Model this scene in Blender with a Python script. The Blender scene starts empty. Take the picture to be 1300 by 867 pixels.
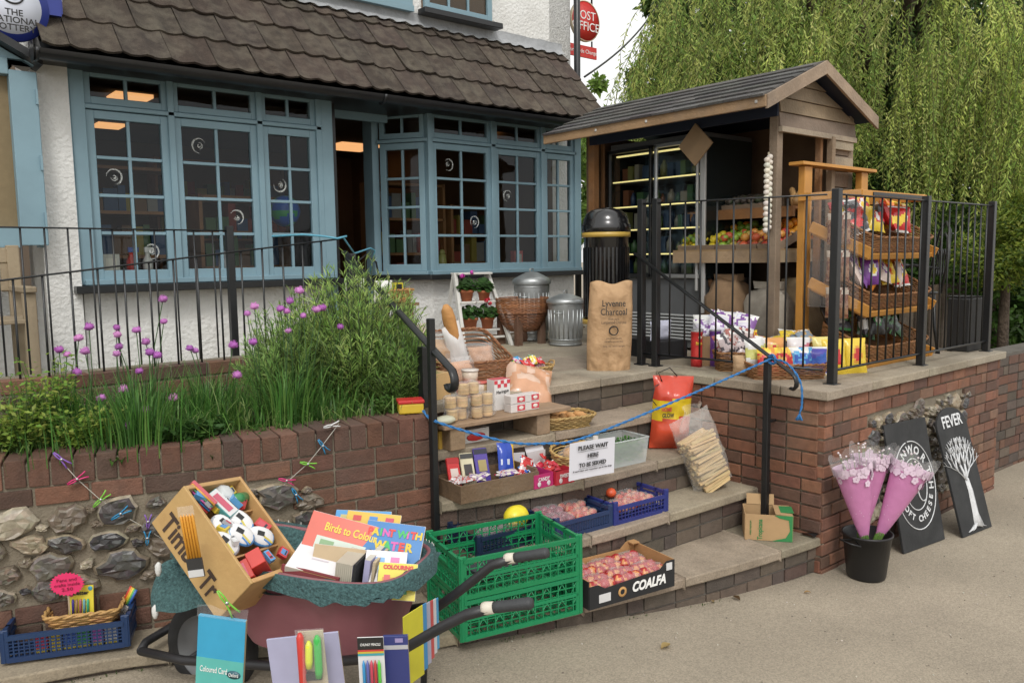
import bpy, bmesh, math, random
from mathutils import Vector as V, Matrix, noise
from mathutils import Euler
R=math.radians
rnd=random.Random(7)
sc=bpy.context.scene
COL=sc.collection
# ---------------- camera ----------------
CAMH=1.78; YAW=R(50.2); PITCH=R(6.0); ROLL=R(0.8); FPX=1025.
f0=V((math.cos(YAW),math.sin(YAW),0)); r0=V((math.sin(YAW),-math.cos(YAW),0)); u0=V((0,0,1))
cf=f0*math.cos(PITCH)-u0*math.sin(PITCH); cu=u0*math.cos(PITCH)+f0*math.sin(PITCH)
cR=r0*math.cos(ROLL)-cu*math.sin(ROLL); cU=cu*math.cos(ROLL)+r0*math.sin(ROLL)
camd=bpy.data.cameras.new('camera'); cam=bpy.data.objects.new('camera',camd); COL.objects.link(cam)
camd.sensor_width=36; camd.lens=36*FPX/1300.; camd.clip_start=.05; camd.clip_end=600
M=Matrix.Identity(4)
for i in range(3):
    M[i][0]=cR[i]; M[i][1]=cU[i]; M[i][2]=-cf[i]
M[2][3]=CAMH
cam.matrix_world=M; sc.camera=cam
# ---------------- light ----------------
w=bpy.data.worlds.new("World"); sc.world=w; w.use_nodes=True
nt=w.node_tree; bg=nt.nodes['Background']
sky=nt.nodes.new('ShaderNodeTexSky'); sky.sky_type='NISHITA'; sky.sun_disc=False
SUN_EL=R(48); SUN_DIR_AZ=R(235)  # direction towards the sun, measured from +X ccw
sky.sun_elevation=SUN_EL; sky.sun_rotation=R(90)-SUN_DIR_AZ
sky.air_density=1.0; sky.dust_density=6.0; sky.ozone_density=0.6; sky.altitude=100
# overcast: desaturate the sky colour
hs=nt.nodes.new('ShaderNodeHueSaturation'); hs.inputs['Saturation'].default_value=0.18
hs.inputs['Value'].default_value=1.0
nt.links.new(sky.outputs[0],hs.inputs['Color'])
mixs=nt.nodes.new('ShaderNodeMixRGB'); mixs.inputs[0].default_value=.72; mixs.inputs[2].default_value=(7.6,7.55,7.4,1)
nt.links.new(hs.outputs[0],mixs.inputs[1]); nt.links.new(mixs.outputs[0],bg.inputs[0]); bg.inputs[1].default_value=0.14
sd=bpy.data.lights.new('sun','SUN'); sd.energy=1.0; sd.angle=R(14); sd.color=(1,.97,.92)
so=bpy.data.objects.new('sun',sd); COL.objects.link(so)
sdir=V((math.cos(SUN_EL)*math.cos(SUN_DIR_AZ),math.cos(SUN_EL)*math.sin(SUN_DIR_AZ),math.sin(SUN_EL)))
so.rotation_euler=sdir.to_track_quat('Z','Y').to_euler(); so.location=(0,0,12)
sc.view_settings.view_transform='Standard'; sc.view_settings.look='None'; sc.view_settings.gamma=1
sc.view_settings.exposure=0.34
# ---------------- pixel helpers (plan measuring) ----------------
def ray(px,py): return cf+cR*((px-650)/FPX)-cU*((py-433.5)/FPX)
def PZ(px,py,z): d=ray(px,py); return V((0,0,CAMH))+d*((z-CAMH)/d.z)
def PY(px,py,y): d=ray(px,py); return V((0,0,CAMH))+d*(y/d.y)
def PX(px,py,x): d=ray(px,py); return V((0,0,CAMH))+d*(x/d.x)
def PD(px,py,D): return V((0,0,CAMH))+ray(px,py)*D
# ---------------- materials ----------------
MATS={}
def mat(name,col=(.5,.5,.5),rough=.6,var=.12,scale=8,bump=.15,bscale=60,metal=0.,attr=False,spec=.5,trans=0.,alpha=1.,emit=0,detail=4,coat=0.,dirt=None,dirtscale=3,dirtamt=.5,bdist=.01):
    if name in MATS: return MATS[name]
    m=bpy.data.materials.new(name); m.use_nodes=True; n=m.node_tree; N=n.nodes; L=n.links
    b=N['Principled BSDF']; b.inputs['Roughness'].default_value=rough; b.inputs['Metallic'].default_value=metal
    b.inputs['Specular IOR Level'].default_value=spec
    if coat: b.inputs['Coat Weight'].default_value=coat; b.inputs['Coat Roughness'].default_value=.15
    tc=N.new('ShaderNodeTexCoord')
    nz=N.new('ShaderNodeTexNoise'); nz.inputs['Scale'].default_value=scale; nz.inputs['Detail'].default_value=detail
    L.new(tc.outputs['Object'],nz.inputs['Vector'])
    mr=N.new('ShaderNodeMapRange'); mr.inputs[1].default_value=.25; mr.inputs[2].default_value=.75
    mr.inputs[3].default_value=1-var; mr.inputs[4].default_value=1+var
    L.new(nz.outputs[0],mr.inputs[0])
    mul=N.new('ShaderNodeVectorMath'); mul.operation='SCALE'; L.new(mr.outputs[0],mul.inputs['Scale'])
    if attr:
        at=N.new('ShaderNodeAttribute'); at.attribute_name='Col'; L.new(at.outputs['Color'],mul.inputs[0])
    else: mul.inputs[0].default_value=col[:3]
    out=mul.outputs[0]
    if dirt:
        n2=N.new('ShaderNodeTexNoise'); n2.inputs['Scale'].default_value=dirtscale; n2.inputs['Detail'].default_value=6; n2.inputs['Roughness'].default_value=.65
        L.new(tc.outputs['Object'],n2.inputs['Vector'])
        m2=N.new('ShaderNodeMapRange'); m2.inputs[1].default_value=.45; m2.inputs[2].default_value=.7; m2.inputs[3].default_value=0; m2.inputs[4].default_value=dirtamt
        L.new(n2.outputs[0],m2.inputs[0])
        mx=N.new('ShaderNodeMixRGB'); mx.inputs[2].default_value=(*dirt,1); L.new(m2.outputs[0],mx.inputs[0]); L.new(out,mx.inputs[1]); out=mx.outputs[0]
    L.new(out,b.inputs['Base Color'])
    if bump:
        nb=N.new('ShaderNodeTexNoise'); nb.inputs['Scale'].default_value=bscale; nb.inputs['Detail'].default_value=5
        L.new(tc.outputs['Object'],nb.inputs['Vector'])
        bp=N.new('ShaderNodeBump'); bp.inputs['Strength'].default_value=bump; bp.inputs['Distance'].default_value=bdist
        L.new(nb.outputs[0],bp.inputs['Height']); L.new(bp.outputs[0],b.inputs['Normal'])
    if emit:
        b.inputs['Emission Color'].default_value=(*col[:3],1); b.inputs['Emission Strength'].default_value=emit
    if alpha<1: b.inputs['Alpha'].default_value=alpha
    if trans: b.inputs['Transmission Weight'].default_value=trans; b.inputs['IOR'].default_value=1.2
    MATS[name]=m; return m
def film(name,tint=(1,1,1),opacity=.25,rough=.15,bump=.5,bscale=25,bdist=.02):
    """clear wrinkled plastic film: transparent with a diffuse part and glossy wrinkles"""
    if name in MATS: return MATS[name]
    m=bpy.data.materials.new(name); m.use_nodes=True; n=m.node_tree; N=n.nodes; L=n.links
    b=N['Principled BSDF']; b.inputs['Base Color'].default_value=(*tint,1); b.inputs['Roughness'].default_value=rough; b.inputs['Specular IOR Level'].default_value=.8
    tr=N.new('ShaderNodeBsdfTransparent'); mx=N.new('ShaderNodeMixShader')
    lw=N.new('ShaderNodeLayerWeight'); lw.inputs['Blend'].default_value=.25
    tc=N.new('ShaderNodeTexCoord'); nb=N.new('ShaderNodeTexNoise'); nb.inputs['Scale'].default_value=bscale; nb.inputs['Detail'].default_value=3; nb.inputs['Distortion'].default_value=1.2
    L.new(tc.outputs['Object'],nb.inputs['Vector'])
    bp=N.new('ShaderNodeBump'); bp.inputs['Strength'].default_value=bump; bp.inputs['Distance'].default_value=bdist
    L.new(nb.outputs[0],bp.inputs['Height']); L.new(bp.outputs[0],b.inputs['Normal']); L.new(bp.outputs[0],lw.inputs['Normal'])
    mr=N.new('ShaderNodeMapRange'); mr.inputs[3].default_value=opacity; mr.inputs[4].default_value=min(1,opacity+.28)
    L.new(lw.outputs['Facing'],mr.inputs[0]); L.new(mr.outputs[0],mx.inputs[0]); L.new(tr.outputs[0],mx.inputs[1]); L.new(b.outputs[0],mx.inputs[2])
    L.new(mx.outputs[0],N['Material Output'].inputs['Surface'])
    MATS[name]=m; return m
def glassmat(name='window_glass'):
    if name in MATS: return MATS[name]
    m=bpy.data.materials.new(name); m.use_nodes=True; n=m.node_tree; N=n.nodes; L=n.links
    N.remove(N['Principled BSDF'])
    g=N.new('ShaderNodeBsdfGlossy'); g.inputs['Roughness'].default_value=.03; g.inputs['Color'].default_value=(.9,.95,1,1)
    tr=N.new('ShaderNodeBsdfTransparent'); tr.inputs['Color'].default_value=(.88,.9,.88,1)
    fr=N.new('ShaderNodeFresnel'); fr.inputs['IOR'].default_value=1.38
    tc=N.new('ShaderNodeTexCoord'); nb=N.new('ShaderNodeTexNoise'); nb.inputs['Scale'].default_value=3
    L.new(tc.outputs['Object'],nb.inputs['Vector'])
    bp=N.new('ShaderNodeBump'); bp.inputs['Strength'].default_value=.12; bp.inputs['Distance'].default_value=.02; L.new(nb.outputs[0],bp.inputs['Height']); L.new(bp.outputs[0],g.inputs['Normal'])
    mx=N.new('ShaderNodeMixShader'); L.new(fr.outputs[0],mx.inputs[0]); L.new(tr.outputs[0],mx.inputs[1]); L.new(g.outputs[0],mx.inputs[2])
    L.new(mx.outputs[0],N['Material Output'].inputs['Surface']); MATS[name]=m; return m
# ---------------- mesh builder ----------------
def basis(x,y,z,o=(0,0,0)):
    m=Matrix.Identity(4)
    for i in range(3): m[i][0]=x[i]; m[i][1]=y[i]; m[i][2]=z[i]; m[i][3]=o[i]
    return m
class MB:
    def __init__(s): s.v=[]; s.f=[]; s.c=[]; s.sm=[]; s.X=Matrix.Identity(4)
    def xf(s,m): s.X=m; return s
    def add(s,vs,fs,col=(.5,.5,.5),smooth=False):
        b=len(s.v); X=s.X
        s.v+= [tuple(X@V(p)) for p in vs]
        for i,f in enumerate(fs):
            s.f.append([b+k for k in f]); s.c.append(col[i] if isinstance(col,list) else col); s.sm.append(smooth)
    def box(s,c,d,col=(.5,.5,.5),rot=None,cols=None,jit=0):
        """c centre, d full size; cols dict by face '-x','+x','-y','+y','-z','+z'"""
        x,y,z=d[0]/2,d[1]/2,d[2]/2
        vs=[V((a*x,b*y,e*z)) for a in(-1,1) for b in(-1,1) for e in(-1,1)]
        if jit: vs=[p+V((rnd.uniform(-jit,jit),rnd.uniform(-jit,jit),rnd.uniform(-jit,jit))) for p in vs]
        if rot is not None:
            r=rot if isinstance(rot,Matrix) else Euler(rot).to_matrix()
            vs=[r@p for p in vs]
        c=V(c); vs=[p+c for p in vs]
        fs=[(0,1,3,2),(4,6,7,5),(0,4,5,1),(2,3,7,6),(0,2,6,4),(1,5,7,3)]
        k=['-x','+x','-y','+y','-z','+z']
        s.add(vs,fs,[(cols or {}).get(q,col) for q in k])
    def hexa(s,pts,col=(.5,.5,.5)):
        """8 points: bottom 4 ccw, top 4 ccw"""
        s.add(pts,[(3,2,1,0),(4,5,6,7),(0,1,5,4),(1,2,6,5),(2,3,7,6),(3,0,4,7)],col)
    def tube(s,pts,r,seg=6,col=(.5,.5,.5),cap=True,closed=False,smooth=True,flat=1.):
        pts=[V(p) for p in pts]; n=len(pts); rs=r if isinstance(r,(list,tuple)) else [r]*n
        vs=[]; up=None
        for i,p in enumerate(pts):
            a=pts[(i-1)%n] if (closed or i>0) else p; b=pts[(i+1)%n] if (closed or i<n-1) else p
            t=(b-a).normalized() if (b-a).length>1e-9 else V((0,0,1))
            if up is None: up=t.orthogonal().normalized() if abs(t.z)>.9 else t.cross(V((0,0,1))).cross(t).normalized()
            up=(up-t*up.dot(t)); up=up.normalized() if up.length>1e-6 else t.orthogonal().normalized()
            sd=t.cross(up)
            for k in range(seg):
                an=2*math.pi*(k+.5)/seg; vs.append(p+(up*math.cos(an)*flat+sd*math.sin(an))*rs[i])
        fs=[]
        for i in range(n if closed else n-1):
            j=(i+1)%n
            for k in range(seg): fs.append((i*seg+k,i*seg+(k+1)%seg,j*seg+(k+1)%seg,j*seg+k))
        if cap and not closed: fs.append(tuple(range(seg-1,-1,-1))); fs.append(tuple((n-1)*seg+k for k in range(seg)))
        s.add(vs,fs,col,smooth)
    def cyl(s,p0,p1,r0_,r1_=None,seg=16,col=(.5,.5,.5),smooth=True):
        s.tube([p0,p1],[r0_,r0_ if r1_ is None else r1_],seg,col,True,False,smooth)
    def lathe(s,prof,seg=24,col=(.5,.5,.5),o=(0,0,0),smooth=True,cap=False,sq=0,colf=None):
        """prof list of (r,z)"""
        vs=[];o=V(o)
        for r,z in prof:
            for k in range(seg):
                a=2*math.pi*k/seg; vs.append(o+V((r*math.cos(a),r*math.sin(a),z)))
        fs=[];cs=[]
        for i in range(len(prof)-1):
            for k in range(seg):
                fs.append((i*seg+k,i*seg+(k+1)%seg,(i+1)*seg+(k+1)%seg,(i+1)*seg+k)); cs.append(colf(i,k) if colf else col)
        if cap:
            fs.append(tuple(range(seg-1,-1,-1))); cs.append(col); b=(len(prof)-1)*seg; fs.append(tuple(b+k for k in range(seg))); cs.append(col)
        s.add(vs,fs,cs,smooth)
    def prism(s,poly,t,X=None,col=(.5,.5,.5),smooth=False):
        """poly in xy (ccw), thickness t along +z, placed by matrix X"""
        n=len(poly); vs=[V((p[0],p[1],0)) for p in poly]+[V((p[0],p[1],t)) for p in poly]
        if X is not None: vs=[X@p for p in vs]
        s.add(vs,[tuple(range(n-1,-1,-1)),tuple(range(n,2*n))]+[(i,(i+1)%n,n+(i+1)%n,n+i) for i in range(n)],col,smooth)
    def grid(s,fn,nu,nv,col=(.5,.5,.5),smooth=True,colf=None,closeu=False):
        vs=[V(fn(i/(nu if closeu else nu-1 or 1),j/(nv-1))) for i in range(nu) for j in range(nv)]
        fs=[];cs=[]
        for i in range(nu if closeu else nu-1):
            for j in range(nv-1):
                a=(i+1)%nu
                fs.append((i*nv+j,a*nv+j,a*nv+j+1,i*nv+j+1)); cs.append(colf((i+.5)/(nu-1),(j+.5)/(nv-1)) if colf else col)
        s.add(vs,fs,cs,smooth)
    def blob(s,c,r,seg=10,rings=7,nz=.0,seed=0,col=(.5,.5,.5),rot=None,nf=2.,colf=None,power=1.):
        r=(r,r,r) if not isinstance(r,(tuple,list)) else r
        vs=[];c=V(c);mt=Euler(rot).to_matrix() if rot else None
        def pw(a): return math.copysign(abs(a)**power,a)
        for j in range(rings+1):
            th=math.pi*j/rings
            for k in range(seg):
                a=2*math.pi*k/seg; d=V((pw(math.sin(th))*pw(math.cos(a)),pw(math.sin(th))*pw(math.sin(a)),pw(math.cos(th))))
                q=1+nz*noise.noise(V((math.sin(th)*math.cos(a),math.sin(th)*math.sin(a),math.cos(th)))*nf+V((seed*3.1,seed*1.7,seed)))
                p=V((d.x*r[0],d.y*r[1],d.z*r[2]))*q
                if mt: p=mt@p
                vs.append(c+p)
        fs=[];cs=[]
        for j in range(rings):
            for k in range(seg):
                fs.append((j*seg+k,(j+1)*seg+k,(j+1)*seg+(k+1)%seg,j*seg+(k+1)%seg)); cs.append(colf(k/seg,(j+.5)/rings) if colf else col)
        s.add(vs,fs,cs,True)
    def disc(s,c,nrm,r,seg=20,col=(.5,.5,.5)):
        nrm=V(nrm).normalized(); a=nrm.orthogonal().normalized(); b=nrm.cross(a); c=V(c)
        s.add([c+(a*math.cos(2*math.pi*k/seg)+b*math.sin(2*math.pi*k/seg))*r for k in range(seg)],[tuple(range(seg))],col)
    def pillow(s,w,h,d,seed=0,col=(.5,.5,.5),colf=None,nu=13,nv=15,X=None,crimp=.03,wr=.25,top=0):
        """sealed packet standing in local xz, thickness along y, origin at bottom centre"""
        for side in(-1,1):
            def fn(u,v,side=side):
                bx=(max(0,1-abs(2*u-1)**2.6))**.5; e=min(v,1-v)*h
                bz=min(1,max(0,(min(v,1-v)-.03)*4.5))**.6 if True else 1
                t=d/2*bx*bz
                q=noise.noise(V((u*3.1+seed*7,v*3.3+seed,side*2.)))*wr+noise.noise(V((u*8+seed*3,v*8,side+seed)))*wr*.5
                t*=1+q
                wv=w*(1-.06*bz*1.0)+0*e
                return V(((u-.5)*wv+noise.noise(V((v*4+seed,3,seed)))*w*.02,side*t+noise.noise(V((u*2,v*2,seed*5.)))*d*.12,v*h))
            cs=colf; 
            b=MB(); b.grid(fn,nu,nv,col,True,cs)
            if side>0: b.f=[list(reversed(f)) for f in b.f]
            vs=[V(p) for p in b.v]
            if X is not None: vs=[X@p for p in vs]
            s.add(vs,b.f,b.c,True)
    def build(s,name,material,parent=None,bev=0,link=True,loc=None,sub=0,bseg=1):
        me=bpy.data.meshes.new(name); me.from_pydata(s.v,[],s.f)
        ca=me.color_attributes.new('Col','FLOAT_COLOR','CORNER')
        buf=[]
        for f,c in zip(s.f,s.c):
            for _ in f: buf+=[c[0],c[1],c[2],1.]
        ca.data.foreach_set('color',buf)
        me.polygons.foreach_set('use_smooth',s.sm)
        if material: me.materials.append(material)
        me.update()
        o=bpy.data.objects.new(name,me); COL.objects.link(o)
        if parent is not None: o.parent=parent
        if loc is not None: o.location=loc
        if bev:
            b=o.modifiers.new('bevel','BEVEL'); b.width=bev; b.segments=bseg; b.limit_method='ANGLE'; b.angle_limit=R(40)
            b.use_clamp_overlap=True
        if sub:
            b=o.modifiers.new('sub','SUBSURF'); b.levels=sub; b.render_levels=sub
        return o
def tag(o,label=None,cat=None,group=None,kind=None):
    if label: o['label']=label
    if cat: o['category']=cat
    if group: o['group']=group
    if kind: o['kind']=kind
    return o
def thing(name,label,cat,loc=(0,0,0),rz=0,group=None,X=None):
    o=bpy.data.objects.new(name,None); COL.objects.link(o); o.empty_display_size=.1
    if X is not None: o.matrix_world=X
    else: o.location=loc; o.rotation_euler=(0,0,rz)
    return tag(o,label,cat,group)
def kids(o): return [c for c in bpy.data.objects if c.parent==o]
def dup(o,parent=None,label=None,loc=None,rz=None,X=None,group=None):
    ch=kids(o)
    c=o.copy(); COL.objects.link(c)
    if parent is not None: c.parent=parent
    for k in ch: dup(k,c)
    if label: c['label']=label
    if group: c['group']=group
    if X is not None: c.matrix_world=X
    if loc is not None: c.location=loc
    if rz is not None: c.rotation_euler=(0,0,rz)
    return c
_dg=None
def text(s,size,o,x,y,material,parent=None,name='lettering',ext=.0006,align='CENTER',bold=0.,width=None,shear=0.,spacing=1.):
    """flat lettering: o origin (centre), x = reading direction, y = up direction, in the parent's space"""
    cu_=bpy.data.curves.new('t','FONT'); cu_.body=s; cu_.size=size; cu_.extrude=ext; cu_.align_x=align; cu_.align_y='CENTER'
    cu_.offset=bold; cu_.shear=shear; cu_.space_character=spacing; cu_.resolution_u=3
    t=bpy.data.objects.new('t',cu_); COL.objects.link(t)
    dg=bpy.context.evaluated_depsgraph_get()
    me=bpy.data.meshes.new_from_object(t.evaluated_get(dg)); bpy.data.objects.remove(t)
    x=V(x).normalized(); y=V(y); y=(y-x*y.dot(x)).normalized(); z=x.cross(y)
    sx=1.
    if width:
        xs=[v.co.x for v in me.vertices]; ww=max(xs)-min(xs) if xs else 1; sx=width/ww
    for v in me.vertices:
        p=v.co.copy(); v.co=V(o)+x*(p.x*sx)+y*p.y+z*(p.z+ext+.0008)
    me.materials.clear(); me.materials.append(material); me.name=name
    ob=bpy.data.objects.new(name,me); COL.objects.link(ob)
    if parent is not None: ob.parent=parent
    return ob
def lerp(a,b,t): return a+(b-a)*t
def clampv(x,a=0,b=1): return max(a,min(b,x))
def jc(c,j=.1,k=.04):
    q=1+rnd.uniform(-j,j); return tuple(max(0,x*q+rnd.uniform(-k,k)*x) for x in c)
class Path:
    """plan polyline with smooth interpolation by arc length"""
    def __init__(s,pts,smooth=True,n=60):
        P=[V(p) if len(p)==3 else V((p[0],p[1],0)) for p in pts]
        if smooth and len(P)>2:
            Q=[]
            for i in range(len(P)-1):
                p0=P[max(0,i-1)];p1=P[i];p2=P[i+1];p3=P[min(len(P)-1,i+2)]
                for k in range(12):
                    t=k/12; Q.append(.5*((2*p1)+(p2-p0)*t+(2*p0-5*p1+4*p2-p3)*t*t+(3*p1-p0-3*p2+p3)*t**3))
            Q.append(P[-1]); P=Q
        s.P=P; s.S=[0]
        for a,b in zip(P,P[1:]): s.S.append(s.S[-1]+(b-a).length)
        s.L=s.S[-1]
    def at(s,d):
        S=s.S
        i=0
        while i<len(S)-2 and S[i+1]<d: i+=1
        t=(d-S[i])/max(1e-9,S[i+1]-S[i]); p=s.P[i].lerp(s.P[i+1],t); T=(s.P[i+1]-s.P[i]).normalized()
        return p,T
T=1.03; ST=T/5
def gz(x,y=2.):
    t=clampv((4.3-x)/3.9); return .22*t*t*(3-2*t)*1.0
# ================= HOUSE =================
M_REND=mat('white_roughcast',(.70,.70,.68),.9,.05,4,0.7,38,dirt=(.42,.40,.36),dirtscale=1.3,dirtamt=.35,bdist=.02)
M_BLUE=mat('blue_paint',(.19,.30,.355),.5,.06,3,.08,40,dirt=(.14,.22,.26),dirtscale=2,dirtamt=.4)
M_BLK=mat('black_paint',(.012,.013,.014),.35,.2,6,.1,50)
M_GUT=mat('black_plastic_gutter',(.014,.015,.017),.3,.2,6,.05,30)
M_TILE=mat('concrete_roof_tile',(.1,.075,.055),.92,.3,14,1.,110,attr=True,dirt=(.13,.115,.085),dirtscale=7,dirtamt=.5,bdist=.008)
M_LEAD=mat('lead',(.30,.31,.32),.55,.2,6,.6,12,bdist=.03)
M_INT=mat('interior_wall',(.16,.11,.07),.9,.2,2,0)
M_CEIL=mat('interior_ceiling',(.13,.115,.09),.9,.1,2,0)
M_LAMP=mat('ceiling_light_panel',(1.,.50,.20),.5,0,1,0,emit=.75)
M_WOOD=mat('shelf_wood',(.30,.15,.06),.6,.25,6,.1,60)
M_PACK=mat('printed_pack',(.5,.5,.5),.35,.05,20,0,attr=True)
M_MATT=mat('painted_object',(.5,.5,.5),.65,.06,20,.05,60,attr=True)
GL=glassmat()
hs_=thing('shop_building','white roughcast village shop with blue bay windows under a brown tiled lean-to roof','building',(3.6,6.0,0))
OH=Matrix.Translation((-3.6,-6.0,0))
def HM(): return MB().xf(OH)
m=HM()
m.box((1.145,6.2,3.6),(.21,.5,7.2)); m.box((-.9,6.45,3.5),(3.7,.3,7.2))       # left strip and recessed left wall
m.box((3.64,6.5,5.5),(5.02,.3,3.7))                                             # upper storey
m.box((6.0,8.6,3.6),(.3,4.5,7.4))                                               # right gable wall
m.box((2.2,6.15,.8),(1.86,.28,1.62)); 
m.prism([(3.84,6.42),(4.11,6.03),(5.87,6.03),(5.87,6.5),(3.84,6.6)],1.62)
m.build('wall',M_REND,hs_)
m=HM(); m.box((3.64,6.47,7.5),(5.3,.9,.3)); m.box((3.6,8.4,3.31),(5.0,4.6,.06)); m.build('soffit_board',M_BLK,hs_)
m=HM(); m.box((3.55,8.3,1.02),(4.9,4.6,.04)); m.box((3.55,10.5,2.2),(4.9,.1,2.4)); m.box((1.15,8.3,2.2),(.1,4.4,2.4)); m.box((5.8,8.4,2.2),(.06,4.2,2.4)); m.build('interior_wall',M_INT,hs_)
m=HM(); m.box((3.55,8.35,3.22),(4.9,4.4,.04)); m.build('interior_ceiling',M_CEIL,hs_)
for (qx,qy,w_) in ((446,187,.55),(165,124,.3),(138,160,.25),(632,165,.16)):
    q=PZ(qx,qy,3.185); m=HM(); m.box(tuple(q),(w_,w_,.03)); m.build('ceiling_light',M_LAMP,hs_)
# roof courses
sl0=V((0,5.66,3.08)); sl1=V((0,6.36,3.87)); sd_=(sl1-sl0); SLn=sd_.length; sd_.normalize(); sn=V((0,-sd_.z,sd_.y))
m=HM(); tw=.30; nrow=4; pitch=SLn/3.45
for r_ in range(nrow):
    a0=r_*pitch-.0; a1=min(SLn+.0,a0+pitch+.07)
    x=1.06-(.0 if r_%2 else .15)
    while x<6.0:
        c=jc((.056,.041,.031),.2,.04); xa=max(1.06,x); xb=min(6.02,x+tw-.004); nu=13
        if xb-xa<.05: x+=tw; continue
        lift=.028+rnd.uniform(-.004,.005); jy=rnd.uniform(-.008,.008); tl=rnd.uniform(-.004,.004)
        vs=[];
        for i in range(nu):
            xx=lerp(xa,xb,i/(nu-1)); ph=(xx-x)/tw
            wv=.016*(0.5+0.5*math.cos(2*math.pi*ph*2))**1.5+(.006 if ph<.06 else 0)+tl*ph
            for (aa,hh) in ((a0+jy,lift-.016+wv),(a0+jy,lift+wv),(a1,.004+wv)):
                p=sl0+sd_*aa+sn*hh; vs.append(V((xx,p.y,p.z)))
        fs=[]
        for i in range(nu-1):
            for q in (0,1): fs.append((i*3+q,i*3+3+q,i*3+4+q,i*3+1+q))
        fs.append((0,1,2)); fs.append(((nu-1)*3,(nu-1)*3+2,(nu-1)*3+1))
        m.add(vs,fs,c,False); x+=tw
m.build('tiled_roof',M_TILE,hs_)
m=HM(); # roof boarding and fascia
m.prism([(5.70,3.04),(6.40,3.83),(6.40,3.02)],4.94,OH and Matrix(((0,0,1,1.07),(1,0,0,0),(0,1,0,0),(0,0,0,1))),(.02,.02,.02)); m.build('eaves_fascia',M_BLK,hs_)
m=HM()
def leadf(u,v):
    x=1.06+4.96*u; p=sl0+sd_*(SLn-.045+.03*v)+sn*(.045+.012*math.cos(2*math.pi*(x-1.06)/.15)*(1-v))
    if v>.6: return V((x,6.345,3.84+.14*(v-.6)/.4+.008*noise.noise(V((x*6,0,0)))))
    return V((x,p.y,p.z-.005))
m.grid(leadf,120,6); m.build('lead_flashing',M_LEAD,hs_)
m=HM()
n=9
def gut(u,v):
    a=math.pi*(v)+math.pi; return V((1.0+5.02*u,5.63+.058*math.cos(a),3.05+.058*math.sin(a)))
m.grid(gut,2,n); 
def gut2(u,v):
    a=math.pi*(v)+math.pi; return V((1.0+5.02*u,5.63+.053*math.cos(a),3.05+.053*math.sin(a)))
m.grid(gut2,2,n)
m.disc((1.0,5.63,3.03),(-1,0,0),.062,14)
for x in (1.02,3.4,5.9): m.tube([(x,5.63+.062*math.cos(math.pi+math.pi*i/8),3.05+.062*math.sin(math.pi+math.pi*i/8)) for i in range(9)],.012,6)
m.tube([(1.0,5.69,3.05),(6.02,5.69,3.05)],.008,6)
m.build('gutter',M_GUT,hs_)
m=HM(); m.tube([(6.2,6.30,7.0),(6.2,6.30,2.9),(6.2,6.30,1.0)],.036,12); m.build('downpipe',M_GUT,hs_)
# upstairs windows (bottom edges show)
m=HM(); m.box((2.9,6.33,4.45),(2.5,.06,.96)); m.box((2.9,6.29,3.99),(2.5,.02,.05)); m.build('blue_panel',M_BLUE,hs_)
def bar(mb,p0,p1,z0,z1,w_,d_,col=(.2,.4,.5)):
    """box from plan point to plan point"""
    p0=V((p0[0],p0[1],0)); p1=V((p1[0],p1[1],0)); t=(p1-p0); L_=t.length; t.normalize(); nr=V((t.y,-t.x,0))
    c=(p0+p1)/2; c.z=(z0+z1)/2; mb.box(c,(L_,d_,z1-z0),col,rot=Matrix(((t.x,-nr.x,0),(t.y,-nr.y,0),(0,0,1))))
def window(P0,P1,z0,z1,rows,cols,st=.055,mun=.022,bulls=(),top=False,parent=None,name='window',O=OH):
    """casement between two plan points, facing right-hand normal"""
    parent=parent or hs_
    P0=V((P0[0],P0[1],0));P1=V((P1[0],P1[1],0)); t=(P1-P0);L_=t.length;t.normalize();nr=V((t.y,-t.x,0))
    def pt(s,n=0): return P0+t*s+nr*n
    m=MB().xf(O)
    def B(s0,s1,a,b,d0,d1): 
        c=P0+t*((s0+s1)/2)+nr*((d0+d1)/2); c.z=(a+b)/2; m.box(c,(s1-s0,abs(d1-d0),b-a),rot=Matrix(((t.x,-nr.x,0),(t.y,-nr.y,0),(0,0,1))))
    B(0,st,z0,z1,-.03,.02); B(L_-st,L_,z0,z1,-.03,.02); B(st,L_-st,z0,z0+st*1.15,-.03,.02); B(st,L_-st,z1-st,z1,-.03,.02)
    for i in range(1,cols):
        s=st+(L_-2*st)*i/cols; B(s-mun/2,s+mun/2,z0+st,z1-st,-.018,.010)
    for j in range(1,rows):
        z=z0+st*1.15+(z1-z0-2.15*st)*j/rows; B(st,L_-st,z-mun/2,z+mun/2,-.017,.011)
    f=m.build(name,M_BLUE,parent,bev=.003)
    g_=MB().xf(O); a=pt(st,-.006);b=pt(L_-st,-.006)
    g_.add([V((a.x,a.y,z0+st)),V((b.x,b.y,z0+st)),V((b.x,b.y,z1-st)),V((a.x,a.y,z1-st))],[(0,1,2,3)]); g_.build('pane',GL,f)
    if bulls:
        for (ci,ri) in bulls:
            bm=MB().xf(O)
            s=st+(L_-2*st)*(ci+.5)/cols; z=z1-st-(z1-z0-2.15*st)*(ri+.5)/rows; c=pt(s,.0); c.z=z
            for rr_,w_,sp in ((.050,.006,250),(.044,.003,120),(.022,.004,200),(.010,.006,330)):
                a0_=rnd.uniform(0,6.28); bm.tube([c+(t*math.cos(a_)+V((0,0,1))*math.sin(a_)*1.05)*rr_ for a_ in [a0_+R(sp)*k/16 for k in range(17)]],[w_*math.sin(math.pi*(k+.6)/17.2) for k in range(17)],6,(.5,.5,.5))  # swirl ridges cut to pale arcs, shaped after the glass's white highlights
            bm.build('bullseye',mat('bullseye_glass',(.75,.78,.75),.06,0,5,0,spec=1.,alpha=.30),f)
    if not top: # hinges
        pass
    return f
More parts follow.
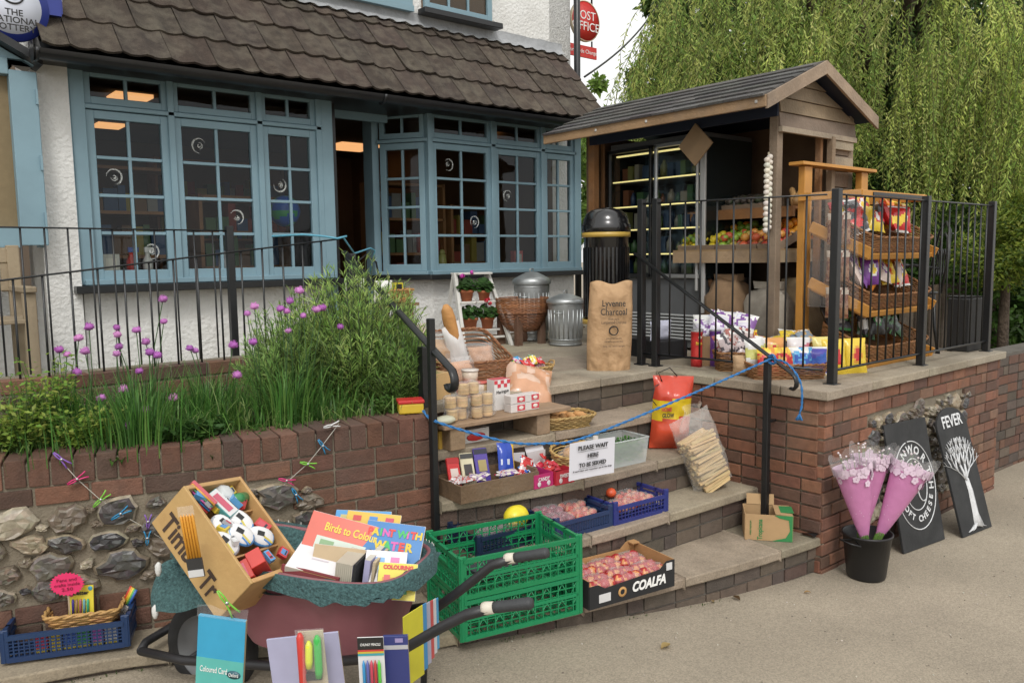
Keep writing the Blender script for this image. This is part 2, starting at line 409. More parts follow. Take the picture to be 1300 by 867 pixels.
def bay_unit(x0,x1,y,bulls=(),P0=None,P1=None,rows=4):
    P0=P0 or (x0,y);P1=P1 or (x1,y)
    window(P0,P1,1.66,2.79,rows,2,bulls=bulls); window(P0,P1,2.83,3.05,1,2,st=.042,top=True)
m=HM()   # bay posts and rails
for x in (1.305,): m.box((x-.0,6.03,2.34),(.09,.10,1.42))
m.box((1.245,6.03,2.34),(.03,.12,1.42))
for x in (1.90,2.545,3.03): m.box((x,6.03,2.34),(.045,.085,1.42))
m.box((3.10,6.05,2.1),(.10,.12,2.1))
m.box((2.2,6.03,2.81),(1.75,.085,.03)); m.box((2.2,6.03,3.07),(1.95,.09,.05)); m.box((2.2,6.01,1.645),(1.85,.12,.035))
for x in (4.09,4.80,5.425,5.88): m.box((x,6.03,2.34),(.05,.085,1.42))
m.box((4.99,6.03,2.81),(1.78,.085,.03)); m.box((4.99,6.03,3.07),(1.9,.09,.05)); m.box((4.99,6.01,1.645),(1.86,.12,.035))
bar(m,(3.82,6.42),(4.09,6.02),2.795,2.825,0,.08); bar(m,(3.82,6.42),(4.09,6.02),3.05,3.09,0,.08); bar(m,(3.80,6.45),(4.08,6.02),1.63,1.66,0,.12)
m.box((3.79,6.5,2.35),(.07,.16,2.6))
m.box((3.45,6.28,3.02),(.75,.05,.12)); m.box((5.93,6.08,2.34),(.06,.15,1.42))
m.build('bay_frame',M_BLUE,hs_,bev=.004)
m=HM(); m.box((2.19,5.99,1.60),(1.98,.26,.05)); m.prism([(3.72,6.45),(4.02,5.92),(5.96,5.92),(5.96,6.2),(4.1,6.2),(3.8,6.5)],.045,Matrix.Translation((0,0,1.585))); m.build('window_sill',M_BLK,hs_,bev=.005)
bay_unit(1.35,1.885,6.03,[(0,1),(1,3)]); bay_unit(1.915,2.53,6.03,[(0,0),(1,2)]); bay_unit(2.56,3.01,6.03,[(0,1)])
bay_unit(4.11,4.785,6.03,[(0,0),(1,2)]); bay_unit(4.82,5.41,6.03,[(0,1)]); bay_unit(5.44,5.865,6.03)
bay_unit(0,0,0,(),(3.83,6.40),(4.07,6.05))
# upper storey window at the top of the frame
window((4.28,6.32),(5.06,6.32),4.02,4.9,3,3); m=HM(); m.box((4.67,6.27,3.985),(.9,.12,.05)); m.build('window_sill',M_BLK,hs_,bev=.004)
# dark sheet added behind the upper window glass, standing for the unlit room
m=HM(); m.box((4.67,6.34,4.46),(.8,.01,.9),(.05,.04,.03)); m.build('dark_backing',M_INT,hs_)
# entrance: open doorway with dark jambs
m=HM(); m.box((3.18,6.5,2.0),(.05,.9,2.1)); m.build('door_jamb',M_BLK,hs_)
# ---- left noticeboard / shopfront cabinet ----
nb_=thing('wall_cabinet','tall blue framed wall cabinet with a beige blind and a sloping black top','cabinet',(.4,5.9,1.6))
ONB=Matrix.Translation((-.4,-5.9,-1.6))
m=MB().xf(ONB)
for c,d in (((.975,5.86,2.42),(.15,.10,1.06)),((-.6,5.86,2.42),(.2,.10,1.06)),((.15,5.86,1.94),(1.5,.10,.13)),((.15,5.86,2.97),(1.5,.10,.1))): m.box(c,d)
m.box((1.035,5.98,2.42),(.03,.14,1.08)); m.build('frame',M_BLUE,nb_,bev=.004)
for z in (2.05,2.4,2.8):
    m=MB().xf(ONB); m.box((1.04,5.80,z),(.012,.02,.09)); m.build('hinge',M_BLUE,nb_)
m=MB().xf(ONB); m.box((.2,5.90,2.45),(1.45,.03,1.0)); m.build('blind',mat('beige_blind',(.20,.15,.08),.8,.08,30,.1,200),nb_)
m=MB().xf(ONB); X0,X1=-.5,1.07; Z0,Z1=3.82,2.98
m.hexa([V((X0,5.72,Z0)),V((X1,5.72,Z1)),V((X1,6.1,Z1)),V((X0,6.1,Z0)),V((X0,5.72,Z0+.05)),V((X1,5.72,Z1+.05)),V((X1,6.1,Z1+.05)),V((X0,6.1,Z0+.05))]); m.build('sloping_top',M_BLK,nb_)
m=MB().xf(ONB); m.prism([(-.5,3.02),(1.04,3.02),(1.04,2.99),(-.5,3.80)],.05,Matrix(((1,0,0,0),(0,0,-1,5.88),(0,1,0,0),(0,0,0,1)))); m.build('gable_board',M_BLUE,nb_)
# bench below the cabinet
M_BENCH=mat('bench_wood',(.30,.24,.16),.85,.2,6,.3,50,dirt=(.18,.15,.10))
be=thing('wooden_bench','pale weathered wooden bench standing below the blue wall cabinet behind the railings','bench',(.75,5.55,T))
m=MB(); m.box((-.35,.22,.62),(.9,.03,.07)); m.box((-.35,.22,.80),(.9,.035,.09))
for k in range(6): m.box((-.7+.15*k,.22,.68),(.06,.02,.2))
m.build('backrest',M_BENCH,be,bev=.004); m=MB()
for y in (-.2,-.08,.04,.16): m.box((-.35,y,.42),(.95,.10,.025))
m.build('seat',M_BENCH,be,bev=.004)
for x,y,h in ((.09,.22,.86),(.09,-.22,.58),(-.79,.22,.86),(-.79,-.22,.58)): m=MB(); m.box((x,y,h/2),(.065,.065,h)); m.build('leg',M_BENCH,be,bev=.004)
for x in (.09,-.79): m=MB(); m.box((x,-.02,.60),(.07,.52,.035)); m.build('armrest',M_BENCH,be,bev=.006)
# ---- interior shelving and window goods (simple, seen through glass) ----
def shelf_unit(x,y,w_,h,rz,lab,seed):
    rr=random.Random(seed); t=thing('shop_shelf',lab,'shelf',(x,y,T),rz,'shelving units inside the shop')
    m=MB(); 
    for sx in (-1,1): m.box((sx*w_/2,0,h/2),(.03,.3,h))
    n=5
    for k in range(n): m.box((0,0,.1+k*(h-.12)/(n-1)),(w_,.3,.025))
    m.build('frame',M_WOOD,t)
    m=MB()
    for k in range(n-1):
        x_=-w_/2+.05; z=.115+k*(h-.12)/(n-1)
        while x_<w_/2-.08:
            a=rr.uniform(.05,.12); hh=rr.uniform(.10,.26); c=rr.choice([(.5,.08,.05),(.6,.5,.1),(.1,.2,.4),(.5,.5,.48),(.15,.3,.12),(.35,.2,.1)])
            m.box((x_+a/2,rr.uniform(-.04,.02),z+hh/2),(a*.92,.14,hh),tuple(q*.5 for q in c)); x_+=a
    m.build('stock',M_MATT,t)
shelf_unit(1.75,7.0,.9,1.5,0,'wooden shelving just inside the leftmost shop window',1); shelf_unit(2.75,6.95,.8,1.3,0,'low wooden shelving behind the second shop window',2)
shelf_unit(4.5,7.1,.8,1.5,0,'shelving just inside the window right of the doorway',3); shelf_unit(5.3,7.1,.6,1.3,0,'shelving inside the rightmost shop windows',4); shelf_unit(3.6,9.6,1.6,1.9,0,'tall stocked shelves at the back seen through the doorway',5)
for i,(x,c,lab) in enumerate([(1.48,(.55,.55,.5),'grey tin standing on the sill in the leftmost window'),(1.62,(.6,.05,.04),'red and white spray bottle on the sill in the leftmost window'),(1.73,(.75,.75,.72),'white trigger spray bottle on the sill in the leftmost window'),(2.3,(.6,.6,.62),'pale ornament on the sill of the second window'),(4.93,(.6,.04,.04),'red and white mug standing in the middle window right of the door'),(5.2,(.65,.1,.08),'red patterned box standing in the middle window right of the door'),(4.3,(.3,.3,.1),'olive jar on the sill of the window nearest the door')]):
    m=MB(); 
    if i in (1,2): m.lathe([(0,0),(.035,0),(.035,.11),(.015,.15),(.015,.17),(0,.17)],12,c); m.box((.015,0,.19),(.07,.02,.035),(.8,.8,.8) if i==2 else (.05,.1,.4))
    elif i in (5,0): m.box((0,0,.08),(.11,.06,.16),c); m.box((0,-.031,.09),(.07,.004,.08),(.7,.68,.6))
    else: m.lathe([(0,0),(.04,0),(.045,.05),(.035,.13),(.02,.14),(0,.14)],14,c); m.blob((0,0,.15),.03,8,6,col=c)
    tag(m.build(['tin','spray_bottle','spray_bottle','ornament','mug','gift_box','jar'][i],M_PACK,loc=(x,6.15,1.675)),lab,['tin','bottle','bottle','ornament','mug','box','jar'][i])
m=MB(); m.blob((0,0,0),.125,24,16,colf=lambda u,v:(.01,.10,.45) if noise.noise(V((u*5,v*4,3)))<.08 else (.03,.32,.10)); tag(m.build('balloon',M_PACK,loc=(2.83,6.25,2.17)),'round blue and green globe balloon hanging inside the third shop window','balloon')
# ---- signs ----
M_REDS=mat('red_sign',(.55,.035,.03),.35,.03,5,0); M_WHT=mat('white_lettering',(.8,.8,.78),.5,.02,5,0); M_BLKT=mat('black_lettering',(.02,.02,.02),.6,0,5,0)
c=PY(741,28,6.75)
po=thing('post_office_sign','round red POST OFFICE sign hanging on a bracket from the shop corner','sign',tuple(c))
m=MB(); q=.225
m.X=Matrix.Rotation(R(90),4,'X')
m.lathe([(0,.0),(q*.955,.0),(q*.955,.03),(0,.03)],48,(.5,.03,.03)); m.build('disc',M_REDS,po)
m=MB(); m.X=Matrix.Rotation(R(90),4,'X'); m.lathe([(q*.956,-.002),(q,-.002),(q,.034),(q*.956,.034)],48); m.build('rim',mat('gold_rim',(.6,.5,.35),.4,.05,5,0),po)
text('POST',.135,(0.0,-.031,.06),(1,0,0),(0,0,1),M_WHT,po); text('OFFICE',.135,(0.0,-.031,-.06),(1,0,0),(0,0,1),M_WHT,po)
m=MB(); m.box((-.03,0,-.33),(.46,.02,.13)); m.build('banner',M_REDS,po); text('Bureau de Change',.062,(-.03,-.0112,-.33),(1,0,0),(0,0,1),M_WHT,po)
m=MB(); m.tube([(.13,0,.2),(.13,0,.7),(-.6,0,.7)],.012,8); m.tube([(.13,0,-.28),(.13,0,-.2)],.01,6); m.tube([(-.13,0,-.28),(-.13,0,-.2)],.01,6); m.tube([(-.22,0,0),(-.5,0,0)],.012,8); m.build('bracket',M_BLK,po)
c=PY(0,12,5.8)+V((.05,0,.02))
lo=thing('lottery_sign','round white and blue lottery sign fixed high on the wall at the top left corner','sign',tuple(c))
m=MB(); m.X=Matrix.Rotation(R(90),4,'X'); m.lathe([(0,0),(.27,0),(.27,.05),(0,.05)],40); m.box((.17,.10,.02),(.4,.2,.04)); m.box((.3,.11,.02),(.12,.26,.05)); m.build('rim',mat('sign_blue',(.02,.035,.22),.4,.04,5,0),lo)
m=MB(); m.X=Matrix.Rotation(R(90),4,'X'); m.lathe([(0,.05),(.215,.05),(.215,.053),(0,.053)],40); m.build('face',mat('sign_face',(.55,.58,.66),.35,.04,5,0),lo)
lo.scale=(.76,.76,.76)
for i,sx in enumerate(('THE','NATIONAL','LOTTERY')): text(sx,.068,(.02,-.0535,-.05-.058*i),(1,0,0),(0,0,1),M_BLKT,lo,bold=.001)
m=MB(); m.tube([(.02+.07*math.cos(a),-.056,.08+.06*math.sin(a)) for a in [math.pi*(1+k/12) for k in range(13)]],.008,6); m.tube([(.02+.045*math.cos(a),-.056,.10+.045*math.sin(a)) for a in [2*math.pi*(k/16) for k in range(16)]],.006,6,closed=True); m.build('emblem',M_BLKT,lo)
# cable
m=MB(); a=PY(742,98,6.6); b=PD(845,-6,12.); m.tube([a.lerp(b,i/14)-V((0,0,.12*math.sin(math.pi*i/14))) for i in range(15)],.012,6); tag(m.build('overhead_cable',M_BLK),'thin black overhead cable rising from the shop roof corner into the sky','cable')
# ================= SITE =================
G_TAR=mat('tarmac',(.31,.265,.20),.95,.16,1.3,.7,140,detail=8,dirt=(.215,.185,.14),dirtscale=.9,dirtamt=.5,bdist=.006)
def add_speckle(m,scale=170,amt=.2):
    n=m.node_tree;N=n.nodes;L=n.links;b=N['Principled BSDF'];src=b.inputs['Base Color'].links[0].from_socket
    tc=N.new('ShaderNodeTexCoord');vo=N.new('ShaderNodeTexVoronoi');vo.inputs['Scale'].default_value=scale;L.new(tc.outputs['Object'],vo.inputs['Vector'])
    mr=N.new('ShaderNodeMapRange');mr.inputs[3].default_value=1-amt;mr.inputs[4].default_value=1+amt
    sp=N.new('ShaderNodeSeparateColor');L.new(vo.outputs['Color'],sp.inputs[0]);L.new(sp.outputs[0],mr.inputs[0])
    ml=N.new('ShaderNodeVectorMath');ml.operation='SCALE';L.new(src,ml.inputs[0]);L.new(mr.outputs[0],ml.inputs['Scale']);L.new(ml.outputs[0],b.inputs['Base Color'])
add_speckle(G_TAR)
M_SLAB=mat('paving_slab',(.33,.30,.24),.9,.14,5,.35,90,attr=True,dirt=(.15,.12,.085),dirtscale=2.8,dirtamt=.7,bdist=.006); add_speckle(M_SLAB,150,.15)
M_BRICK=mat('brick',(.3,.1,.07),.88,.22,22,.8,120,attr=True,dirt=(.10,.075,.06),dirtscale=3.5,dirtamt=.45,bdist=.006)
M_MORT=mat('mortar',(.20,.17,.125),.95,.15,10,.8,90,dirt=(.14,.12,.09),dirtscale=4,dirtamt=.5,bdist=.008)
M_DMORT=mat('grey_mortar',(.11,.10,.085),.95,.2,10,.8,90,bdist=.008)
M_FLINT=mat('flint',(.2,.2,.2),.35,.3,35,.5,40,attr=True,bdist=.008)
M_SOIL=mat('soil',(.045,.032,.022),.95,.4,25,1.,30,bdist=.03)
RED=[(.19,.082,.048),(.155,.070,.044),(.22,.100,.058),(.115,.060,.042),(.18,.098,.062)]
DARK=[(.085,.066,.052),(.10,.078,.06),(.07,.056,.047),(.115,.088,.066),(.10,.066,.052)]
OLD=[(.135,.062,.040),(.110,.054,.037),(.155,.076,.048),(.09,.050,.036)]
def bricks(mb,path,z0,z1,ch=.0755,bl=.195,pal=RED,skip=None,depth=.09,s0=0,s1=None,off=0.,proud=.006,gap=.010,bond=0,zf=None):
    s1=path.L if s1 is None else s1
    n=int(round((z1-z0)/ch)); ch=(z1-z0)/max(1,n)
    for r in range(n):
        za=z0+r*ch; s=s0-(bl/2 if (r+bond)%2 else 0)
        while s<s1:
            L_=bl if (rnd.random()>.12) else bl/2
            a=max(s,s0)+gap/2; b=min(s+L_,s1)-gap/2; s+=L_
            if b-a<.03: continue
            m=(a+b)/2
            if skip and skip(m,za+ch/2): continue
            p,t=path.at(m); nrm=V((t.y,-t.x,0)); dz=zf(p) if zf else 0
            pr=off+proud+rnd.uniform(-.003,.003)
            c=p+nrm*(pr-depth/2); c.z=za+ch/2+dz
            rot=Matrix((( t.x,-nrm.x,0),(t.y,-nrm.y,0),(0,0,1)))
            mb.box(c,((b-a),depth,ch-gap+rnd.uniform(-.002,.001)),jc(rnd.choice(pal),.18),rot=rot@Euler((rnd.uniform(-.01,.01),0,rnd.uniform(-.008,.008))).to_matrix())
def slabwall(mb,path,z0,z1,off0,off1,col=(.3,.26,.2),n=24,s0=0,s1=None):
    """solid strip following path, between normal offsets"""
    s1=path.L if s1 is None else s1
    ring=[]
    for i in range(n+1):
        p,t=path.at(s0+(s1-s0)*i/n); nr=V((t.y,-t.x,0))
        a=p+nr*off0; b=p+nr*off1
        ring.append((V((a.x,a.y,z0)),V((b.x,b.y,z0)),V((b.x,b.y,z1)),V((a.x,a.y,z1))))
    vs=[q for r_ in ring for q in r_]; fs=[]
    for i in range(n):
        for k in range(4): fs.append((i*4+k,(i+1)*4+k,(i+1)*4+(k+1)%4,i*4+(k+1)%4))
    fs.append((3,2,1,0)); fs.append((n*4,n*4+1,n*4+2,n*4+3)); mb.add(vs,fs,col)
def flints(mb,path,s0,s1,z0,z1,off=.0,size=.085,inside=None,seed=1):
    rr=random.Random(seed); pts=[]
    tries=0
    while tries<5000:
        tries+=1
        s=rr.uniform(s0,s1); z=rr.uniform(z0,z1); w_=size*(rr.uniform(.7,1.25) if tries<1500 else rr.uniform(.28,.6))
        if inside and not inside(s,z): continue
        if any(abs(s-a)<(w_+c)*.55 and abs(z-b)<(w_+c)*.42 for a,b,c in pts): continue
        pts.append((s,z,w_))
    for s,z,w_ in pts:
        p,t=path.at(s); nr=V((t.y,-t.x,0)); n=13
        rx=w_*.66*rr.uniform(.85,1.15); rz=w_*.48*rr.uniform(.8,1.15); tilt=rr.uniform(-.4,.4)
        base=rr.choice([(.06,.055,.052),(.09,.08,.07),(.13,.115,.10),(.045,.043,.045),(.16,.13,.10),(.10,.085,.07)])
        rim=rr.choice([(.28,.23,.16),(.20,.165,.12),(.32,.28,.21),(.15,.12,.09)])
        irr=[1+rr.uniform(-.22,.22) for _ in range(n)]
        sh=rr.uniform(-.25,.25); sh2=rr.uniform(-.25,.25)
        vs=[];
        for k_,(sc_,h) in enumerate([(1.0,-.012),(1.0,.006),(.88,.019),(.70,.024),(.35,.026)]):
            for k in range(n):
                a=2*math.pi*k/n; x=math.cos(a)*rx*irr[k]*sc_+sh*rx*(1-sc_); zz=math.sin(a)*rz*irr[k]*sc_+sh2*rz*(1-sc_)
                x,zz=x*math.cos(tilt)-zz*math.sin(tilt),x*math.sin(tilt)+zz*math.cos(tilt)
                hh=h+ (rr.uniform(-.005,.005) if k_>1 else 0)
                if rr.random()<.0: hh-=.01
                q=p+t*x+nr*(off+hh); q.z=z+zz; vs.append(q)
        fs=[];cs=[]
        whole=rr.random()<.3
        for r_ in range(4):
            for k in range(n):
                fs.append((r_*n+k,r_*n+(k+1)%n,(r_+1)*n+(k+1)%n,(r_+1)*n+k))
                cs.append(jc(rim,.15) if (r_<2 or whole) else jc(base,.35,.1))
        fs.append(tuple(4*n+k for k in range(n))); cs.append(jc(rim if whole else base,.2))
        mb.add(vs,fs,cs,False)
# ---- ground: one sheet to the horizon ----
g=MB()
xs=[-150,-60,-20,-8,-4]+[-3+.3*i for i in range(32)]+[8,12,20,60,150]; ys=[-60,-20,-6,-2]+[-1+.3*i for i in range(20)]+[8,15,40,90,220]
vs=[V((x,y,gz(x)+.006*noise.noise(V((x*1.3,y*1.3,0))))) for x in xs for y in ys]; ny=len(ys)
g.add(vs,[(i*ny+j,(i+1)*ny+j,(i+1)*ny+j+1,i*ny+j+1) for i in range(len(xs)-1) for j in range(ny-1)],(.2,.19,.17),True)
tag(g.build('ground',G_TAR),kind='structure')
# ---- step nosings (plan lines, z carried) ----
NOS={1:[(.2,3.38,.29),(.75,3.24,.28),(1.2,3.03,.25),(1.7,2.74,.21),(2.3,2.58,.206),(3.02,2.42,.206),(3.6,2.32,.206),(4.10,2.265,.206)],
     2:[(2.13,2.86,2*ST),(2.7,2.73,2*ST),(3.3,2.69,2*ST),(4.075,2.66,2*ST)],
     3:[(2.13,3.12,3*ST),(2.8,2.96,3*ST),(3.4,2.93,3*ST),(4.075,2.90,3*ST)],
     4:[(2.15,3.28,4*ST),(2.8,3.20,4*ST),(3.4,3.17,4*ST),(4.075,3.15,4*ST)],
     5:[(2.0,3.44,T),(2.8,3.42,T),(3.4,3.42,T),(4.075,3.42,T)]}
NP={k:Path(v) for k,v in NOS.items()}
steps=thing('stone_steps',None,None,(3.0,2.6,0))
steps['kind']='structure'

OFFI=Matrix.Translation((-3.0,-2.6,0))
def tread(k,depth,back=None):
    P=NP[k]; m=MB().xf(OFFI); s=0; th=.048
    while s<P.L-.02:
        e=min(P.L,s+rnd.uniform(.55,.8)); 
        if P.L-e<.25: e=P.L
        c=jc((.29,.245,.175),.12)
        nseg=6; ring=[]
        for i in range(nseg+1):
            p,t=P.at(s+.002+(e-s-.004)*i/nseg); nr=V((t.y,-t.x,0)); a=p+nr*.022; b=p-nr*depth; z=p.z
            ring.append([V((a.x,a.y,z-th)),V((b.x,b.y,z-th)),V((b.x,b.y,z)),V((a.x,a.y,z))])
        vs=[q for r_ in ring for q in r_]; fs=[]
        for i in range(nseg):
            for q in range(4): fs.append((i*4+q,i*4+(q+1)%4,(i+1)*4+(q+1)%4,(i+1)*4+q))
        fs+=[(0,1,2,3),(nseg*4+3,nseg*4+2,nseg*4+1,nseg*4)]
        m.add(vs,fs,c); s=e
    o=m.build('tread',M_SLAB,steps,bev=.007,bseg=2)
    return o
for k in (1,2,3,4): tread(k,{1:.45,2:.32,3:.3,4:.3}[k])
for k in (1,2,3,4,5):
    P=NP[k]; m=MB().xf(OFFI); b=MB().xf(OFFI); th=.048
    zf=(lambda p:p.z-ST) if k==1 else None
    za=(k-1)*ST
    if k==1:
        # riser follows sloping ground: three courses deep
        bricks(b,P,-.07,ST-th,ch=.079,pal=DARK,proud=-.004,zf=lambda p:p.z-ST)
    else: bricks(b,P,za,k*ST-th,ch=.079,pal=DARK,proud=-.004)
    slabwall(m,P,za-(.2 if k==1 else 0),k*ST-th-.001,-.012,-.30 if k<5 else -.2,n=30)
    b.build('riser_brickwork',M_BRICK,steps); m.build('riser_core',M_DMORT,steps)
# ---- terrace ----
ter=thing('terrace',None,None,(4.5,4.5,T)); ter['kind']='structure'
OT=Matrix.Translation((-4.5,-4.5,-T))
m=MB().xf(OT)
P5=NP[5]
# nosing slabs on the terrace edge, then rows of flags
def flag(x0,x1,y0,y1,z=T,th=.05,m=m,ov=0):
    c=jc((.30,.26,.195),.12); g_=.004
    m.hexa([V((x0+g_,y0+g_,z-th)),V((x1-g_,y0+g_,z-th)),V((x1-g_,y1-g_,z-th)),V((x0+g_,y1-g_,z-th)),V((x0+g_,y0+g_,z)),V((x1-g_,y0+g_,z)),V((x1-g_,y1-g_,z)),V((x0+g_,y1-g_,z))],c)
y=3.398; rowi=0
for dy in (.42,.55,.5,.6,.5,.6,.6):
    x=2.0-(.2 if rowi%2 else 0)
    xe=4.09 if y<3.8 else 6.55
    xe=6.55
    while x<xe-.05:
        L_=rnd.uniform(.55,.95); x2=min(xe,x+L_)
        if xe-x2<.2: x2=xe
        flag(x,x2,y,y+dy); x=x2
    y+=dy; rowi+=1
yy=2.50
for dy in (.44,.458):
    x=4.35
    while x<6.5:
        x2=min(6.55,x+rnd.uniform(.5,.8)); x2=6.55 if 6.55-x2<.2 else x2
        flag(x,x2,yy,yy+dy); x=x2
    yy+=dy
m.build('paving_flags',M_SLAB,ter,bev=.004)
m=MB().xf(OT)  # coping: front (south) and side (west)
x=4.045
while x<6.6:
    x2=min(6.60,x+rnd.uniform(.5,.75)); x2=6.60 if 6.6-x2<.25 else x2
    flag(x,x2,2.205,2.50,T+.003,.052,m); x=x2
for ya,yb in ((2.50,2.95),(2.95,3.398)): flag(4.045,4.35,ya,yb,T+.003,.052,m)
m.build('coping',M_SLAB,ter,bev=.006,bseg=2)
m=MB().xf(OT); m.box((4.3,5.6,.47),(5.0,4.3,1.0),(.1,.1,.1)); m.box((5.31,2.83,.47),(2.45,1.14,1.0)); m.build('core',M_DMORT,ter)
m=MB(); m.box((0.2,7.0,.45),(3.6,4.8,1.1)); tag(m.build('ramp_path',mat('concrete',(.30,.28,.24),.9,.12,4,.4,80)),kind='structure')
# ---- right retaining wall with flint panel ----
rw=thing('retaining_wall','red brick terrace retaining wall with a flint panel, behind the two chalkboards','wall',(5.3,2.25,0))
OR=Matrix.Translation((-5.3,-2.25,0))
PS=Path([(4.07,2.24),(6.56,2.24)],False); PW=Path([(4.07,3.44),(4.07,2.24)],False); PE=Path([(6.56,2.24),(6.56,6.0)],False)
def inpan(s,z,jag=True):
    j=.06*math.sin(s*23)+.05*math.sin(z*41) if jag else 0
    return .50+.05*(int(z/.0755)%2)*1.6<s<1.95-.05*(int(z/.0755)%2)*1.6 and .16<z<.80
b=MB().xf(OR); bricks(b,PS,-.05,T-.052,pal=RED,skip=inpan); 
bricks(b,PW,0,T-.052,pal=RED,bond=1); bricks(b,PE,0,T-.052,pal=RED,bond=1)
b.build('brickwork',M_BRICK,rw,bev=.003)
m=MB().xf(OR); m.hexa([(4.08,2.25,-.1),(6.55,2.25,-.1),(6.55,6,-.1),(4.08,3.44,-.1),(4.08,2.25,T-.053),(6.55,2.25,T-.053),(6.55,6,T-.053),(4.08,3.44,T-.053)]); m.build('mortar',M_MORT,rw)
m=MB().xf(OR); flints(m,PS,.54,1.92,.17,.79,off=-.006,size=.10,seed=5); m.build('flint_panel',M_FLINT,rw)
# ---- left garden wall ----
lw=thing('garden_wall','curved dark red brick garden wall with knapped flint infill below the flower bed','wall',(1.2,3.4,.3))
OL=Matrix.Translation((-1.2,-3.4,-.3))
PL=Path([(-1.2,3.86),(-.4,3.74),(.42,3.56),(1.0,3.38),(1.33,3.29),(2.14,3.17)])
LL=PL.L
b=MB().xf(OL)
s=0
while s<LL-.03:   # soldier course
    w_=.079; p,t=PL.at(s+w_/2); nr=V((t.y,-t.x,0)); rot=Matrix(((t.x,-nr.x,0),(t.y,-nr.y,0),(0,0,1)))
    c=p-nr*.105; c.z=T-.055
    b.box(c,(min(w_,LL-s)-.008,.22,.108+rnd.uniform(-.003,.003)),jc(rnd.choice(OLD),.2),rot=rot@Euler((rnd.uniform(-.015,.015),rnd.uniform(-.02,.02),0)).to_matrix()); s+=w_
bricks(b,PL,T-.19,T-.112,ch=.078,pal=OLD,proud=.004)
def infl(s,z):
    r=int(round((z-.30)/.0755)); return s<LL-.52-.11*((r)%2)-.10*((r//2)%2) and z>.475
bricks(b,PL,.22,T-.19,ch=.0745,pal=OLD,skip=infl,proud=.003)
b.build('brickwork',M_BRICK,lw,bev=.004,bseg=2)
m=MB().xf(OL); slabwall(m,PL,.1,T-.02,-.006,-.20,n=40); m.build('mortar',M_MORT,lw)
m=MB().xf(OL); flints(m,PL,.0,LL-.55,.50,T-.215,off=.002,size=.112,inside=lambda s,z:infl(s-.04,z-.02) and infl(s-.04,z+.02),seed=3); m.build('flint_panel',M_FLINT,lw)
# end face bricks of the garden wall (towards the steps)
b=MB().xf(OL); PEd=Path([(2.14,3.17),(2.16,3.38)],False); bricks(b,PEd,.22,T-.02,pal=OLD); b.build('end_brickwork',M_BRICK,lw,bev=.003)
# soil bed behind
m=MB()
def soilf(u,v):
    x=-1.4+3.6*u; yf=3.9-.24*(x+1.4)/1.0*.9 if x<1.3 else 3.3
    p,t=PL.at(clampv(u)*LL); y=lerp(p.y+.15,4.42,v)
    return V((p.x,y,T-.06+.05*noise.noise(V((p.x*3,y*3,0)))+.08*v))
m.grid(soilf,40,12); tag(m.build('flower_bed_soil',M_SOIL),kind='structure')
# brick kerb behind the bed carrying the railings
kb=thing('kerb_wall','low old brick kerb wall behind the flower bed carrying the ramp railings','wall',(.8,4.5,1))
OK_=Matrix.Translation((-.8,-4.5,-1))
PK=Path([(-1.5,4.42),(2.45,4.42)],False); b=MB().xf(OK_); 
bricks(b,PK,1.0,1.235,ch=.0785,pal=OLD,proud=.004,s1=3.7); b.build('brickwork',M_BRICK,kb,bev=.004)
m=MB().xf(OK_); m.box((.42,4.52,.9),(3.9,.19,.655)); m.build('mortar',M_MORT,kb)
# neighbour wall at the far right
nw=thing('boundary_wall','dark old brick boundary wall running on past the terrace at the right edge','wall',(8,2.6,0))
ON=Matrix.Translation((-8,-2.6,0)); PN=Path([(6.62,2.42),(12.5,2.2)],False)
b=MB().xf(ON); bricks(b,PN,-.05,.93,pal=DARK+OLD); b.build('brickwork',M_BRICK,nw)
m=MB().xf(ON); slabwall(m,PN,-.1,.95,-.006,-.22,n=2); m.build('mortar',M_DMORT,nw)
# ================= MARKET SHED =================
M_TIM=mat('weathered_timber',(.26,.17,.095),.8,.3,5,.5,50,attr=True,dirt=(.16,.13,.10),dirtscale=3,dirtamt=.5)
M_PINE=mat('pine',(.42,.24,.09),.6,.18,7,.15,60,attr=True)
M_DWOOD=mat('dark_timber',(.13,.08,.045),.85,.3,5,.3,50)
M_FELT=mat('roof_shingle',(.075,.08,.085),.95,.2,30,.8,200,attr=True)
M_NAVY=mat('navy_fascia',(.015,.022,.045),.6,.1,5,0)
WT=(.20,.15,.105); WT2=(.25,.18,.115); ORW=(.30,.14,.05)
SX0,SX1,SXE,SXW,SY0,SY1=4.90,5.90,5.98,4.54,3.08,4.86
RZ,EZ=3.06,2.76; RX=5.24
sh=thing('market_shed','timber kiosk with grey shingle gable roof sheltering the fruit and the fridge','shed',(5.4,4.0,T))
OS=Matrix.Translation((-5.4,-4.0,-T))
def SM(): return MB().xf(OS)
for (x,y,col) in ((4.93,3.11,WT),(5.88,3.11,WT),(4.93,4.82,ORW),(5.86,4.82,WT)):
    m=SM(); m.box((x,y,(T+2.78)/2),(.065,.065,2.78-T),col); m.build('post',M_TIM,sh,bev=.004)
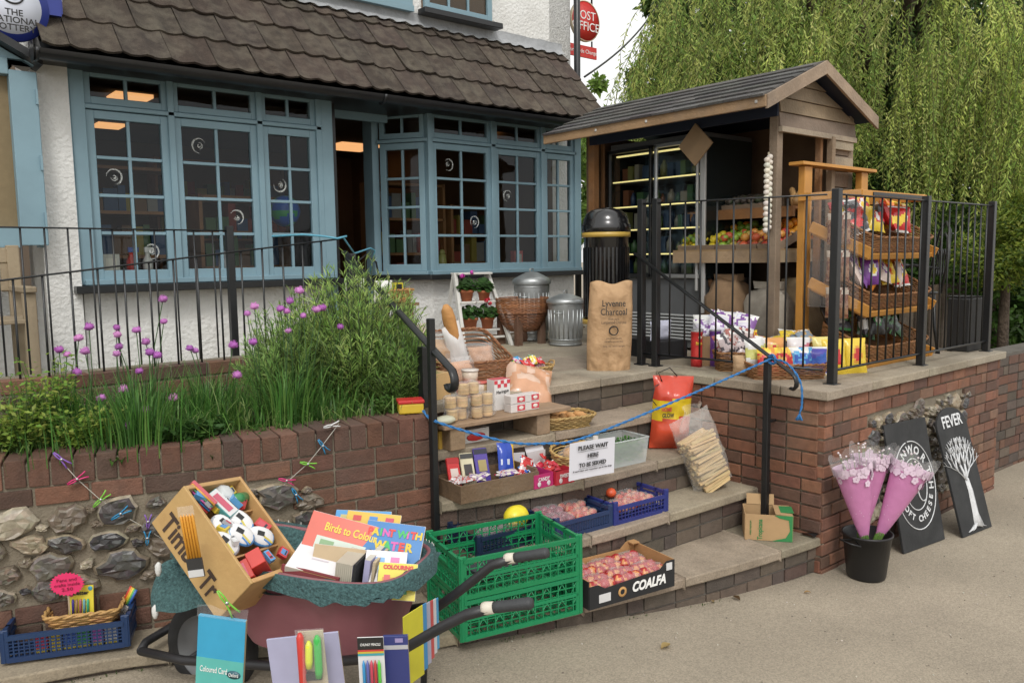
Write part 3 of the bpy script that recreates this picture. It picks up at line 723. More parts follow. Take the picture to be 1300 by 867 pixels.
# roof planes with shingle courses
m=SM()
def roofside(xr,zr,xe,ze,flip):
    dx=xe-xr; dz=ze-zr; L_=math.hypot(dx,dz); ux,uz=dx/L_,dz/L_; nx,nz=(-uz,ux) if ux>0 else (uz,-ux)
    nx,nz=(uz*-1,ux) if ux>0 else (uz,-ux)
    if nz<0: nx,nz=-nx,-nz
    k=6; y0,y1=2.94,4.99
    for r_ in range(k):
        a0=L_*r_/k; a1=L_*(r_+1)/k+.03
        y=y0-(.1 if r_%2 else 0)
        while y<y1:
            ya=max(y0,y)+.002; yb=min(y1,y+.2)-.002; y+=.2
            if yb-ya<.02: continue
            h0=.006; h1=.018+rnd.uniform(0,.004)
            P=[]
            for hh in ((-.002,.004),(h0,h1)):
                for (a,yy_,h) in ((a0,ya,hh[0]),(a1,ya,hh[1]),(a1,yb,hh[1]),(a0,yb,hh[0])):
                    P.append(V((xr+ux*a+nx*h,yy_,zr+uz*a+nz*h)))
            m.hexa(P,jc((.095,.092,.088),.25))
    return
roofside(RX,RZ,SXW,EZ,0); roofside(RX,RZ,SXE,EZ,1)
m.build('shingle_roof',M_FELT,sh)
m=SM()
for (xa,za,xb,zb) in ((RX,RZ,SXW,EZ),(RX,RZ,SXE,EZ)):
    m.hexa([V((xa,2.96,za-.03)),V((xb,2.96,zb-.03)),V((xb,4.97,zb-.03)),V((xa,4.97,za-.03)),V((xa,2.96,za-.003)),V((xb,2.96,zb-.003)),V((xb,4.97,zb-.003)),V((xa,4.97,za-.003))],(.1,.1,.12))
m.build('roof_deck',M_NAVY,sh)
m=SM(); m.box((SXW-.005,3.965,EZ-.035),(.022,2.06,.075),(.30,.19,.10)); 
for yy in (3.0,3.9,4.4): m.box((SXW-.018,yy,EZ-.035),(.006,.02,.02),(.5,.5,.48))
m.build('fascia',M_TIM,sh,bev=.003)
for (xa,za,xb,zb) in ((RX,RZ,SXW,EZ),(RX,RZ,SXE,EZ)):
    m=SM(); 
    m.hexa([V((xb,2.925,zb-.085)),V((xb,2.945,zb-.085)),V((xa,2.945,za-.085)),V((xa,2.925,za-.085)),V((xb,2.925,zb+.004)),V((xb,2.945,zb+.004)),V((xa,2.945,za+.004)),V((xa,2.925,za+.004))],(.27,.20,.14)); m.build('bargeboard',M_TIM,sh,bev=.002)
# gable weatherboards
m=SM(); y=3.075; z=2.62
bh=.095
k=0
while z<3.02:
    t_=clampv((RZ-.06-z)/(RZ-EZ),0,1); xa=max(4.90,RX-(RX-SXW)*t_); xb=min(5.91,RX+(SXE-RX)*t_); z2=min(z+bh,3.0); t2=clampv((RZ-.06-z2)/(RZ-EZ),0,1); xc=max(4.90,RX-(RX-SXW)*t2); xd=min(5.91,RX+(SXE-RX)*t2)
    m.hexa([V((xa,y-.016,z)),V((xb,y-.016,z)),V((xb,y,z)),V((xa,y,z)),V((xc,y-.004,z2-.004)),V((xd,y-.004,z2-.004)),V((xd,y,z2-.004)),V((xc,y,z2-.004))],jc(random.choice([WT,WT2]),.2)); z+=bh
m.box((5.40,3.06,2.60),(1.0,.03,.035),(.33,.27,.2))
m.build('gable_boarding',M_TIM,sh)
# slatted half door folded on the right of the gable opening
m=SM()
for i,z in enumerate([1.62+.115*k for k in range(9)]):
    m.box((5.72,3.09,z),(.28,.018,.108),jc(random.choice([WT,WT2,(.2,.14,.09)]),.2),rot=(.04,0,0))
m.box((5.56,3.06,2.0),(.045,.045,1.2),WT2); m.box((5.50,3.12,2.0),(.03,.045,1.2),ORW); m.box((5.72,3.065,2.43),(.3,.02,.07),(.3,.25,.18)); m.box((5.72,3.065,2.55),(.3,.02,.06),(.3,.25,.18))
m.build('side_door',M_TIM,sh,bev=.002)
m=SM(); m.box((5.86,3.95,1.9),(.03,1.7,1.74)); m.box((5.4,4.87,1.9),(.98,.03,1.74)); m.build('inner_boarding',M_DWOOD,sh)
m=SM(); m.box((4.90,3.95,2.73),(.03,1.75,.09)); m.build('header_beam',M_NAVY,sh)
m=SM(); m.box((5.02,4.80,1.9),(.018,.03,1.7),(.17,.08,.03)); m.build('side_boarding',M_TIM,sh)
# fruit shelf and upper shelf
m=SM(); m.box((5.02,3.58,1.755),(.03,.92,.085),(.36,.25,.15)); m.box((5.35,3.16,1.755),(.64,.03,.085),(.36,.28,.18)); m.box((5.35,3.6,1.80),(.66,.9,.02),(.3,.2,.1))
m.tube([(5.1,3.9,1.75),(5.3,3.55,1.1)],.03,4,(.2,.09,.03)); m.build('fruit_shelf',M_TIM,sh)
m=SM(); m.box((5.22,3.60,2.07),(.03,.92,.07),ORW); m.box((5.5,3.6,2.1),(.56,.9,.02),ORW); m.build('upper_shelf',M_TIM,sh)
# diamond board hanging from the header
m=MB(); m.box((0,0,0),(.016,.215,.215),(.30,.20,.11),rot=(R(45),0,0)); tag(m.build('diamond_board',M_PINE,loc=tuple(PX(883,184,4.87)),bev=.002),'plain wooden diamond shaped board hanging under the kiosk eaves','board')
# fridge
M_STEEL=mat('brushed_metal',(.5,.5,.5),.35,.06,5,.03,30,metal=.9); M_DGREY=mat('fridge_grey',(.10,.105,.11),.5,.08,5,0)
M_LED=mat('fridge_strip_light',(1.,.85,.35),.4,0,1,0,emit=.7)
fr=thing('display_fridge','glass fronted drinks fridge with lit yellow shelf edges at the back of the kiosk','fridge',(5.15,4.35,T))
OF=Matrix.Translation((-5.15,-4.35,-T)); FX=5.06; Y0,Y1=3.80,4.77
def FM(): return MB().xf(OF)
m=FM(); m.box((5.38,4.285,1.32),(.6,.97,.54)); m.box((5.38,4.285,2.66),(.6,.97,.06)); m.box((5.66,4.285,2.0),(.03,.97,1.3)); m.build('cabinet',M_DGREY,fr,bev=.004)
for y in (Y0-.012,Y1+.012):
    m=FM(); m.box((5.36,y,2.12),(.58,.02,1.06)); m.build('side_panel',mat('dark_glass',(.015,.02,.02),.15,.1,3,0),fr)
m=FM(); 
for i in range(8): m.box((5.072,4.30,1.12+.026*i),(.012,.86,.014),rot=(0,.5,0))
m.build('vent_louvre',mat('vent_grey',(.32,.33,.33),.5,.05,3,0),fr)
for (ya,yb) in ((Y0,4.27),(4.30,Y1)):
    m=FM()
    for y in (ya+.012,yb-.012): m.box((FX,y,2.12),(.03,.024,1.04))
    m.box((FX,(ya+yb)/2,1.61),(.03,yb-ya,.03)); m.box((FX,(ya+yb)/2,2.63),(.03,yb-ya,.03)); d=m.build('door',M_STEEL if ya<4 else M_BLK,fr,bev=.003)
    g_=FM(); g_.add([(FX,ya,1.62),(FX,yb,1.62),(FX,yb,2.62),(FX,ya,2.62)],[(0,1,2,3)]); g_.build('pane',GL,d)
m=FM(); m.box((FX-.012,3.79,1.98),(.02,.045,1.3)); m.box((FX-.012,3.845,2.05),(.02,.02,1.1)); m.build('door_trim',mat('pale_aluminium',(.5,.5,.49),.4,.05,4,0,metal=.3),fr,bev=.003)
for z in (1.78,1.98,2.17,2.38):
    m=FM(); m.box((5.36,4.3,z),(.5,.94,.012)); s_=m.build('shelf',M_DGREY,fr); m=FM(); m.box((5.105,4.3,z+.004),(.012,.92,.010)); m.build('strip_light',M_LED,s_)
m=FM(); m.box((5.12,4.3,2.595),(.02,.86,.012)); m.build('top_light',M_LED,fr)
rr=random.Random(4)
for zi,z in enumerate((1.62,1.79,1.99,2.18,2.39)):
    y=Y0+.05; k=0
    while y<Y1-.06:
        w_=rr.uniform(.045,.085); h_=rr.uniform(.08,.14); c=rr.choice([(.07,.12,.03),(.03,.08,.03),(.18,.18,.16),(.02,.04,.09),(.15,.06,.03),(.13,.14,.05),(.2,.18,.14)])
        m=MB(); 
        if rr.random()<.5: m.lathe([(0,0),(w_*.42,0),(w_*.42,h_*.65),(w_*.18,h_*.85),(w_*.18,h_),(0,h_)],12,c)
        else: m.box((0,0,h_/2),(.07,w_*.85,h_),c)
        o=m.build('fridge_stock',M_PACK,loc=(5.2+rr.uniform(0,.05),y,z+.008)); tag(o,'chilled pack or bottle standing on a lit shelf inside the display fridge','chilled goods','goods in the display fridge'); y+=w_+.012
# produce in trays on the shelves
M_FRUIT=mat('fruit_skin',(.5,.5,.5),.35,.12,25,.05,60,attr=True); M_TRAYC=mat('crate_card',(.3,.2,.12),.85,.15,12,.2,60,attr=True)
def fruit_tray(x,y,z,dx,dy,cols,r,name,lab,group='fruit trays on the kiosk shelf',n=None,tilt=.18,heap=.05):
    t=thing('fruit_tray',lab,'tray',(x,y,z),0,group); t.rotation_euler=(0,-tilt*1.7,0)
    m=MB(); c=(.26,.19,.13)
    m.box((0,0,.008),(dx,dy,.012),c); m.box((-dx/2,0,.03),(.012,dy,.06),c); m.box((dx/2,0,.03),(.012,dy,.06),c); m.box((0,dy/2,.03),(dx-.02,.010,.055),c); m.box((0,-dy/2,.03),(dx-.02,.010,.055),c)
    m.build('tray',M_TRAYC,t)
    nx=int(dx/(2*r*.95)); nyy=max(1,int(dy/(2*r*.95)))
    for lay in range(2):
        for i in range(nx-lay):
            for j in range(nyy-(lay if nyy>2 else 0)):
                fm=MB(); c=jc(rnd.choice(cols),.2); c2=jc(rnd.choice(cols),.2)
                fm.blob((0,0,0),(r,r,r*.92),10,7,nz=.1,seed=rnd.randint(0,99),colf=lambda u,v,c=c,c2=c2:c if noise.noise(V((u*3,v*2,c[0]*50)))<.1 else c2)
                o=fm.build(name,M_FRUIT,t,loc=(-dx/2+r+.006+(i+lay*.5)*(dx-2*r-.012)/max(1,nx-1)+rnd.uniform(-.004,.004),-dy/2+r+.006+(j+(lay*.5 if nyy>2 else 0))*(dy-2*r-.012)/max(1,nyy-1),.012+r*.9+lay*r*1.45))
LEM=[(.75,.55,.03),(.8,.65,.05)]; GRN=[(.18,.32,.03),(.25,.4,.05)]; APP=[(.5,.06,.03),(.55,.25,.05),(.45,.35,.08),(.5,.1,.04)]; ORG=[(.8,.28,.02),(.8,.36,.04)]
fruit_tray(5.17,3.93,1.825,.26,.16,GRN+LEM[:1],.03,'lime','tray of limes and yellow peppers at the far end of the fruit shelf')
fruit_tray(5.17,3.76,1.825,.26,.16,LEM,.031,'lemon','tray of yellow lemons near the far end of the fruit shelf')
fruit_tray(5.17,3.58,1.825,.26,.17,APP[2:]+GRN,.033,'apple','tray of mixed green and red apples in the middle of the fruit shelf')
fruit_tray(5.17,3.40,1.825,.26,.17,APP,.034,'apple','tray of rosy red apples towards the front of the fruit shelf')
fruit_tray(5.17,3.23,1.825,.26,.15,APP[:2]+[(.35,.03,.05)],.032,'nectarine','tray of dark red nectarines at the front corner of the fruit shelf')
fruit_tray(5.46,3.72,1.90,.24,.34,ORG+GRN,.034,'orange','raised tray of oranges behind the apples','fruit trays on the kiosk shelf')
fruit_tray(5.46,3.36,1.90,.24,.30,ORG,.036,'orange','raised tray of bright oranges near the half door','fruit trays on the kiosk shelf')
fruit_tray(5.72,3.30,1.85,.2,.22,[(.62,.18,.02)],.038,'pumpkin','small orange pumpkins in a tray by the door opening of the kiosk')
fruit_tray(5.42,3.68,2.11,.3,.5,[(.10,.085,.07),(.16,.13,.1),(.06,.08,.04)],.03,'vegetable','long tray of earthy vegetables on the upper shelf',tilt=.1)
for i,(x,y) in enumerate(((5.38,3.22),(5.46,3.26))):
    m=MB(); m.lathe([(0,0),(.03,.005),(.04,.03),(.034,.07),(.022,.10),(.022,.14),(.012,.155),(0,.157)],14,(.52,.31,.13)); o=m.build('squash',M_FRUIT,loc=(x,y,2.12)); o.rotation_euler=(.25-.7*i,.2,0); tag(o,'pale butternut squash %s on the upper kiosk shelf'%('standing upright' if i==0 else 'leaning to the right of the upright one'),'squash')
# garlic string on the post
gs=thing('garlic_string','long white string of garlic bulbs hanging beside the kiosk corner post','garlic string',(4.86,3.12,2.45)); m=MB(); m.tube([(0,0,0),(0,0,-.55)],.006,6,(.4,.35,.25)); m.build('string',M_MATT,gs)
for k in range(14):
    for sx in (-1,1):
        m=MB(); m.blob((0,0,0),(.021,.021,.019),9,6,nz=.15,seed=k,col=jc((.62,.58,.50),.08)); m.build('bulb',M_MATT,gs,loc=(sx*.011,-.004*sx,-.04-.036*k+.01*sx))
# sacks under the shelf
M_SACK=mat('hessian_sack',(.24,.17,.10),.95,.2,14,.9,220,attr=True,bdist=.006); M_PAPER=mat('brown_paper',(.42,.26,.13),.8,.1,8,.5,30,attr=True,bdist=.02)
for i,(x,y,s_,c,lab) in enumerate([(5.15,3.62,1.0,(.25,.16,.09),'large brown paper potato sack under the fruit shelf'),(5.18,3.30,.9,(.38,.34,.28),'pale net sack leaning under the front of the fruit shelf'),(5.42,3.22,.95,(.36,.27,.16),'stencilled hessian sack slumped behind the orange rack post')]):
    m=MB(); m.blob((0,0,.27*s_),(.17*s_,.19*s_,.30*s_),20,14,nz=.22,seed=i+3,col=c,nf=2.4,power=.8); m.box((0,0,.57*s_),(.1,.2,.05),c,jit=.01)
    o=m.build('sack',M_SACK,loc=(x,y,T)); tag(o,lab,'sack')
# ================= RAILINGS =================
def railing(name,lab,P0,P1,ztop0,ztop1,zb0,zb1,posts,sp=.105,bt=.006,group=None,postw=.045,postz=None,bottom=True):
    P0=V((P0[0],P0[1],0));P1=V((P1[0],P1[1],0)); t=thing(name,lab,'railing',(P0.x,P0.y,zb0),0,group); O=Matrix.Translation((-P0.x,-P0.y,-zb0)); d=P1-P0; L_=d.length; u=d.normalized()
    m=MB().xf(O)
    m.tube([V((P0.x,P0.y,ztop0)),V((P1.x,P1.y,ztop1))],.011,4,flat=.6); m.build('top_rail',M_BLK,t)
    if bottom:
        m=MB().xf(O); m.tube([V((P0.x,P0.y,zb0+.08)),V((P1.x,P1.y,zb1+.08))],.009,4); m.build('bottom_rail',M_BLK,t)
    n=int(L_/sp)
    for i in range(1,n):
        f_=i/n; p=P0+d*f_; zt=lerp(ztop0,ztop1,f_); zb=lerp(zb0,zb1,f_)
        if any(abs(f_*L_-q)<.03 for q in posts): continue
        m=MB().xf(O); m.tube([V((p.x,p.y,zb+(.08 if bottom else 0))),V((p.x,p.y,zt))],bt,6); m.build('baluster',M_BLK,t)
    for q in posts:
        p=P0+u*q; zt=lerp(ztop0,ztop1,q/L_); zb=lerp(zb0,zb1,q/L_)
        m=MB().xf(O); m.box((p.x,p.y,(zb+zt+.03)/2),(postw,postw,zt+.03-zb)); m.box((p.x,p.y,zb+.004),(postw+.03,postw+.03,.008)); m.build('post',M_BLK,t,bev=.003)
    return t
railing('terrace_railing','black metal railing along the front of the terrace above the chalkboards',(4.31,2.33),(6.52,2.32),2.10,2.10,T,T,(0.,1.12,2.2))
railing('terrace_railing','black metal railing on the step side of the terrace beside the charcoal sack',(4.29,2.38),(4.20,3.66),2.10,2.12,T,T,(1.16,1.28),sp=.115)
railing('ramp_railing','black ramp railing with level top rail ending at a thick post',(-1.2,5.2),(1.98,5.2),1.99,1.97,1.0,1.03,(.6,3.17),sp=.115,bottom=False)
railing('ramp_railing','black ramp railing with a top rail rising to the right towards the shop door',(-1.2,4.45),(2.36,4.45),1.50,1.90,1.12,1.12,(),sp=.12,bottom=False)
# handrails on the steps
hl=thing('step_handrail','black handrail with a scrolled end on the left side of the steps','handrail',(2.1,3.0,.6))
OHL=Matrix.Translation((-2.1,-3.0,-.6)); pl=PZ(553,670,3*ST)
yl=3.04
a=PX(437,320,2.36); a=PY(437,320,4.42); b=PD(568,464,2.9)
m=MB().xf(OHL)
b=PY(574,470,2.93)
d=(b-a).normalized(); sp_=[a,a.lerp(b,.5),b]
up=V((0,0,1)); e=b.copy(); dd=V((d.x,d.y,0)).normalized()
for k in range(1,15):
    an=R(30+k*15); q=b+dd*(.035*math.sin(min(an,R(180))) )+V((0,0,-.07+.07*math.cos(an)))-V((0,0,0)); 
pts=[a,a.lerp(b,.5),b,b+dd*.022-V((0,0,.03)),b+dd*.026-V((0,0,.06)),b+dd*.012-V((0,0,.085)),b-dd*.012-V((0,0,.095)),b-dd*.04-V((0,0,.088)),b-dd*.052-V((0,0,.07))]
m.tube(pts,.021,8,flat=.5); m.build('rail',M_BLK,hl)
pb=PZ(553,668,.50); pt_=V((pb.x,pb.y,0))
zt=1.78-(404-327)/FPX*pb.dot(f0)
m=MB().xf(OHL); m.box((pb.x,pb.y,(zt+.40)/2),(.032,.032,zt-.40)); m.build('post',M_BLK,hl,bev=.003)
m=MB().xf(OHL); q=PY(538,440,pb.y+.25); m.box((q.x,q.y,(q.z+T)/2),(.05,.05,q.z-T)); m.build('rear_post',M_BLK,hl,bev=.003)
m=MB().xf(OHL); a2=PY(445,322,4.40); m.box((a2.x,a2.y,(a2.z+1.1)/2),(.05,.05,a2.z-1.1)); m.build('top_post',M_BLK,hl,bev=.003)
hr=thing('step_handrail','black handrail with a hooked end fixed beside the right hand brick wall of the steps','handrail',(3.98,2.5,.2))
OHR=Matrix.Translation((-3.98,-2.5,-.2))
a=PX(806,322,4.17); b=PX(1010,478,3.97); dd=V((b.x-a.x,b.y-a.y,0)).normalized()
pts=[a,a.lerp(b,.6),b-dd*.02+V((0,0,.012)),b+V((0,0,-.005)),b+dd*.01-V((0,0,.03)),b+dd*.006-V((0,0,.055)),b-dd*.012-V((0,0,.072)),b-dd*.03-V((0,0,.068))]
m=MB().xf(OHR); m.tube(pts,.018,8,flat=.5); m.build('rail',M_BLK,hr)
pr=a.lerp(b,.87); m=MB().xf(OHR); m.box((3.97,pr.y,(pr.z+ST)/2),(.035,.035,pr.z-ST)); m.tube([(3.97,pr.y,.83),(4.06,pr.y,.83)],.009,8); m.build('post',M_BLK,hr,bev=.003)
# ================= PLANTS =================
def leafmat(name,attr=True,tr=.5,rough=.5):
    m=bpy.data.materials.new(name); m.use_nodes=True; n=m.node_tree; N=n.nodes; L=n.links; b=N['Principled BSDF']; b.inputs['Roughness'].default_value=rough; b.inputs['Specular IOR Level'].default_value=.3
    at=N.new('ShaderNodeAttribute'); at.attribute_name='Col'; L.new(at.outputs['Color'],b.inputs['Base Color'])
    t=N.new('ShaderNodeBsdfTranslucent'); L.new(at.outputs['Color'],t.inputs['Color']); mx=N.new('ShaderNodeMixShader'); mx.inputs[0].default_value=tr
    L.new(b.outputs[0],mx.inputs[1]); L.new(t.outputs[0],mx.inputs[2]); L.new(mx.outputs[0],N['Material Output'].inputs['Surface']); return m
M_LEAF=leafmat('leaf'); M_GRASSM=leafmat('grass_blade',tr=.4,rough=.4)
M_BARK=mat('bark',(.09,.065,.045),.95,.3,8,1.,30,bdist=.03)
M_PETAL=mat('chive_petal',(.45,.13,.42),.7,.15,60,.4,200,attr=True)
pr_=random.Random(11)
def blade(m,p,dirv,h,w_,droop,c,seg=4):
    """thin arching blade from p"""
    d=V((dirv[0],dirv[1],0)); sd=V((-d.y,d.x,0)); sd=sd.normalized() if sd.length>1e-6 else V((1,0,0)); vs=[]
    for i in range(seg+1):
        t=i/seg; q=p+d*(t*t*h*.9)+V((0,0,h*(t-droop*t*t*t))); ww=w_*(1-t**2*.9)/2
        vs+= [q-sd*ww,q+sd*ww]
    m.add(vs,[(2*i,2*i+1,2*i+3,2*i+2) for i in range(seg)],c,True)
    return q
def leaf(m,p,d,n,l,w_,c,smooth=False):
    d=d.normalized(); s=d.cross(n); s=s.normalized() if s.length>1e-5 else d.orthogonal().normalized(); n2=s.cross(d)
    m.add([p,p+d*l*.45+s*w_/2+n2*l*.05,p+d*l,p+d*l*.45-s*w_/2+n2*l*.05],[(0,1,2,3)],c)
# --- chive clumps ---
FL=[(113,415,4.08),(100,429,4.05),(75,444,4.0),(85,450,4.0),(148,416,4.08),(149,425,4.05),(151,440,4.05),(148,449,4.0),(173,419,4.1),(185,434,4.1),(108,446,3.95),(207,380,4.15),(208,408,4.1),(190,447,3.95),(200,451,3.93),(241,442,3.98),(248,445,4.0),(177,471,3.85),(157,494,3.8),(128,505,3.78),(220,505,3.75),(185,520,3.7),(163,542,3.62),(97,473,3.85),(380,369,4.1),(368,382,4.05),(356,392,4.05),(364,395,3.95),(385,401,3.9),(402,393,4.0),(409,391,3.95),(323,389,4.1),(314,398,4.05),(366,420,3.85),(432,415,3.75),(301,476,3.8),(296,438,3.95),(321,434,3.95)]
CL=[('chive clump with a few purple flower heads near the left edge of the bed',(95,505,3.85)),('tall chive clump whose purple flowers stand against the black railings',(172,500,3.9)),('low chive clump with purple heads hanging over the brick coping',(175,550,3.55)),('grassy chive clump with two purple heads near the thick railing post',(262,500,3.8)),('chive clump with many pale purple heads in front of the tall herb bush',(362,505,3.52))]
FL=[(a,b,(y if a<295 else 3.60)) for a,b,y in FL]
groups={i:[] for i in range(len(CL))}
for f in FL:
    i=min(range(len(CL)),key=lambda k:abs(CL[k][1][0]-f[0])+.5*abs(CL[k][1][2]-f[2])*200); groups[i].append(f)
for i,(lab,(px,py,yy)) in enumerate(CL):
    base=PY(px,py,yy); base.z=T-.03; t=thing('chive_plant',lab,'chive plant',tuple(base)); m=MB()
    for k in range(380):
        a=pr_.uniform(0,6.28); r_=abs(pr_.gauss(0,.09)); p=V((math.cos(a)*r_*2.0,math.sin(a)*r_*.9,0)); h=pr_.uniform(.16,.40)
        blade(m,p,(math.cos(a)*pr_.uniform(0,.6),math.sin(a)*pr_.uniform(0,.5)),h,pr_.uniform(.0035,.007),pr_.uniform(.1,.45),jc(pr_.choice([(.07,.18,.04),(.09,.23,.045),(.05,.13,.03),(.14,.27,.06)]),.2))
    fl=[]
    for (fx,fy,fyy) in groups[i]:
        q=PY(fx,fy,fyy)-base; b0=V((q.x*.6+pr_.uniform(-.04,.04),q.y*.6,0)); mid=b0.lerp(q,.5)+V((pr_.uniform(-.02,.02),0,.03))
        m.tube([b0,mid,q],.0022,4,(.06,.13,.04),smooth=True); fl.append(q)
    m.build('foliage',M_GRASSM,t)
    for q in fl:
        m=MB(); rr_=pr_.uniform(.0145,.0205); c=jc(pr_.choice([(.42,.15,.42),(.50,.20,.46),(.36,.10,.38)]),.12)
        m.blob((0,0,0),(rr_,rr_,rr_*.82),9,6,nz=.3,seed=pr_.randint(0,50),nf=6,col=c)
        for k in range(46):
            a=pr_.uniform(0,6.28); z=pr_.uniform(-.6,1); s_=math.sqrt(max(0,1-z*z)); d=V((s_*math.cos(a),s_*math.sin(a),z)); leaf(m,d*rr_*.75,d,V((0,0,1)).cross(d)+V((.1,0,0)),rr_*.5,rr_*.22,jc(c,.25))
        m.build('flower_head',M_PETAL,t,loc=tuple(q))
# --- tall feathery herb bushes ---
def bush(lab,px,py,yy,w_,h,d_,n,cols,needle=.035,name='herb_bush',upr=.6):
    base=PY(px,py,yy); base.z=T-.04; t=thing(name,lab,'bush',tuple(base)); m=MB(); s_=MB()
    for k in range(n):
        a=pr_.uniform(0,6.28); rr_=math.sqrt(pr_.random()); b0=V((math.cos(a)*rr_*w_*.18,math.sin(a)*rr_*d_*.18,0))
        top=V((math.cos(a)*rr_*w_*.5,math.sin(a)*rr_*d_*.5,h*pr_.uniform(.55,1.02)*(1-.45*rr_**2)))
        mid=b0.lerp(top,.5)+V((0,0,h*.06)); nseg=9
        pts=[]
        for j in range(nseg+1):
            u=j/nseg; pts.append((1-u)**2*b0+2*u*(1-u)*mid+u*u*top)
        s_.tube([pts[0],pts[4],pts[9]],.0022,3,(.07,.11,.04))
        c0=pr_.choice(cols)
        for j in range(1,nseg+1):
            dr=(pts[j]-pts[j-1]).normalized()
            for q in range(4):
                aa=pr_.uniform(0,6.28); o=dr.orthogonal().normalized(); o=Matrix.Rotation(aa,3,dr)@o
                d=(o*pr_.uniform(.35,.8)+dr*upr).normalized()
                leaf(m,pts[j]-dr*pr_.uniform(0,.03),d,dr,needle*pr_.uniform(.8,1.9),.0062,jc(c0,.3,.1))
    s_.build('stem',M_GRASSM,t); m.build('foliage',M_LEAF,t); return t
bush('tall feathery bright green herb bush beside the step handrail',455,512,3.78,.84,.82,.6,420,[(.36,.52,.15),(.44,.58,.18),(.28,.44,.12),(.50,.62,.22)])
bush('shorter dark green lavender bush left of the tallest herb bush',375,508,3.9,.62,.62,.5,280,[(.26,.42,.12),(.32,.48,.15),(.38,.54,.18)])
bush('soft green herb bush with arching tips at the right end of the bed',508,505,3.55,.36,.5,.35,200,[(.22,.36,.10),(.28,.42,.12)])
# --- leafy yellow-green herbs at left ---
def leafy(lab,px,py,yy,w_,h,n,cols,name='leafy_herb',size=.03):
    base=PY(px,py,yy); base.z=T-.04; t=thing(name,lab,'plant',tuple(base)); m=MB(); s_=MB()
    for k in range(n):
        a=pr_.uniform(0,6.28); r_=w_*.5*math.sqrt(pr_.random()); hh=h*pr_.uniform(.4,1); q=V((math.cos(a)*r_,math.sin(a)*r_*.7,hh)); b0=q*.25; b0.z=0
        s_.tube([b0,b0.lerp(q,.55)+V((0,0,.03)),q],.0018,3,(.10,.16,.04)); c0=pr_.choice(cols)
        for j in range(16):
            u=pr_.uniform(.35,1.05); p=b0.lerp(q,u)+V((pr_.gauss(0,.016),pr_.gauss(0,.016),pr_.gauss(0,.010)))
            d=V((pr_.gauss(0,1),pr_.gauss(0,1),pr_.gauss(.1,.5))); leaf(m,p,d,V((pr_.gauss(0,.4),pr_.gauss(0,.4),1)),size*pr_.uniform(.5,1.2),size*.55,jc(c0,.25))
    s_.build('stem',M_GRASSM,t); m.build('foliage',M_LEAF,t)
YG=[(.24,.36,.06),(.30,.40,.08),(.16,.30,.05),(.36,.42,.10)]
leafy('yellow green parsley like herb at the left edge, in front of the wooden bench',30,560,3.75,.42,.34,75,YG)
leafy('tall pale green herb with upright tips standing in front of the white wall strip',68,545,3.85,.22,.42,38,YG)
leafy('yellow green feathery herb spilling towards the wall above the purple clothes peg',110,578,3.68,.30,.2,50,YG)
leafy('small dark green leafy herb under the purple chives',250,565,3.5,.3,.12,40,[(.05,.12,.03),(.07,.15,.03)],size=.05)
leafy('small leafy herb at the right end of the bed beside the red lidded tub',495,525,3.4,.16,.1,24,[(.07,.15,.03),(.1,.18,.04)],size=.03)
# broad dock leaves along the wall
def broad(lab,px,py,yy,n,L_):
    base=PY(px,py,yy); base.z=T-.03; t=thing('broad_leaved_plant',lab,'plant',tuple(base)); m=MB()
    for k in range(n):
        a=pr_.uniform(0,6.28); el=pr_.uniform(.15,.8); l=L_*pr_.uniform(.6,1.1); w_=l*.45; c=jc(pr_.choice([(.06,.15,.03),(.09,.19,.04)]),.2)
        d=V((math.cos(a),math.sin(a),0)); s_=V((-d.y,d.x,0))
        def fn(u,v): 
            x=u*l; return d*(x*math.cos(el))+V((0,0,math.sin(el)*x-1.2*x*x/l*.5+.006*math.sin(u*25)))+s_*((v-.5)*w_*math.sin(math.pi*min(1,u*.92+.08))**.8)+V((0,0,abs(v-.5)*.03))
        m.grid(fn,7,5,c)
    m.build('foliage',M_LEAF,t)
for lab,px,py,yy,n,l in [('broad leaved green plant at the foot of the herb bush above the curved coping',372,535,3.38,9,.11),('broad leaved green plant by the coping below the low chives',150,572,3.5,9,.10),('broad leaved green plant in the middle of the bed above the flint panel',260,560,3.42,10,.12),('broad leaved dock plant behind the coping beside the herb bush',320,545,3.42,9,.12)]: broad(lab,px,py,yy,n,l)
# bed grass: one stuff object
m=MB()
for k in range(5200):
    u=pr_.random(); p,t=PL.at(u*LL*1.0); yb=pr_.uniform(p.y+.14,4.36); x=p.x
    if x<-.6: continue
    p=V((x,yb,T-.03)); a=pr_.uniform(0,6.28); clump=noise.noise(V((x*4,yb*4,1)))
    h=pr_.uniform(.07,.21)*(1+clump)
    if pr_.random()<.04: h*=1.9
    blade(m,p,(math.cos(a)*.7,math.sin(a)*.7-.15),h,pr_.uniform(.004,.010),pr_.uniform(.3,.9),jc(pr_.choice([(.08,.19,.035),(.12,.26,.05),(.18,.31,.07),(.06,.14,.03),(.24,.32,.11)]),.2),3)
tag(m.build('bed_grass',M_GRASSM),'long loose grass growing between the herbs in the flower bed','grass',kind='stuff')
# small weeds at the base of the bottom step
m=MB()
for k in range(260):
    s=pr_.uniform(0,NP[1].L); p,t=NP[1].at(s); n_=V((t.y,-t.x,0)); 
    if noise.noise(V((s*3,0,4)))<.05: continue
    q=p+n_*(.02+abs(pr_.gauss(0,.012))); q.z=gz(q.x,q.y)+.002; blade(m,q,(pr_.uniform(-.6,.6),-pr_.uniform(0,.8)),pr_.uniform(.01,.03),.004,.5,jc((.08,.15,.04),.3),2)
tag(m.build('kerb_weeds',M_GRASSM),'tiny green weeds along the foot of the bottom step','weeds',kind='stuff')
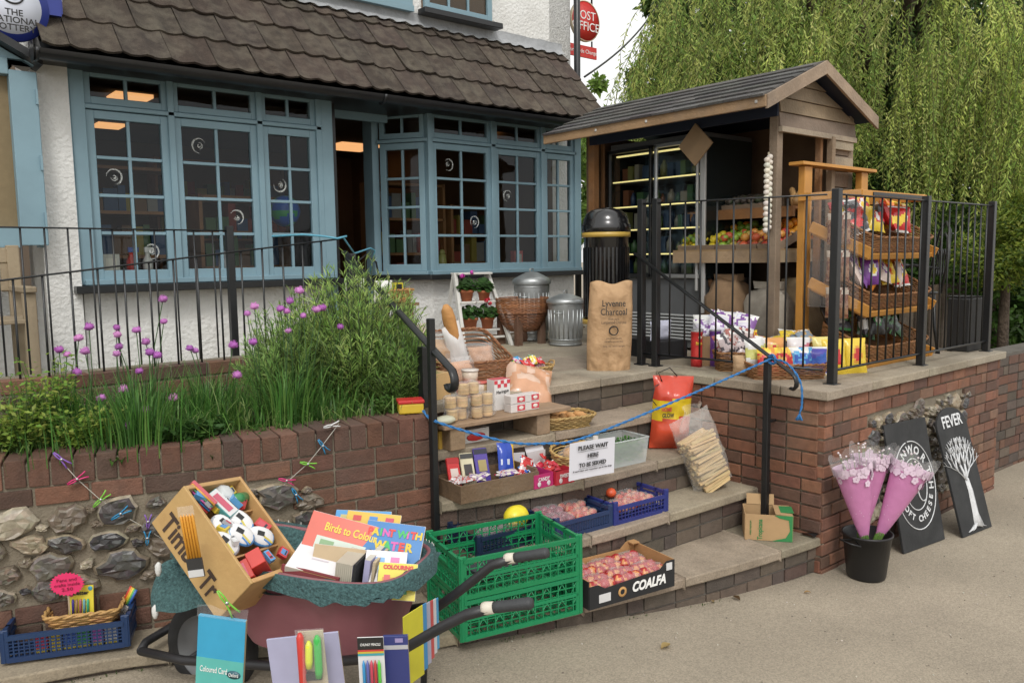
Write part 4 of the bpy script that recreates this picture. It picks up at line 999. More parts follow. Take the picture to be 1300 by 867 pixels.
# fallen leaves
for i,(px,py,c,lab,s_) in enumerate([(845,842,(.45,.33,.14),'yellow dry leaf lying on the tarmac nearest the camera',.03),(935,764,(.13,.08,.04),'dark brown curled leaf lying on the tarmac below the drinks box',.025),(1025,752,(.40,.26,.12),'small orange leaf lying on the tarmac left of the black bucket',.018),(905,770,(.35,.25,.13),'small pale leaf lying on the tarmac left of the dark brown leaf',.014)]):
    p=PZ(px,py,0.02); p.z=gz(p.x)+.008; m=MB()
    m.grid(lambda u,v:V(((u-.5)*2*s_,(v-.5)*s_*1.2*math.sin(math.pi*clampv(u,.03,.97)),.25*s_*math.sin(3*u)+.12*s_*abs(v-.5)*4)),7,5,c); o=m.build('fallen_leaf',M_LEAF,loc=tuple(p)); o.rotation_euler=(0,0,i*1.3); tag(o,lab,'leaf')
# grit on tarmac
m=MB()
for k in range(900):
    x=pr_.uniform(1.2,7); y=pr_.uniform(-.5,2.6)
    p,t=NP[1].at(clampv((x-.2)/3.9)*NP[1].L)
    if x<4.1 and y>p.y-.04 or x>=4.1 and y>2.2: continue
    s_=pr_.uniform(.0015,.0045); m.box((x,y,gz(x)+.006*noise.noise(V((x*1.3,y*1.3,0)))+s_*.4),(s_*2,s_*1.5,s_),jc(pr_.choice([(.4,.36,.3),(.2,.17,.13),(.5,.46,.4),(.12,.1,.08)]),.2),rot=(pr_.random(),pr_.random(),pr_.random()))
tag(m.build('loose_grit',M_MATT),'scattered loose grit and tiny stones on the tarmac','grit',kind='stuff')
# ================= WILLOW =================
def ld(px,D,z=0): p=f0*D+r0*((px-650)/FPX*D); return V((p.x,p.y,z))
def hz(py,D): return CAMH-(py-325)/FPX*D
wl=thing('willow_tree','large weeping willow with long hanging green strands filling the background behind the kiosk','tree',tuple(ld(1130,12.5,.2)))
wb=wl.location.copy(); OW=Matrix.Translation(-wb)
m=MB().xf(OW); c0=V(wb)
m.tube([c0+V((0,0,-.3)),c0+V((.1,.1,1.5)),c0+V((0,.2,3.2)),c0+V((.2,.3,5))],[.42,.34,.28,.2],12)
m.build('trunk',M_BARK,wl)
m=MB().xf(OW)
for k in range(14):
    px=pr_.uniform(800,1450); e=ld(px,pr_.uniform(9.5,12),hz(pr_.uniform(-250,60),11)); s0_=c0+V((0,.2,pr_.uniform(2.5,5))); m.tube([s0_,s0_.lerp(e,.5)+V((0,0,.9)),e],[.13,.08,.025],7)
m.build('limb',M_BARK,wl)
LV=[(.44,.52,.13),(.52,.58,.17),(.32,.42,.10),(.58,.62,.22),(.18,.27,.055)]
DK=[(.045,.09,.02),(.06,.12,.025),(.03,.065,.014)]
m=MB().xf(OW)
def strand(px,D,ptop,pbot,cols,step=.035,ll=.085,lw=.013,sway=.25,arch=0.):
    p=ld(px,D,hz(ptop,D)); zb=hz(pbot,D); ph=pr_.uniform(0,6.28); sx=pr_.gauss(0,sway*.3); sy=pr_.gauss(0,sway*.3); L_=p.z-zb
    if L_<=0: return
    c0_=pr_.choice(cols); z=0; pts=[]
    lean=pr_.uniform(-.12,.12)
    while z<L_:
        u=z/L_; ao=arch*(math.exp(-z*1.1)-1); q=V((r0.x*ao+p.x+sx*math.sin(u*3)+lean*z*.5+.03*math.sin(z*3+ph),r0.y*ao+p.y+sy*math.sin(u*2.5)+.03*math.cos(z*2.5+ph),p.z-z))
        nlf=2
        for _ in range(nlf):
            a=pr_.uniform(0,6.28); d=V((math.cos(a)*.62,math.sin(a)*.62,-1+pr_.uniform(-.2,.75))); leaf(m,q,d,V((math.sin(a),math.cos(a),.4)),ll*pr_.uniform(.6,1.2),lw*pr_.uniform(.8,1.3),jc(c0_,.25,.08))
        z+=step*pr_.uniform(.7,1.4); 
        if int(z*10)%4==0: pts.append(q)
    if len(pts)>2: m.tube(pts[::2],.004,3,(.14,.15,.05))
def edge_top(px):
    return 115 if px<790 else (lerp(115,-10,clampv((px-790)/45)) if px<835 else -60)
import itertools
# bright bunches of strands: clustered so that dark gaps stay between
bun=[]
for k in range(46):
    px=pr_.uniform(835,1340); bun.append((px,pr_.uniform(8.6,11.2),pr_.uniform(-60,150),pr_.uniform(10,30),pr_.uniform(60,235)))
for (px,D,pt_,w_,ln) in bun:
    lowlim=300 if px>1100 else 215
    tone=pr_.uniform(.55,1.3); ar=pr_.uniform(-.9,.9); LB=[tuple(q*tone for q in c) for c in LV]
    for j in range(int(w_*1.1)):
        x=pr_.gauss(px,w_*.55)
        strand(x,D+pr_.gauss(0,.25),pt_+abs(x-px)*1.2+pr_.uniform(-10,25),min(lowlim,pt_+ln)+pr_.uniform(-50,45),LB,step=.042,ll=.085,lw=.015,arch=ar*pr_.uniform(.7,1.2))
# finer hazy light curtain, left part behind the kiosk roof
for j in range(330):
    px=pr_.uniform(800,1120); pt_=max(edge_top(px),-50)+pr_.uniform(0,110)
    strand(px,pr_.uniform(9.5,12.5),pt_,pt_+pr_.uniform(60,190),[(.42,.50,.14),(.50,.56,.17),(.32,.42,.10),(.2,.3,.07)],step=.055,ll=.105,lw=.017,arch=pr_.uniform(-.5,.9))
for j in range(46):   # wispy left edge against the sky
    px=pr_.uniform(775,850); pt_=lerp(128,0,clampv((px-775)/70))+pr_.uniform(-6,40); strand(px,11.5,pt_,pt_+pr_.uniform(20,90),LV,step=.06)
# long low strands right side
for j in range(170):
    px=pr_.choice([1130,1175,1210,1250,1290,1310,1345])+pr_.gauss(0,13); pt_=pr_.uniform(20,170); strand(px,pr_.uniform(8.3,9.6),pt_,pr_.uniform(210,330),LV,step=.04,ll=.07)
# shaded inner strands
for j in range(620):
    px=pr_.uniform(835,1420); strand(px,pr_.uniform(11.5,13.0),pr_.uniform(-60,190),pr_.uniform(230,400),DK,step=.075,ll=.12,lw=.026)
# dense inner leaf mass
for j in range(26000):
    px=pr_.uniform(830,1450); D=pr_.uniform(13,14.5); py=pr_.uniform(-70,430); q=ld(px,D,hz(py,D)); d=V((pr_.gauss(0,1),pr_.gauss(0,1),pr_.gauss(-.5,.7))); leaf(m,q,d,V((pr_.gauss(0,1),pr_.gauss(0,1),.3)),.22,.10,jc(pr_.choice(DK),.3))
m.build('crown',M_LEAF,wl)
def roundtree(lab,px,D,ptop,pbot,wpx,cols,n,name='tree',size=.12,lw=.5,cat='tree',squash=1.):
    c=ld(px,D,0); zt=hz(ptop,D); zb=hz(pbot,D); r_=wpx/FPX*D/2; t=thing(name,lab,cat,(c.x,c.y,min(0,zb))); m=MB(); z0=-min(0,zb)
    cz=(zt+zb)/2+z0; rz=(zt-zb)/2
    lobes=[(V((pr_.gauss(0,r_*.45),pr_.gauss(0,r_*.45),cz+pr_.gauss(0,rz*.5))),pr_.uniform(.3,.55)*r_) for _ in range(22)]
    for k in range(n):
        o,rr_=pr_.choice(lobes); d=V((pr_.gauss(0,1),pr_.gauss(0,1),pr_.gauss(0,1))).normalized(); q=o+d*rr_*pr_.uniform(.6,1.1)
        if q.z<.05: continue
        dd=V((pr_.gauss(0,1),pr_.gauss(0,1),pr_.gauss(-.2,.8))); c_=pr_.choice(cols); leaf(m,q,dd,d,size*pr_.uniform(.6,1.3),size*lw,jc(c_,.3))
    m.build('crown',M_LEAF,t); m=MB(); m.tube([(0,0,-.3),(.03,.02,cz*.6),(0,0,cz+rz*.3)],[r_*.10+.03,r_*.07+.02,.02],8); m.build('trunk',M_BARK,t); return t
roundtree('pale green round tree beyond the kiosk roof, under the open sky',800,17,118,330,110,[(.16,.26,.05),(.12,.21,.04),(.2,.29,.06)],9000,size=.16)
roundtree('bright green tree just right of the shop roof corner, farthest away',757,22,88,330,60,[(.17,.27,.05),(.13,.22,.04)],5000,size=.2)
roundtree('dark green tree climbing inside the left edge of the willow',836,14,30,330,60,[(.09,.16,.03),(.06,.12,.025)],7000,size=.12)
CONI=[(.22,.28,.04),(.15,.22,.035),(.28,.32,.06),(.09,.15,.03)]
roundtree('golden green conifer shrub at the right edge beyond the garden chair',1278,8.2,235,395,105,CONI,9000,name='conifer',size=.06,lw=.35,cat='conifer')
# hedge and understorey behind the terrace
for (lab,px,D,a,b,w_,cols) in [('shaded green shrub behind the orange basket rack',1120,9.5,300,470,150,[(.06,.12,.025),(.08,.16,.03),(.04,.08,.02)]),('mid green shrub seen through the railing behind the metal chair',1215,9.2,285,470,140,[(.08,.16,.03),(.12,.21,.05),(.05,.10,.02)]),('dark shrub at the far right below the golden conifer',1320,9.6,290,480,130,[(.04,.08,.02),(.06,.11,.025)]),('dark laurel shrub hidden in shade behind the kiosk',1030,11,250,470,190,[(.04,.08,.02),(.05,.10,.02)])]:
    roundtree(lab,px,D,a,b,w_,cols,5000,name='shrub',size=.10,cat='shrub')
fe=thing('wooden_fence','dark brown boarded fence behind the terrace at the right edge','fence',(8.2,3.6,0)); 
for k in range(16):
    m=MB(); m.box((.16*k-.2,.02*(k%2)-.13*k*0,.72),(.15,.02,1.42),jc((.05,.035,.022),.3)); m.build('board',M_TIM,fe)
m=MB(); m.box((1.0,.05,1.25),(2.6,.04,.08),(.05,.035,.02)); m.box((1.0,.05,.4),(2.6,.04,.08),(.05,.035,.02)); m.build('rail',M_TIM,fe)
# lawn strip behind the terrace
m=MB(); m.box((14.5,9.0,.10),(15.6,12.4,.25),(.05,.09,.03)); tag(m.build('garden_lawn',mat('lawn',(.05,.09,.025),.95,.3,3,1,40,bdist=.03)),kind='structure')
# ================= GOODS: builders =================
M_WICK=mat('wicker',(.30,.15,.06),.6,.25,30,.3,120,attr=True); M_PLAS=mat('crate_plastic',(.02,.3,.1),.4,.06,10,.05,60,attr=True)
M_CARD=mat('cardboard',(.38,.25,.13),.85,.08,10,.15,80,attr=True); M_FILM=film('clear_film',opacity=.06); M_BAGF=film('bread_bag_film',tint=(.9,.9,.9),opacity=.07,bscale=18)
M_BREAD=mat('bread_crust',(.45,.22,.07),.75,.25,14,.4,50,attr=True); M_GALV=mat('galvanised_steel',(.42,.44,.44),.42,.22,9,.08,30,metal=.75,dirt=(.25,.26,.25),dirtscale=5,dirtamt=.4)
M_TERRA=mat('terracotta',(.38,.12,.05),.8,.12,10,.1,60); M_CLOTH=mat('knitted_teal_cloth',(.055,.12,.12),.95,.45,110,1.,95,bdist=.012,dirt=(.02,.05,.055),dirtscale=90,dirtamt=.8)
M_SHINY=mat('shiny_packet',(.5,.5,.5),.22,.06,20,.25,30,attr=True,bdist=.012); M_GOLD=mat('gold_band',(.45,.30,.06),.35,.1,5,0)
BR1=(.27,.125,.045); BR2=(.42,.26,.10); BR3=(.18,.075,.03)
def at(x,y,z): return (x,y,z)
def wicker(t,w,d,h,flare=.02,col=BR1,rowh=.011,back=0.,front=0.,pw=.22,weave='weave',rimr=.009,base=True):
    per=2*(w+d); ns=max(16,int(per/.034)//2*2); n=ns*2
    def pos(u,lv):
        a=2*math.pi*u; c_,s_=math.cos(a),math.sin(a); e=pw*2
        x=math.copysign(abs(c_)**e,c_); y=math.copysign(abs(s_)**e,s_)
        # x so points spread evenly enough
        return V((x*(w/2-flare+flare*lv),y*(d/2-flare+flare*lv),0))
    pts0=[pos(i/1440,1) for i in range(1441)]; S=[0]
    for a,b in zip(pts0,pts0[1:]): S.append(S[-1]+(b-a).length)
    us=[];j=0
    for i in range(n):
        tgt=S[-1]*i/n
        while S[j+1]<tgt: j+=1
        us.append((j+(tgt-S[j])/(S[j+1]-S[j]+1e-9))/1440)
    def hh(p): 
        q=clampv((p.y/(d/2)+1)/2); return h*(1+back*q**1.2+front*(1-q))
    m=MB(); rows=max(4,int(h/rowh))
    for r_ in range(rows):
        pts=[]
        for i,u in enumerate(us):
            lv=(r_+.5)/rows; p=pos(u,lv); q=p.normalized()*(.0035 if ((i//2+r_)%2) else -.0035)*(1 if i%2==0 else .2); z=hh(p)*lv; pts.append(V((p.x+q.x,p.y+q.y,z)))
        m.tube(pts,rowh*.47,4,jc(col,.22),closed=True,smooth=True)
    if base:
        m.box((0,0,.004),(w-2*flare-.01,d-2*flare-.01,.006),tuple(c*.7 for c in col))
    m.build(weave,M_WICK,t)
    m=MB()
    for k in (0,1):
        pts=[]
        for i,u in enumerate(us):
            p=pos(u,1); ph=i*1.3+k*math.pi; pts.append(V((p.x,p.y,hh(p)))+p.normalized()*rimr*.5*math.cos(ph)+V((0,0,rimr*.5*math.sin(ph))))
        m.tube(pts,rimr*.62,5,jc(col,.15),closed=True)
    m.build('rim',M_WICK,t)
def basket(lab,loc,rz,w,d,h,X=None,group=None,handles=False,name='wicker_basket',**k):
    t=thing(name,lab,'basket',loc,rz,group,X=X); wicker(t,w,d,h,**k)
    if handles:
        for sx in (-1,1):
            m=MB(); m.tube([(sx*w/2,-.035,h),(sx*(w/2+.012),-.02,h+.025),(sx*(w/2+.012),.02,h+.025),(sx*w/2,.035,h)],.005,6,k.get('col',BR1)); m.build('handle',M_WICK,t)
    return t
def plastic_crate(lab,loc,rz,w,d,h,col,nv=14,nh=4,diag=False,X=None,group=None,posts=.03,low=1.,name='plastic_crate',bar_=.004):
    t=thing(name,lab,'crate',loc,rz,group,X=X)
    def side(P0,P1,hh,k,handle):
        P0=V(P0);P1=V(P1);d_=P1-P0;L_=d_.length;u=d_.normalized();m=MB();nr=V((u.y,-u.x,0)); rot=Matrix(((u.x,-nr.x,0),(u.y,-nr.y,0),(0,0,1)))
        def B(s0,s1,z0,z1,th=.006,o=0): c=P0+u*((s0+s1)/2)+nr*o; c.z=(z0+z1)/2; m.box(c,(s1-s0,th,z1-z0),jc(col,.06),rot=rot)
        B(.012,L_-.012,hh-.018,hh,.014); B(.012,L_-.012,0,.020,.010); 
        if diag: B(.012,L_-.012,hh*.48,hh*.48+.014,.008)
        for i in range(1,nh): z=.02+(hh-.038)*i/nh; B(.012,L_-.012,z-bar_/2,z+bar_/2,.004)
        for i in range(1,nv):
            s=L_*i/nv
            if handle and abs(s-L_/2)<.05: B(s-.0025,s+.0025,.01,hh*.62,.005)
            else: B(s-.0025,s+.0025,.01,hh-.01,.005)
            if diag and i<nv:
                for (za,zb) in ((.02,hh*.48),(hh*.5,hh-.02)):
                    if handle and abs(s-L_/2)<.06 and za>.03: continue
                    a=P0+u*(L_*(i-.5)/nv); b=P0+u*(L_*(i+.5)/nv); 
                    if i%2: za,zb=zb,za
                    m.tube([V((a.x,a.y,za)),V((b.x,b.y,zb))],.0028,4,col)
        if handle: B(L_/2-.055,L_/2+.055,hh*.60,hh*.60+.012,.016); B(L_/2-.062,L_/2-.05,hh*.60,hh,.014); B(L_/2+.05,L_/2+.062,hh*.60,hh,.014)
        m.build('side_panel',M_PLAS,t)
    a,b=w/2,d/2
    side((-a,-b,0),(a,-b,0),h*low,0,False); side((a,-b,0),(a,b,0),h,1,True); side((a,b,0),(-a,b,0),h,2,False); side((-a,b,0),(-a,-b,0),h,3,True)
    m=MB()
    for i in range(nv+1): m.box((-a+w*i/nv,0,.005),(.006,d-.01,.007),col)
    k=max(4,int(d/.035))
    for i in range(k+1): m.box((0,-b+d*i/k,.005),(w-.01,.006,.006),col)
    m.build('base',M_PLAS,t)
    for sx in (-1,1):
        for sy in (-1,1):
            m=MB(); m.box((sx*(a-posts*.2),sy*(b-.002),h/2+.006),(posts,.012,h+.012),col); m.box((sx*(a-.002),sy*(b-posts*.3),h/2+.004),(.012,posts,h+.008),col); m.build('corner_post',M_PLAS,t,bev=.002)
    return t
def rotz(a): return Matrix.Rotation(a,4,'Z')
def place(x,y,z,rz=0,rx=0,ry=0): return Matrix.Translation((x,y,z))@Matrix.Rotation(rz,4,'Z')@Matrix.Rotation(ry,4,'Y')@Matrix.Rotation(rx,4,'X')
PKT={}
def packet(c1,c2,c3,style,w=.13,h=.17,d=.05,material=None):
    key=(c1,c2,c3,style,w,h)
    def cf(u,v):
        v2=v; r_=math.hypot((u-.5)*1.2,(v-.52))
        if style==0: return c3 if r_<.17 else (c2 if r_<.26 else c1)
        if style==1: return c2 if .34<v+.12*math.sin(u*5)<.66 else (c3 if v<.08 or v>.93 else c1)
        if style==2: return c2 if noise.noise(V((u*5,v*6,len(PKT))))>.12 else (c3 if v>.75 else c1)
        return c1 if v>.5 else c2
    if key not in PKT:
        m=MB(); m.pillow(w,h,d,seed=len(PKT)+1,colf=cf); o=m.build('packet',material or M_SHINY); PKT[key]=o.data; bpy.data.objects.remove(o)
    return PKT[key]
def putmesh(me,name,X,lab,cat,group=None,parent=None):
    o=bpy.data.objects.new(name,me); COL.objects.link(o); o.matrix_world=X
    return tag(o,lab,cat,group)
def pile(base,w,d,n,specs,lab,group,name='crisp_packet',cat='packet',tilt=.5,zj=.03,pw_=.13,ph=.17,pd=.05,seed=1,stand=False):
    """packets resting in a basket; base = matrix of the basket floor"""
    rr=random.Random(seed)
    for i in range(n):
        c=specs[i%len(specs)]; me=packet(c[0],c[1],c[2],c[3] if len(c)>3 else 0,pw_,ph,pd)
        x=-w/2+w*((i+.5)/n if stand else rr.random()); y=rr.uniform(-d/2,d/2) if not stand else rr.uniform(-.02,.02)
        if stand: X=base@place(x,y,.01+rr.uniform(0,zj),rr.uniform(-.3,.3),-tilt+rr.uniform(-.1,.1),rr.uniform(-.12,.12))
        else: X=base@place(x,y,rr.uniform(.0,zj)+.03,rr.uniform(-.6,.6),-tilt+rr.uniform(-.3,.3),rr.uniform(-.3,.3))
        putmesh(me,name,X,lab,cat,group)
def carton(name,lab,cat,X,w,d,h,col,cols=None,lid=None,group=None,material=None):
    t=thing(name,lab,cat,X=X,group=group); m=MB(); m.box((0,0,h/2),(w,d,h),col,cols=cols); m.build('box',material or M_PACK,t,bev=.0015); return t
WH=(.72,.72,.70); RD=(.50,.03,.03); YL=(.72,.52,.05); BL=(.03,.10,.42); GR=(.05,.25,.07); PU=(.18,.05,.28); OR_=(.65,.22,.03); PK=(.60,.10,.28); SK=(.10,.35,.60); BLK=(.02,.02,.02); CR=(.60,.55,.38)
# ================= TERRACE RIGHT =================
XB=lambda x,y,z=T,rz=0:(x,y,z)
# litter bin
lb=thing('litter_bin','tall round black litter bin with gold bands and a domed top on the terrace edge','litter bin',(4.125,3.915,T)); lb.scale=(1,1,1.085)
m=MB(); m.lathe([(0,.26),(.155,.26),(.155,.80),(.162,.82)],36,(.01,.01,.012)); 
for k in range(36): 
    a=2*math.pi*k/36; m.box((.157*math.cos(a),.157*math.sin(a),.52),(.008,.012,.44),(.01,.01,.01),rot=(0,0,a))
m.lathe([(0,0),(.10,0),(.10,.05),(.05,.08),(.05,.26)],20); M_GBLK=mat('gloss_black',(.008,.008,.009),.18,.1,4,0,coat=.5); m.build('body',M_GBLK,lb)
for z0,z1 in ((.255,.285),(.805,.835)):
    m=MB(); m.lathe([(.16,z0),(.168,z0),(.168,z1),(.16,z1)],36); m.build('gold_band',M_GOLD,lb)
m=MB(); m.lathe([(.165,.835),(.170,.84),(.170,.88),(.160,.895),(.157,.91),(.14,.95),(.105,.975),(.05,.99),(0,.993)],36); m.build('domed_lid',M_GBLK,lb)
# charcoal sack
ck=thing('charcoal_sack','tall brown paper sack of charcoal printed in black, standing below the litter bin','sack',(3.865,3.65,T),R(-38))
m=MB()
def sackf(side):
    def fn(u,v):
        bx=(max(0,1-abs(2*u-1)**3))**.5; tp=clampv((1-v)/.16)**.5; t=.075*bx*(.25+.75*tp)*(.85+.15*min(1,v*8)); w_=.285*(1+.04*math.sin(v*4))
        q=noise.noise(V((u*4,v*5,side)))*.016+noise.noise(V((u*9,v*10,side+4)))*.010*(1.4 if v<.25 or v>.85 else .5)
        return V(((u-.5)*w_+.02*v,side*(t+q),v*.575+.012*math.sin(u*9)*(v>.9)))
    return fn
for sd_ in (-1,1):
    b=MB(); b.grid(sackf(sd_),30,40,(.42,.265,.14)); 
    if sd_>0: b.f=[list(reversed(f)) for f in b.f]
    m.add([V(p) for p in b.v],b.f,b.c,True)
m.build('bag',M_PAPER,ck)
for s_,z,sz,w_ in (('Lyvenne',.44,.06,.15),('Charcoal',.385,.06,.17),('from pure',.34,.022,.07),('Lumpwood Charcoal',.318,.026,.16),('produced by hand in the woods',.215,.014,.10),('for barbecues and fires',.195,.014,.12),('keep dry  store upright',.165,.014,.14)):
    text(s_,sz,(.022,-.094,z),(1,0,0),(0,0,1),M_BLKT,ck,width=w_,bold=.0006 if sz>.03 else 0)
m=MB(); m.tube([(.022+.028*math.cos(a),-.089,.265+.028*math.sin(a)) for a in [2*math.pi*k/24 for k in range(24)]],.004,4,closed=True); m.build('emblem',M_BLKT,ck)
# dustbins
def dustbin(lab,x,y,z,r_,h):
    t=thing('dustbin',lab,'dustbin',(x,y,z),.4,'galvanised dustbins by the shop wall'); m=MB(); prof=[(0,0),(r_*.86,0),(r_*.86,h*.04),(r_*.87,h*.1),(r_*.9,h*.35),(r_*.96,h*.8),(r_*.97,h*.9)]; m.lathe(prof,36)
    for k in range(22):
        a=2*math.pi*k/22; m.tube([(r_*.885*math.cos(a),r_*.885*math.sin(a),h*.16),(r_*.95*math.cos(a),r_*.95*math.sin(a),h*.74)],.006,5)
    m.build('body',M_GALV,t)
    for zz in (.02,.12,.82): 
        m=MB(); rr_=r_*(.87+.1*zz); m.tube([(rr_*math.cos(a),rr_*math.sin(a),h*zz+.005) for a in [2*math.pi*k/30 for k in range(30)]],.006,5,closed=True); m.build('hoop',M_GALV,t)
    m=MB(); m.lathe([(r_*1.05,h*.87),(r_*1.06,h*.9),(r_*1.03,h*.94),(r_*.8,h*.98),(r_*.3,h*1.05),(0,h*1.06)],36); l=m.build('lid',M_GALV,t)
    m=MB(); m.tube([(-.035,0,h*1.05),(-.03,0,h*1.05+.03),(.03,0,h*1.05+.03),(.035,0,h*1.05)],.006,6); m.build('lid_handle',M_GALV,l)
    for s_ in (-1,1):
        m=MB(); m.tube([(s_*r_*.95,-.04,h*.68),(s_*(r_*.95+.03),-.035,h*.68),(s_*(r_*.95+.03),.035,h*.68),(s_*r_*.95,.04,h*.68)],.005,6); m.build('side_handle',M_GALV,t)
dustbin('small ribbed galvanised dustbin standing in front of the other dustbin by the shop wall',4.70,4.93,T,.155,.41); dustbin('galvanised dustbin with a tall lid standing behind the smaller ribbed one',4.78,5.45,T,.165,.58)
# wicker planter stack
wp=thing('wicker_planter_stack','stack of nested round wicker planters on two wooden legs beside the dustbins','planter',(4.52,5.28,T))
for k in range(4):
    m=MB(); z=.235+k*.042
    for r_ in range(14 if k==0 else 4):
        zz=(.12+.012*r_) if k==0 else z+.011*r_; rad=(.13+.10*clampv((zz-.12)/.17)**.6) if k==0 else .232
        m.tube([((rad+(.004 if (i+r_)%2 else -.004))*math.cos(2*math.pi*i/48),(rad+(.004 if (i+r_)%2 else -.004))*math.sin(2*math.pi*i/48)*.9,zz) for i in range(48)],.006,4,jc((.24,.10,.045) if k==0 else (.33,.14,.06),.3),closed=True)
    m.build('basket',M_WICK,wp)
for x in (-.14,.12):
    m=MB(); m.box((x,-.11,.14),(.06,.05,.29),(.12,.06,.035)); m.build('leg',M_TIM,wp,bev=.004)
    m=MB(); m.box((x,.12,.14),(.06,.05,.29),(.12,.06,.035)); m.build('leg',M_TIM,wp,bev=.004)
# white ladder stand
M_WPNT=mat('white_paint',(.62,.61,.57),.6,.06,10,.1,50)
ls=thing('ladder_stand','white painted wooden step ladder stand holding potted geraniums against the shop wall','plant stand',(4.18,5.48,T),R(-8))
for sx in (-1,1):
    m=MB(); m.hexa([V((sx*.23-.014,-.20,0)),V((sx*.23+.014,-.20,0)),V((sx*.23+.014,-.165,0)),V((sx*.23-.014,-.165,0)),V((sx*.16-.014,.07,.62)),V((sx*.16+.014,.07,.62)),V((sx*.16+.014,.105,.62)),V((sx*.16-.014,.105,.62))]); m.build('front_rail',M_WPNT,ls)
    m=MB(); m.hexa([V((sx*.21-.012,.22,0)),V((sx*.21+.012,.22,0)),V((sx*.21+.012,.25,0)),V((sx*.21-.012,.25,0)),V((sx*.16-.012,.10,.6)),V((sx*.16+.012,.10,.6)),V((sx*.16+.012,.12,.6)),V((sx*.16-.012,.12,.6))]); m.build('rear_leg',M_WPNT,ls)
for z,y,w_ in ((.07,-.10,.42),(.13,.0,.42),(.37,.0,.37),(.61,.08,.33)):
    m=MB(); m.box((0,y,z),(w_,.15 if z>.1 else .03,.018)); m.build('tread',M_WPNT,ls,bev=.003)
def geranium(lab,x,y,z,pr,ph,fc,n=4,spread=.10):
    t=thing('potted_geranium',lab,'pot plant',(x,y,z),0,'potted geraniums on the ladder stand'); m=MB(); m.lathe([(0,0),(pr*.72,0),(pr*.92,ph*.75),(pr*1.04,ph*.76),(pr*1.08,ph),(pr*.95,ph),(pr*.9,ph*.9),(0,ph*.88)],20); m.build('pot',M_TERRA,t)
    m=MB(); rr=random.Random(int(x*100+z*50))
    for k in range(110):
        a=rr.uniform(0,6.28); r_=spread*math.sqrt(rr.random()); q=V((math.cos(a)*r_,math.sin(a)*r_,ph+rr.uniform(0,.11)*(1.2-r_/spread*.6))); s_=rr.uniform(.014,.026); nn=V((math.cos(a)*.5,math.sin(a)*.5-.4,1)).normalized(); m.disc(q,nn,s_,7,jc(rr.choice([(.05,.12,.03),(.07,.16,.04),(.035,.08,.02)]),.2))
        m.tube([V((q.x*.2,q.y*.2,ph)),q],.0015,3,(.07,.12,.04))
    m.build('foliage',M_LEAF,t)
    for k in range(n):
        q=V((rr.uniform(-.05,.05),-.03+rr.uniform(-.03,.03),ph+.11+rr.uniform(0,.04))); m=MB()
        for j in range(26):
            d=V((rr.gauss(0,1),rr.gauss(0,1),rr.gauss(.3,1))).normalized(); m.disc(q+d*.017,d,.009,6,jc(fc,.15))
        m.build('flower_head',M_PETAL,t)
geranium('geranium with a bright pink flower in the left terracotta pot on the upper ladder tread',4.09,5.50,T+.375,.06,.10,(.55,.05,.38),3,.085); geranium('leafy geranium without flowers in the right pot on the upper ladder tread',4.245,5.46,T+.375,.055,.09,(.1,.2,.05),0,.08)
geranium('geranium with a white flower head in the left pot on the lower ladder tread',4.10,5.47,T+.14,.065,.10,(.6,.58,.55),2,.10); geranium('geranium with a red flower head in the right pot on the lower ladder tread',4.26,5.44,T+.14,.06,.10,(.6,.03,.06),3,.10)
# chair by the doorway, seen through the handrail
dc=thing('wire_plant_stand','black wire stand with scrolls tied with blue rope beside the doorway','stand',(3.25,5.7,T)); m=MB()
for s_ in (-1,1): m.tube([(s_*.12,0,0),(s_*.13,0,.5),(s_*.09,0,.72),(0,0,.78)],.008,6)
m.tube([(.05*math.cos(a)*1.,0,.58+.05*math.sin(a)) for a in [k*.5 for k in range(12)]],.005,5); m.tube([(-.12,0,.45),(.12,0,.45)],.006,5); m.build('frame',M_BLK,dc)
# ---- small things on the kiosk floor ----
def can(lab,X,r_,h,c1,c2,c3,txt=None):
    t=thing('crisp_tube',lab,'tube',X=X,group='tall crisp tubes by the terrace railing'); m=MB()
    def cf(i,k):
        a=(k+.5)/28; 
        return c2 if (i in (2,3) and .62<a<.88) else c1
    m.lathe([(0,0),(r_,0),(r_,h*.2),(r_,h*.35),(r_,h*.55),(r_,h*.8),(r_,h*.97),(r_*1.03,h*.975),(r_*1.03,h),(0,h)],28,c1,colf=cf); m.build('tube',M_PACK,t)
    m=MB(); m.lathe([(0,h),(r_*1.04,h),(r_*1.04,h+.008),(0,h+.009)],28,c3); m.build('lid',M_PACK,t)
    text('Pringles',.03,(-.012,-r_*1.0-.001,h*.68),(1,0,0),(0,0,1),MATS.get('yel') or mat('yel',YL,.5,0,5,0),t,width=r_*1.2,bold=.0008)
    m=MB(); m.blob((0,-r_*.97,h*.84),(.014,.006,.012),10,6,col=(.7,.6,.45)); m.build('face_mark',M_PACK,t)
can('red crisp tube standing closest to the camera, left of the baskets',place(4.38,3.33,T,-.3),.038,.235,RD,(.55,.05,.04),(.3,.3,.3)); can('purple blue crisp tube right of the red crisp tube',place(4.50,3.27,T,.2),.038,.235,(.16,.06,.30),PU,(.3,.3,.3)); can('dark red crisp tube partly behind the purple one',place(4.48,3.40,T,.5),.038,.235,(.35,.02,.05),RD,(.3,.3,.3))
bb=carton('black_carton','black open fruit carton with white papers behind the railing left of the crisp tubes','carton',place(4.62,3.86,T,R(80)),.34,.26,.13,(.015,.015,.017),material=M_CARD)
m=MB(); m.blob((0,-.132,.07),(.02,.004,.02),10,6,col=(.5,.04,.08)); m.build('fruit_mark',M_PACK,bb)
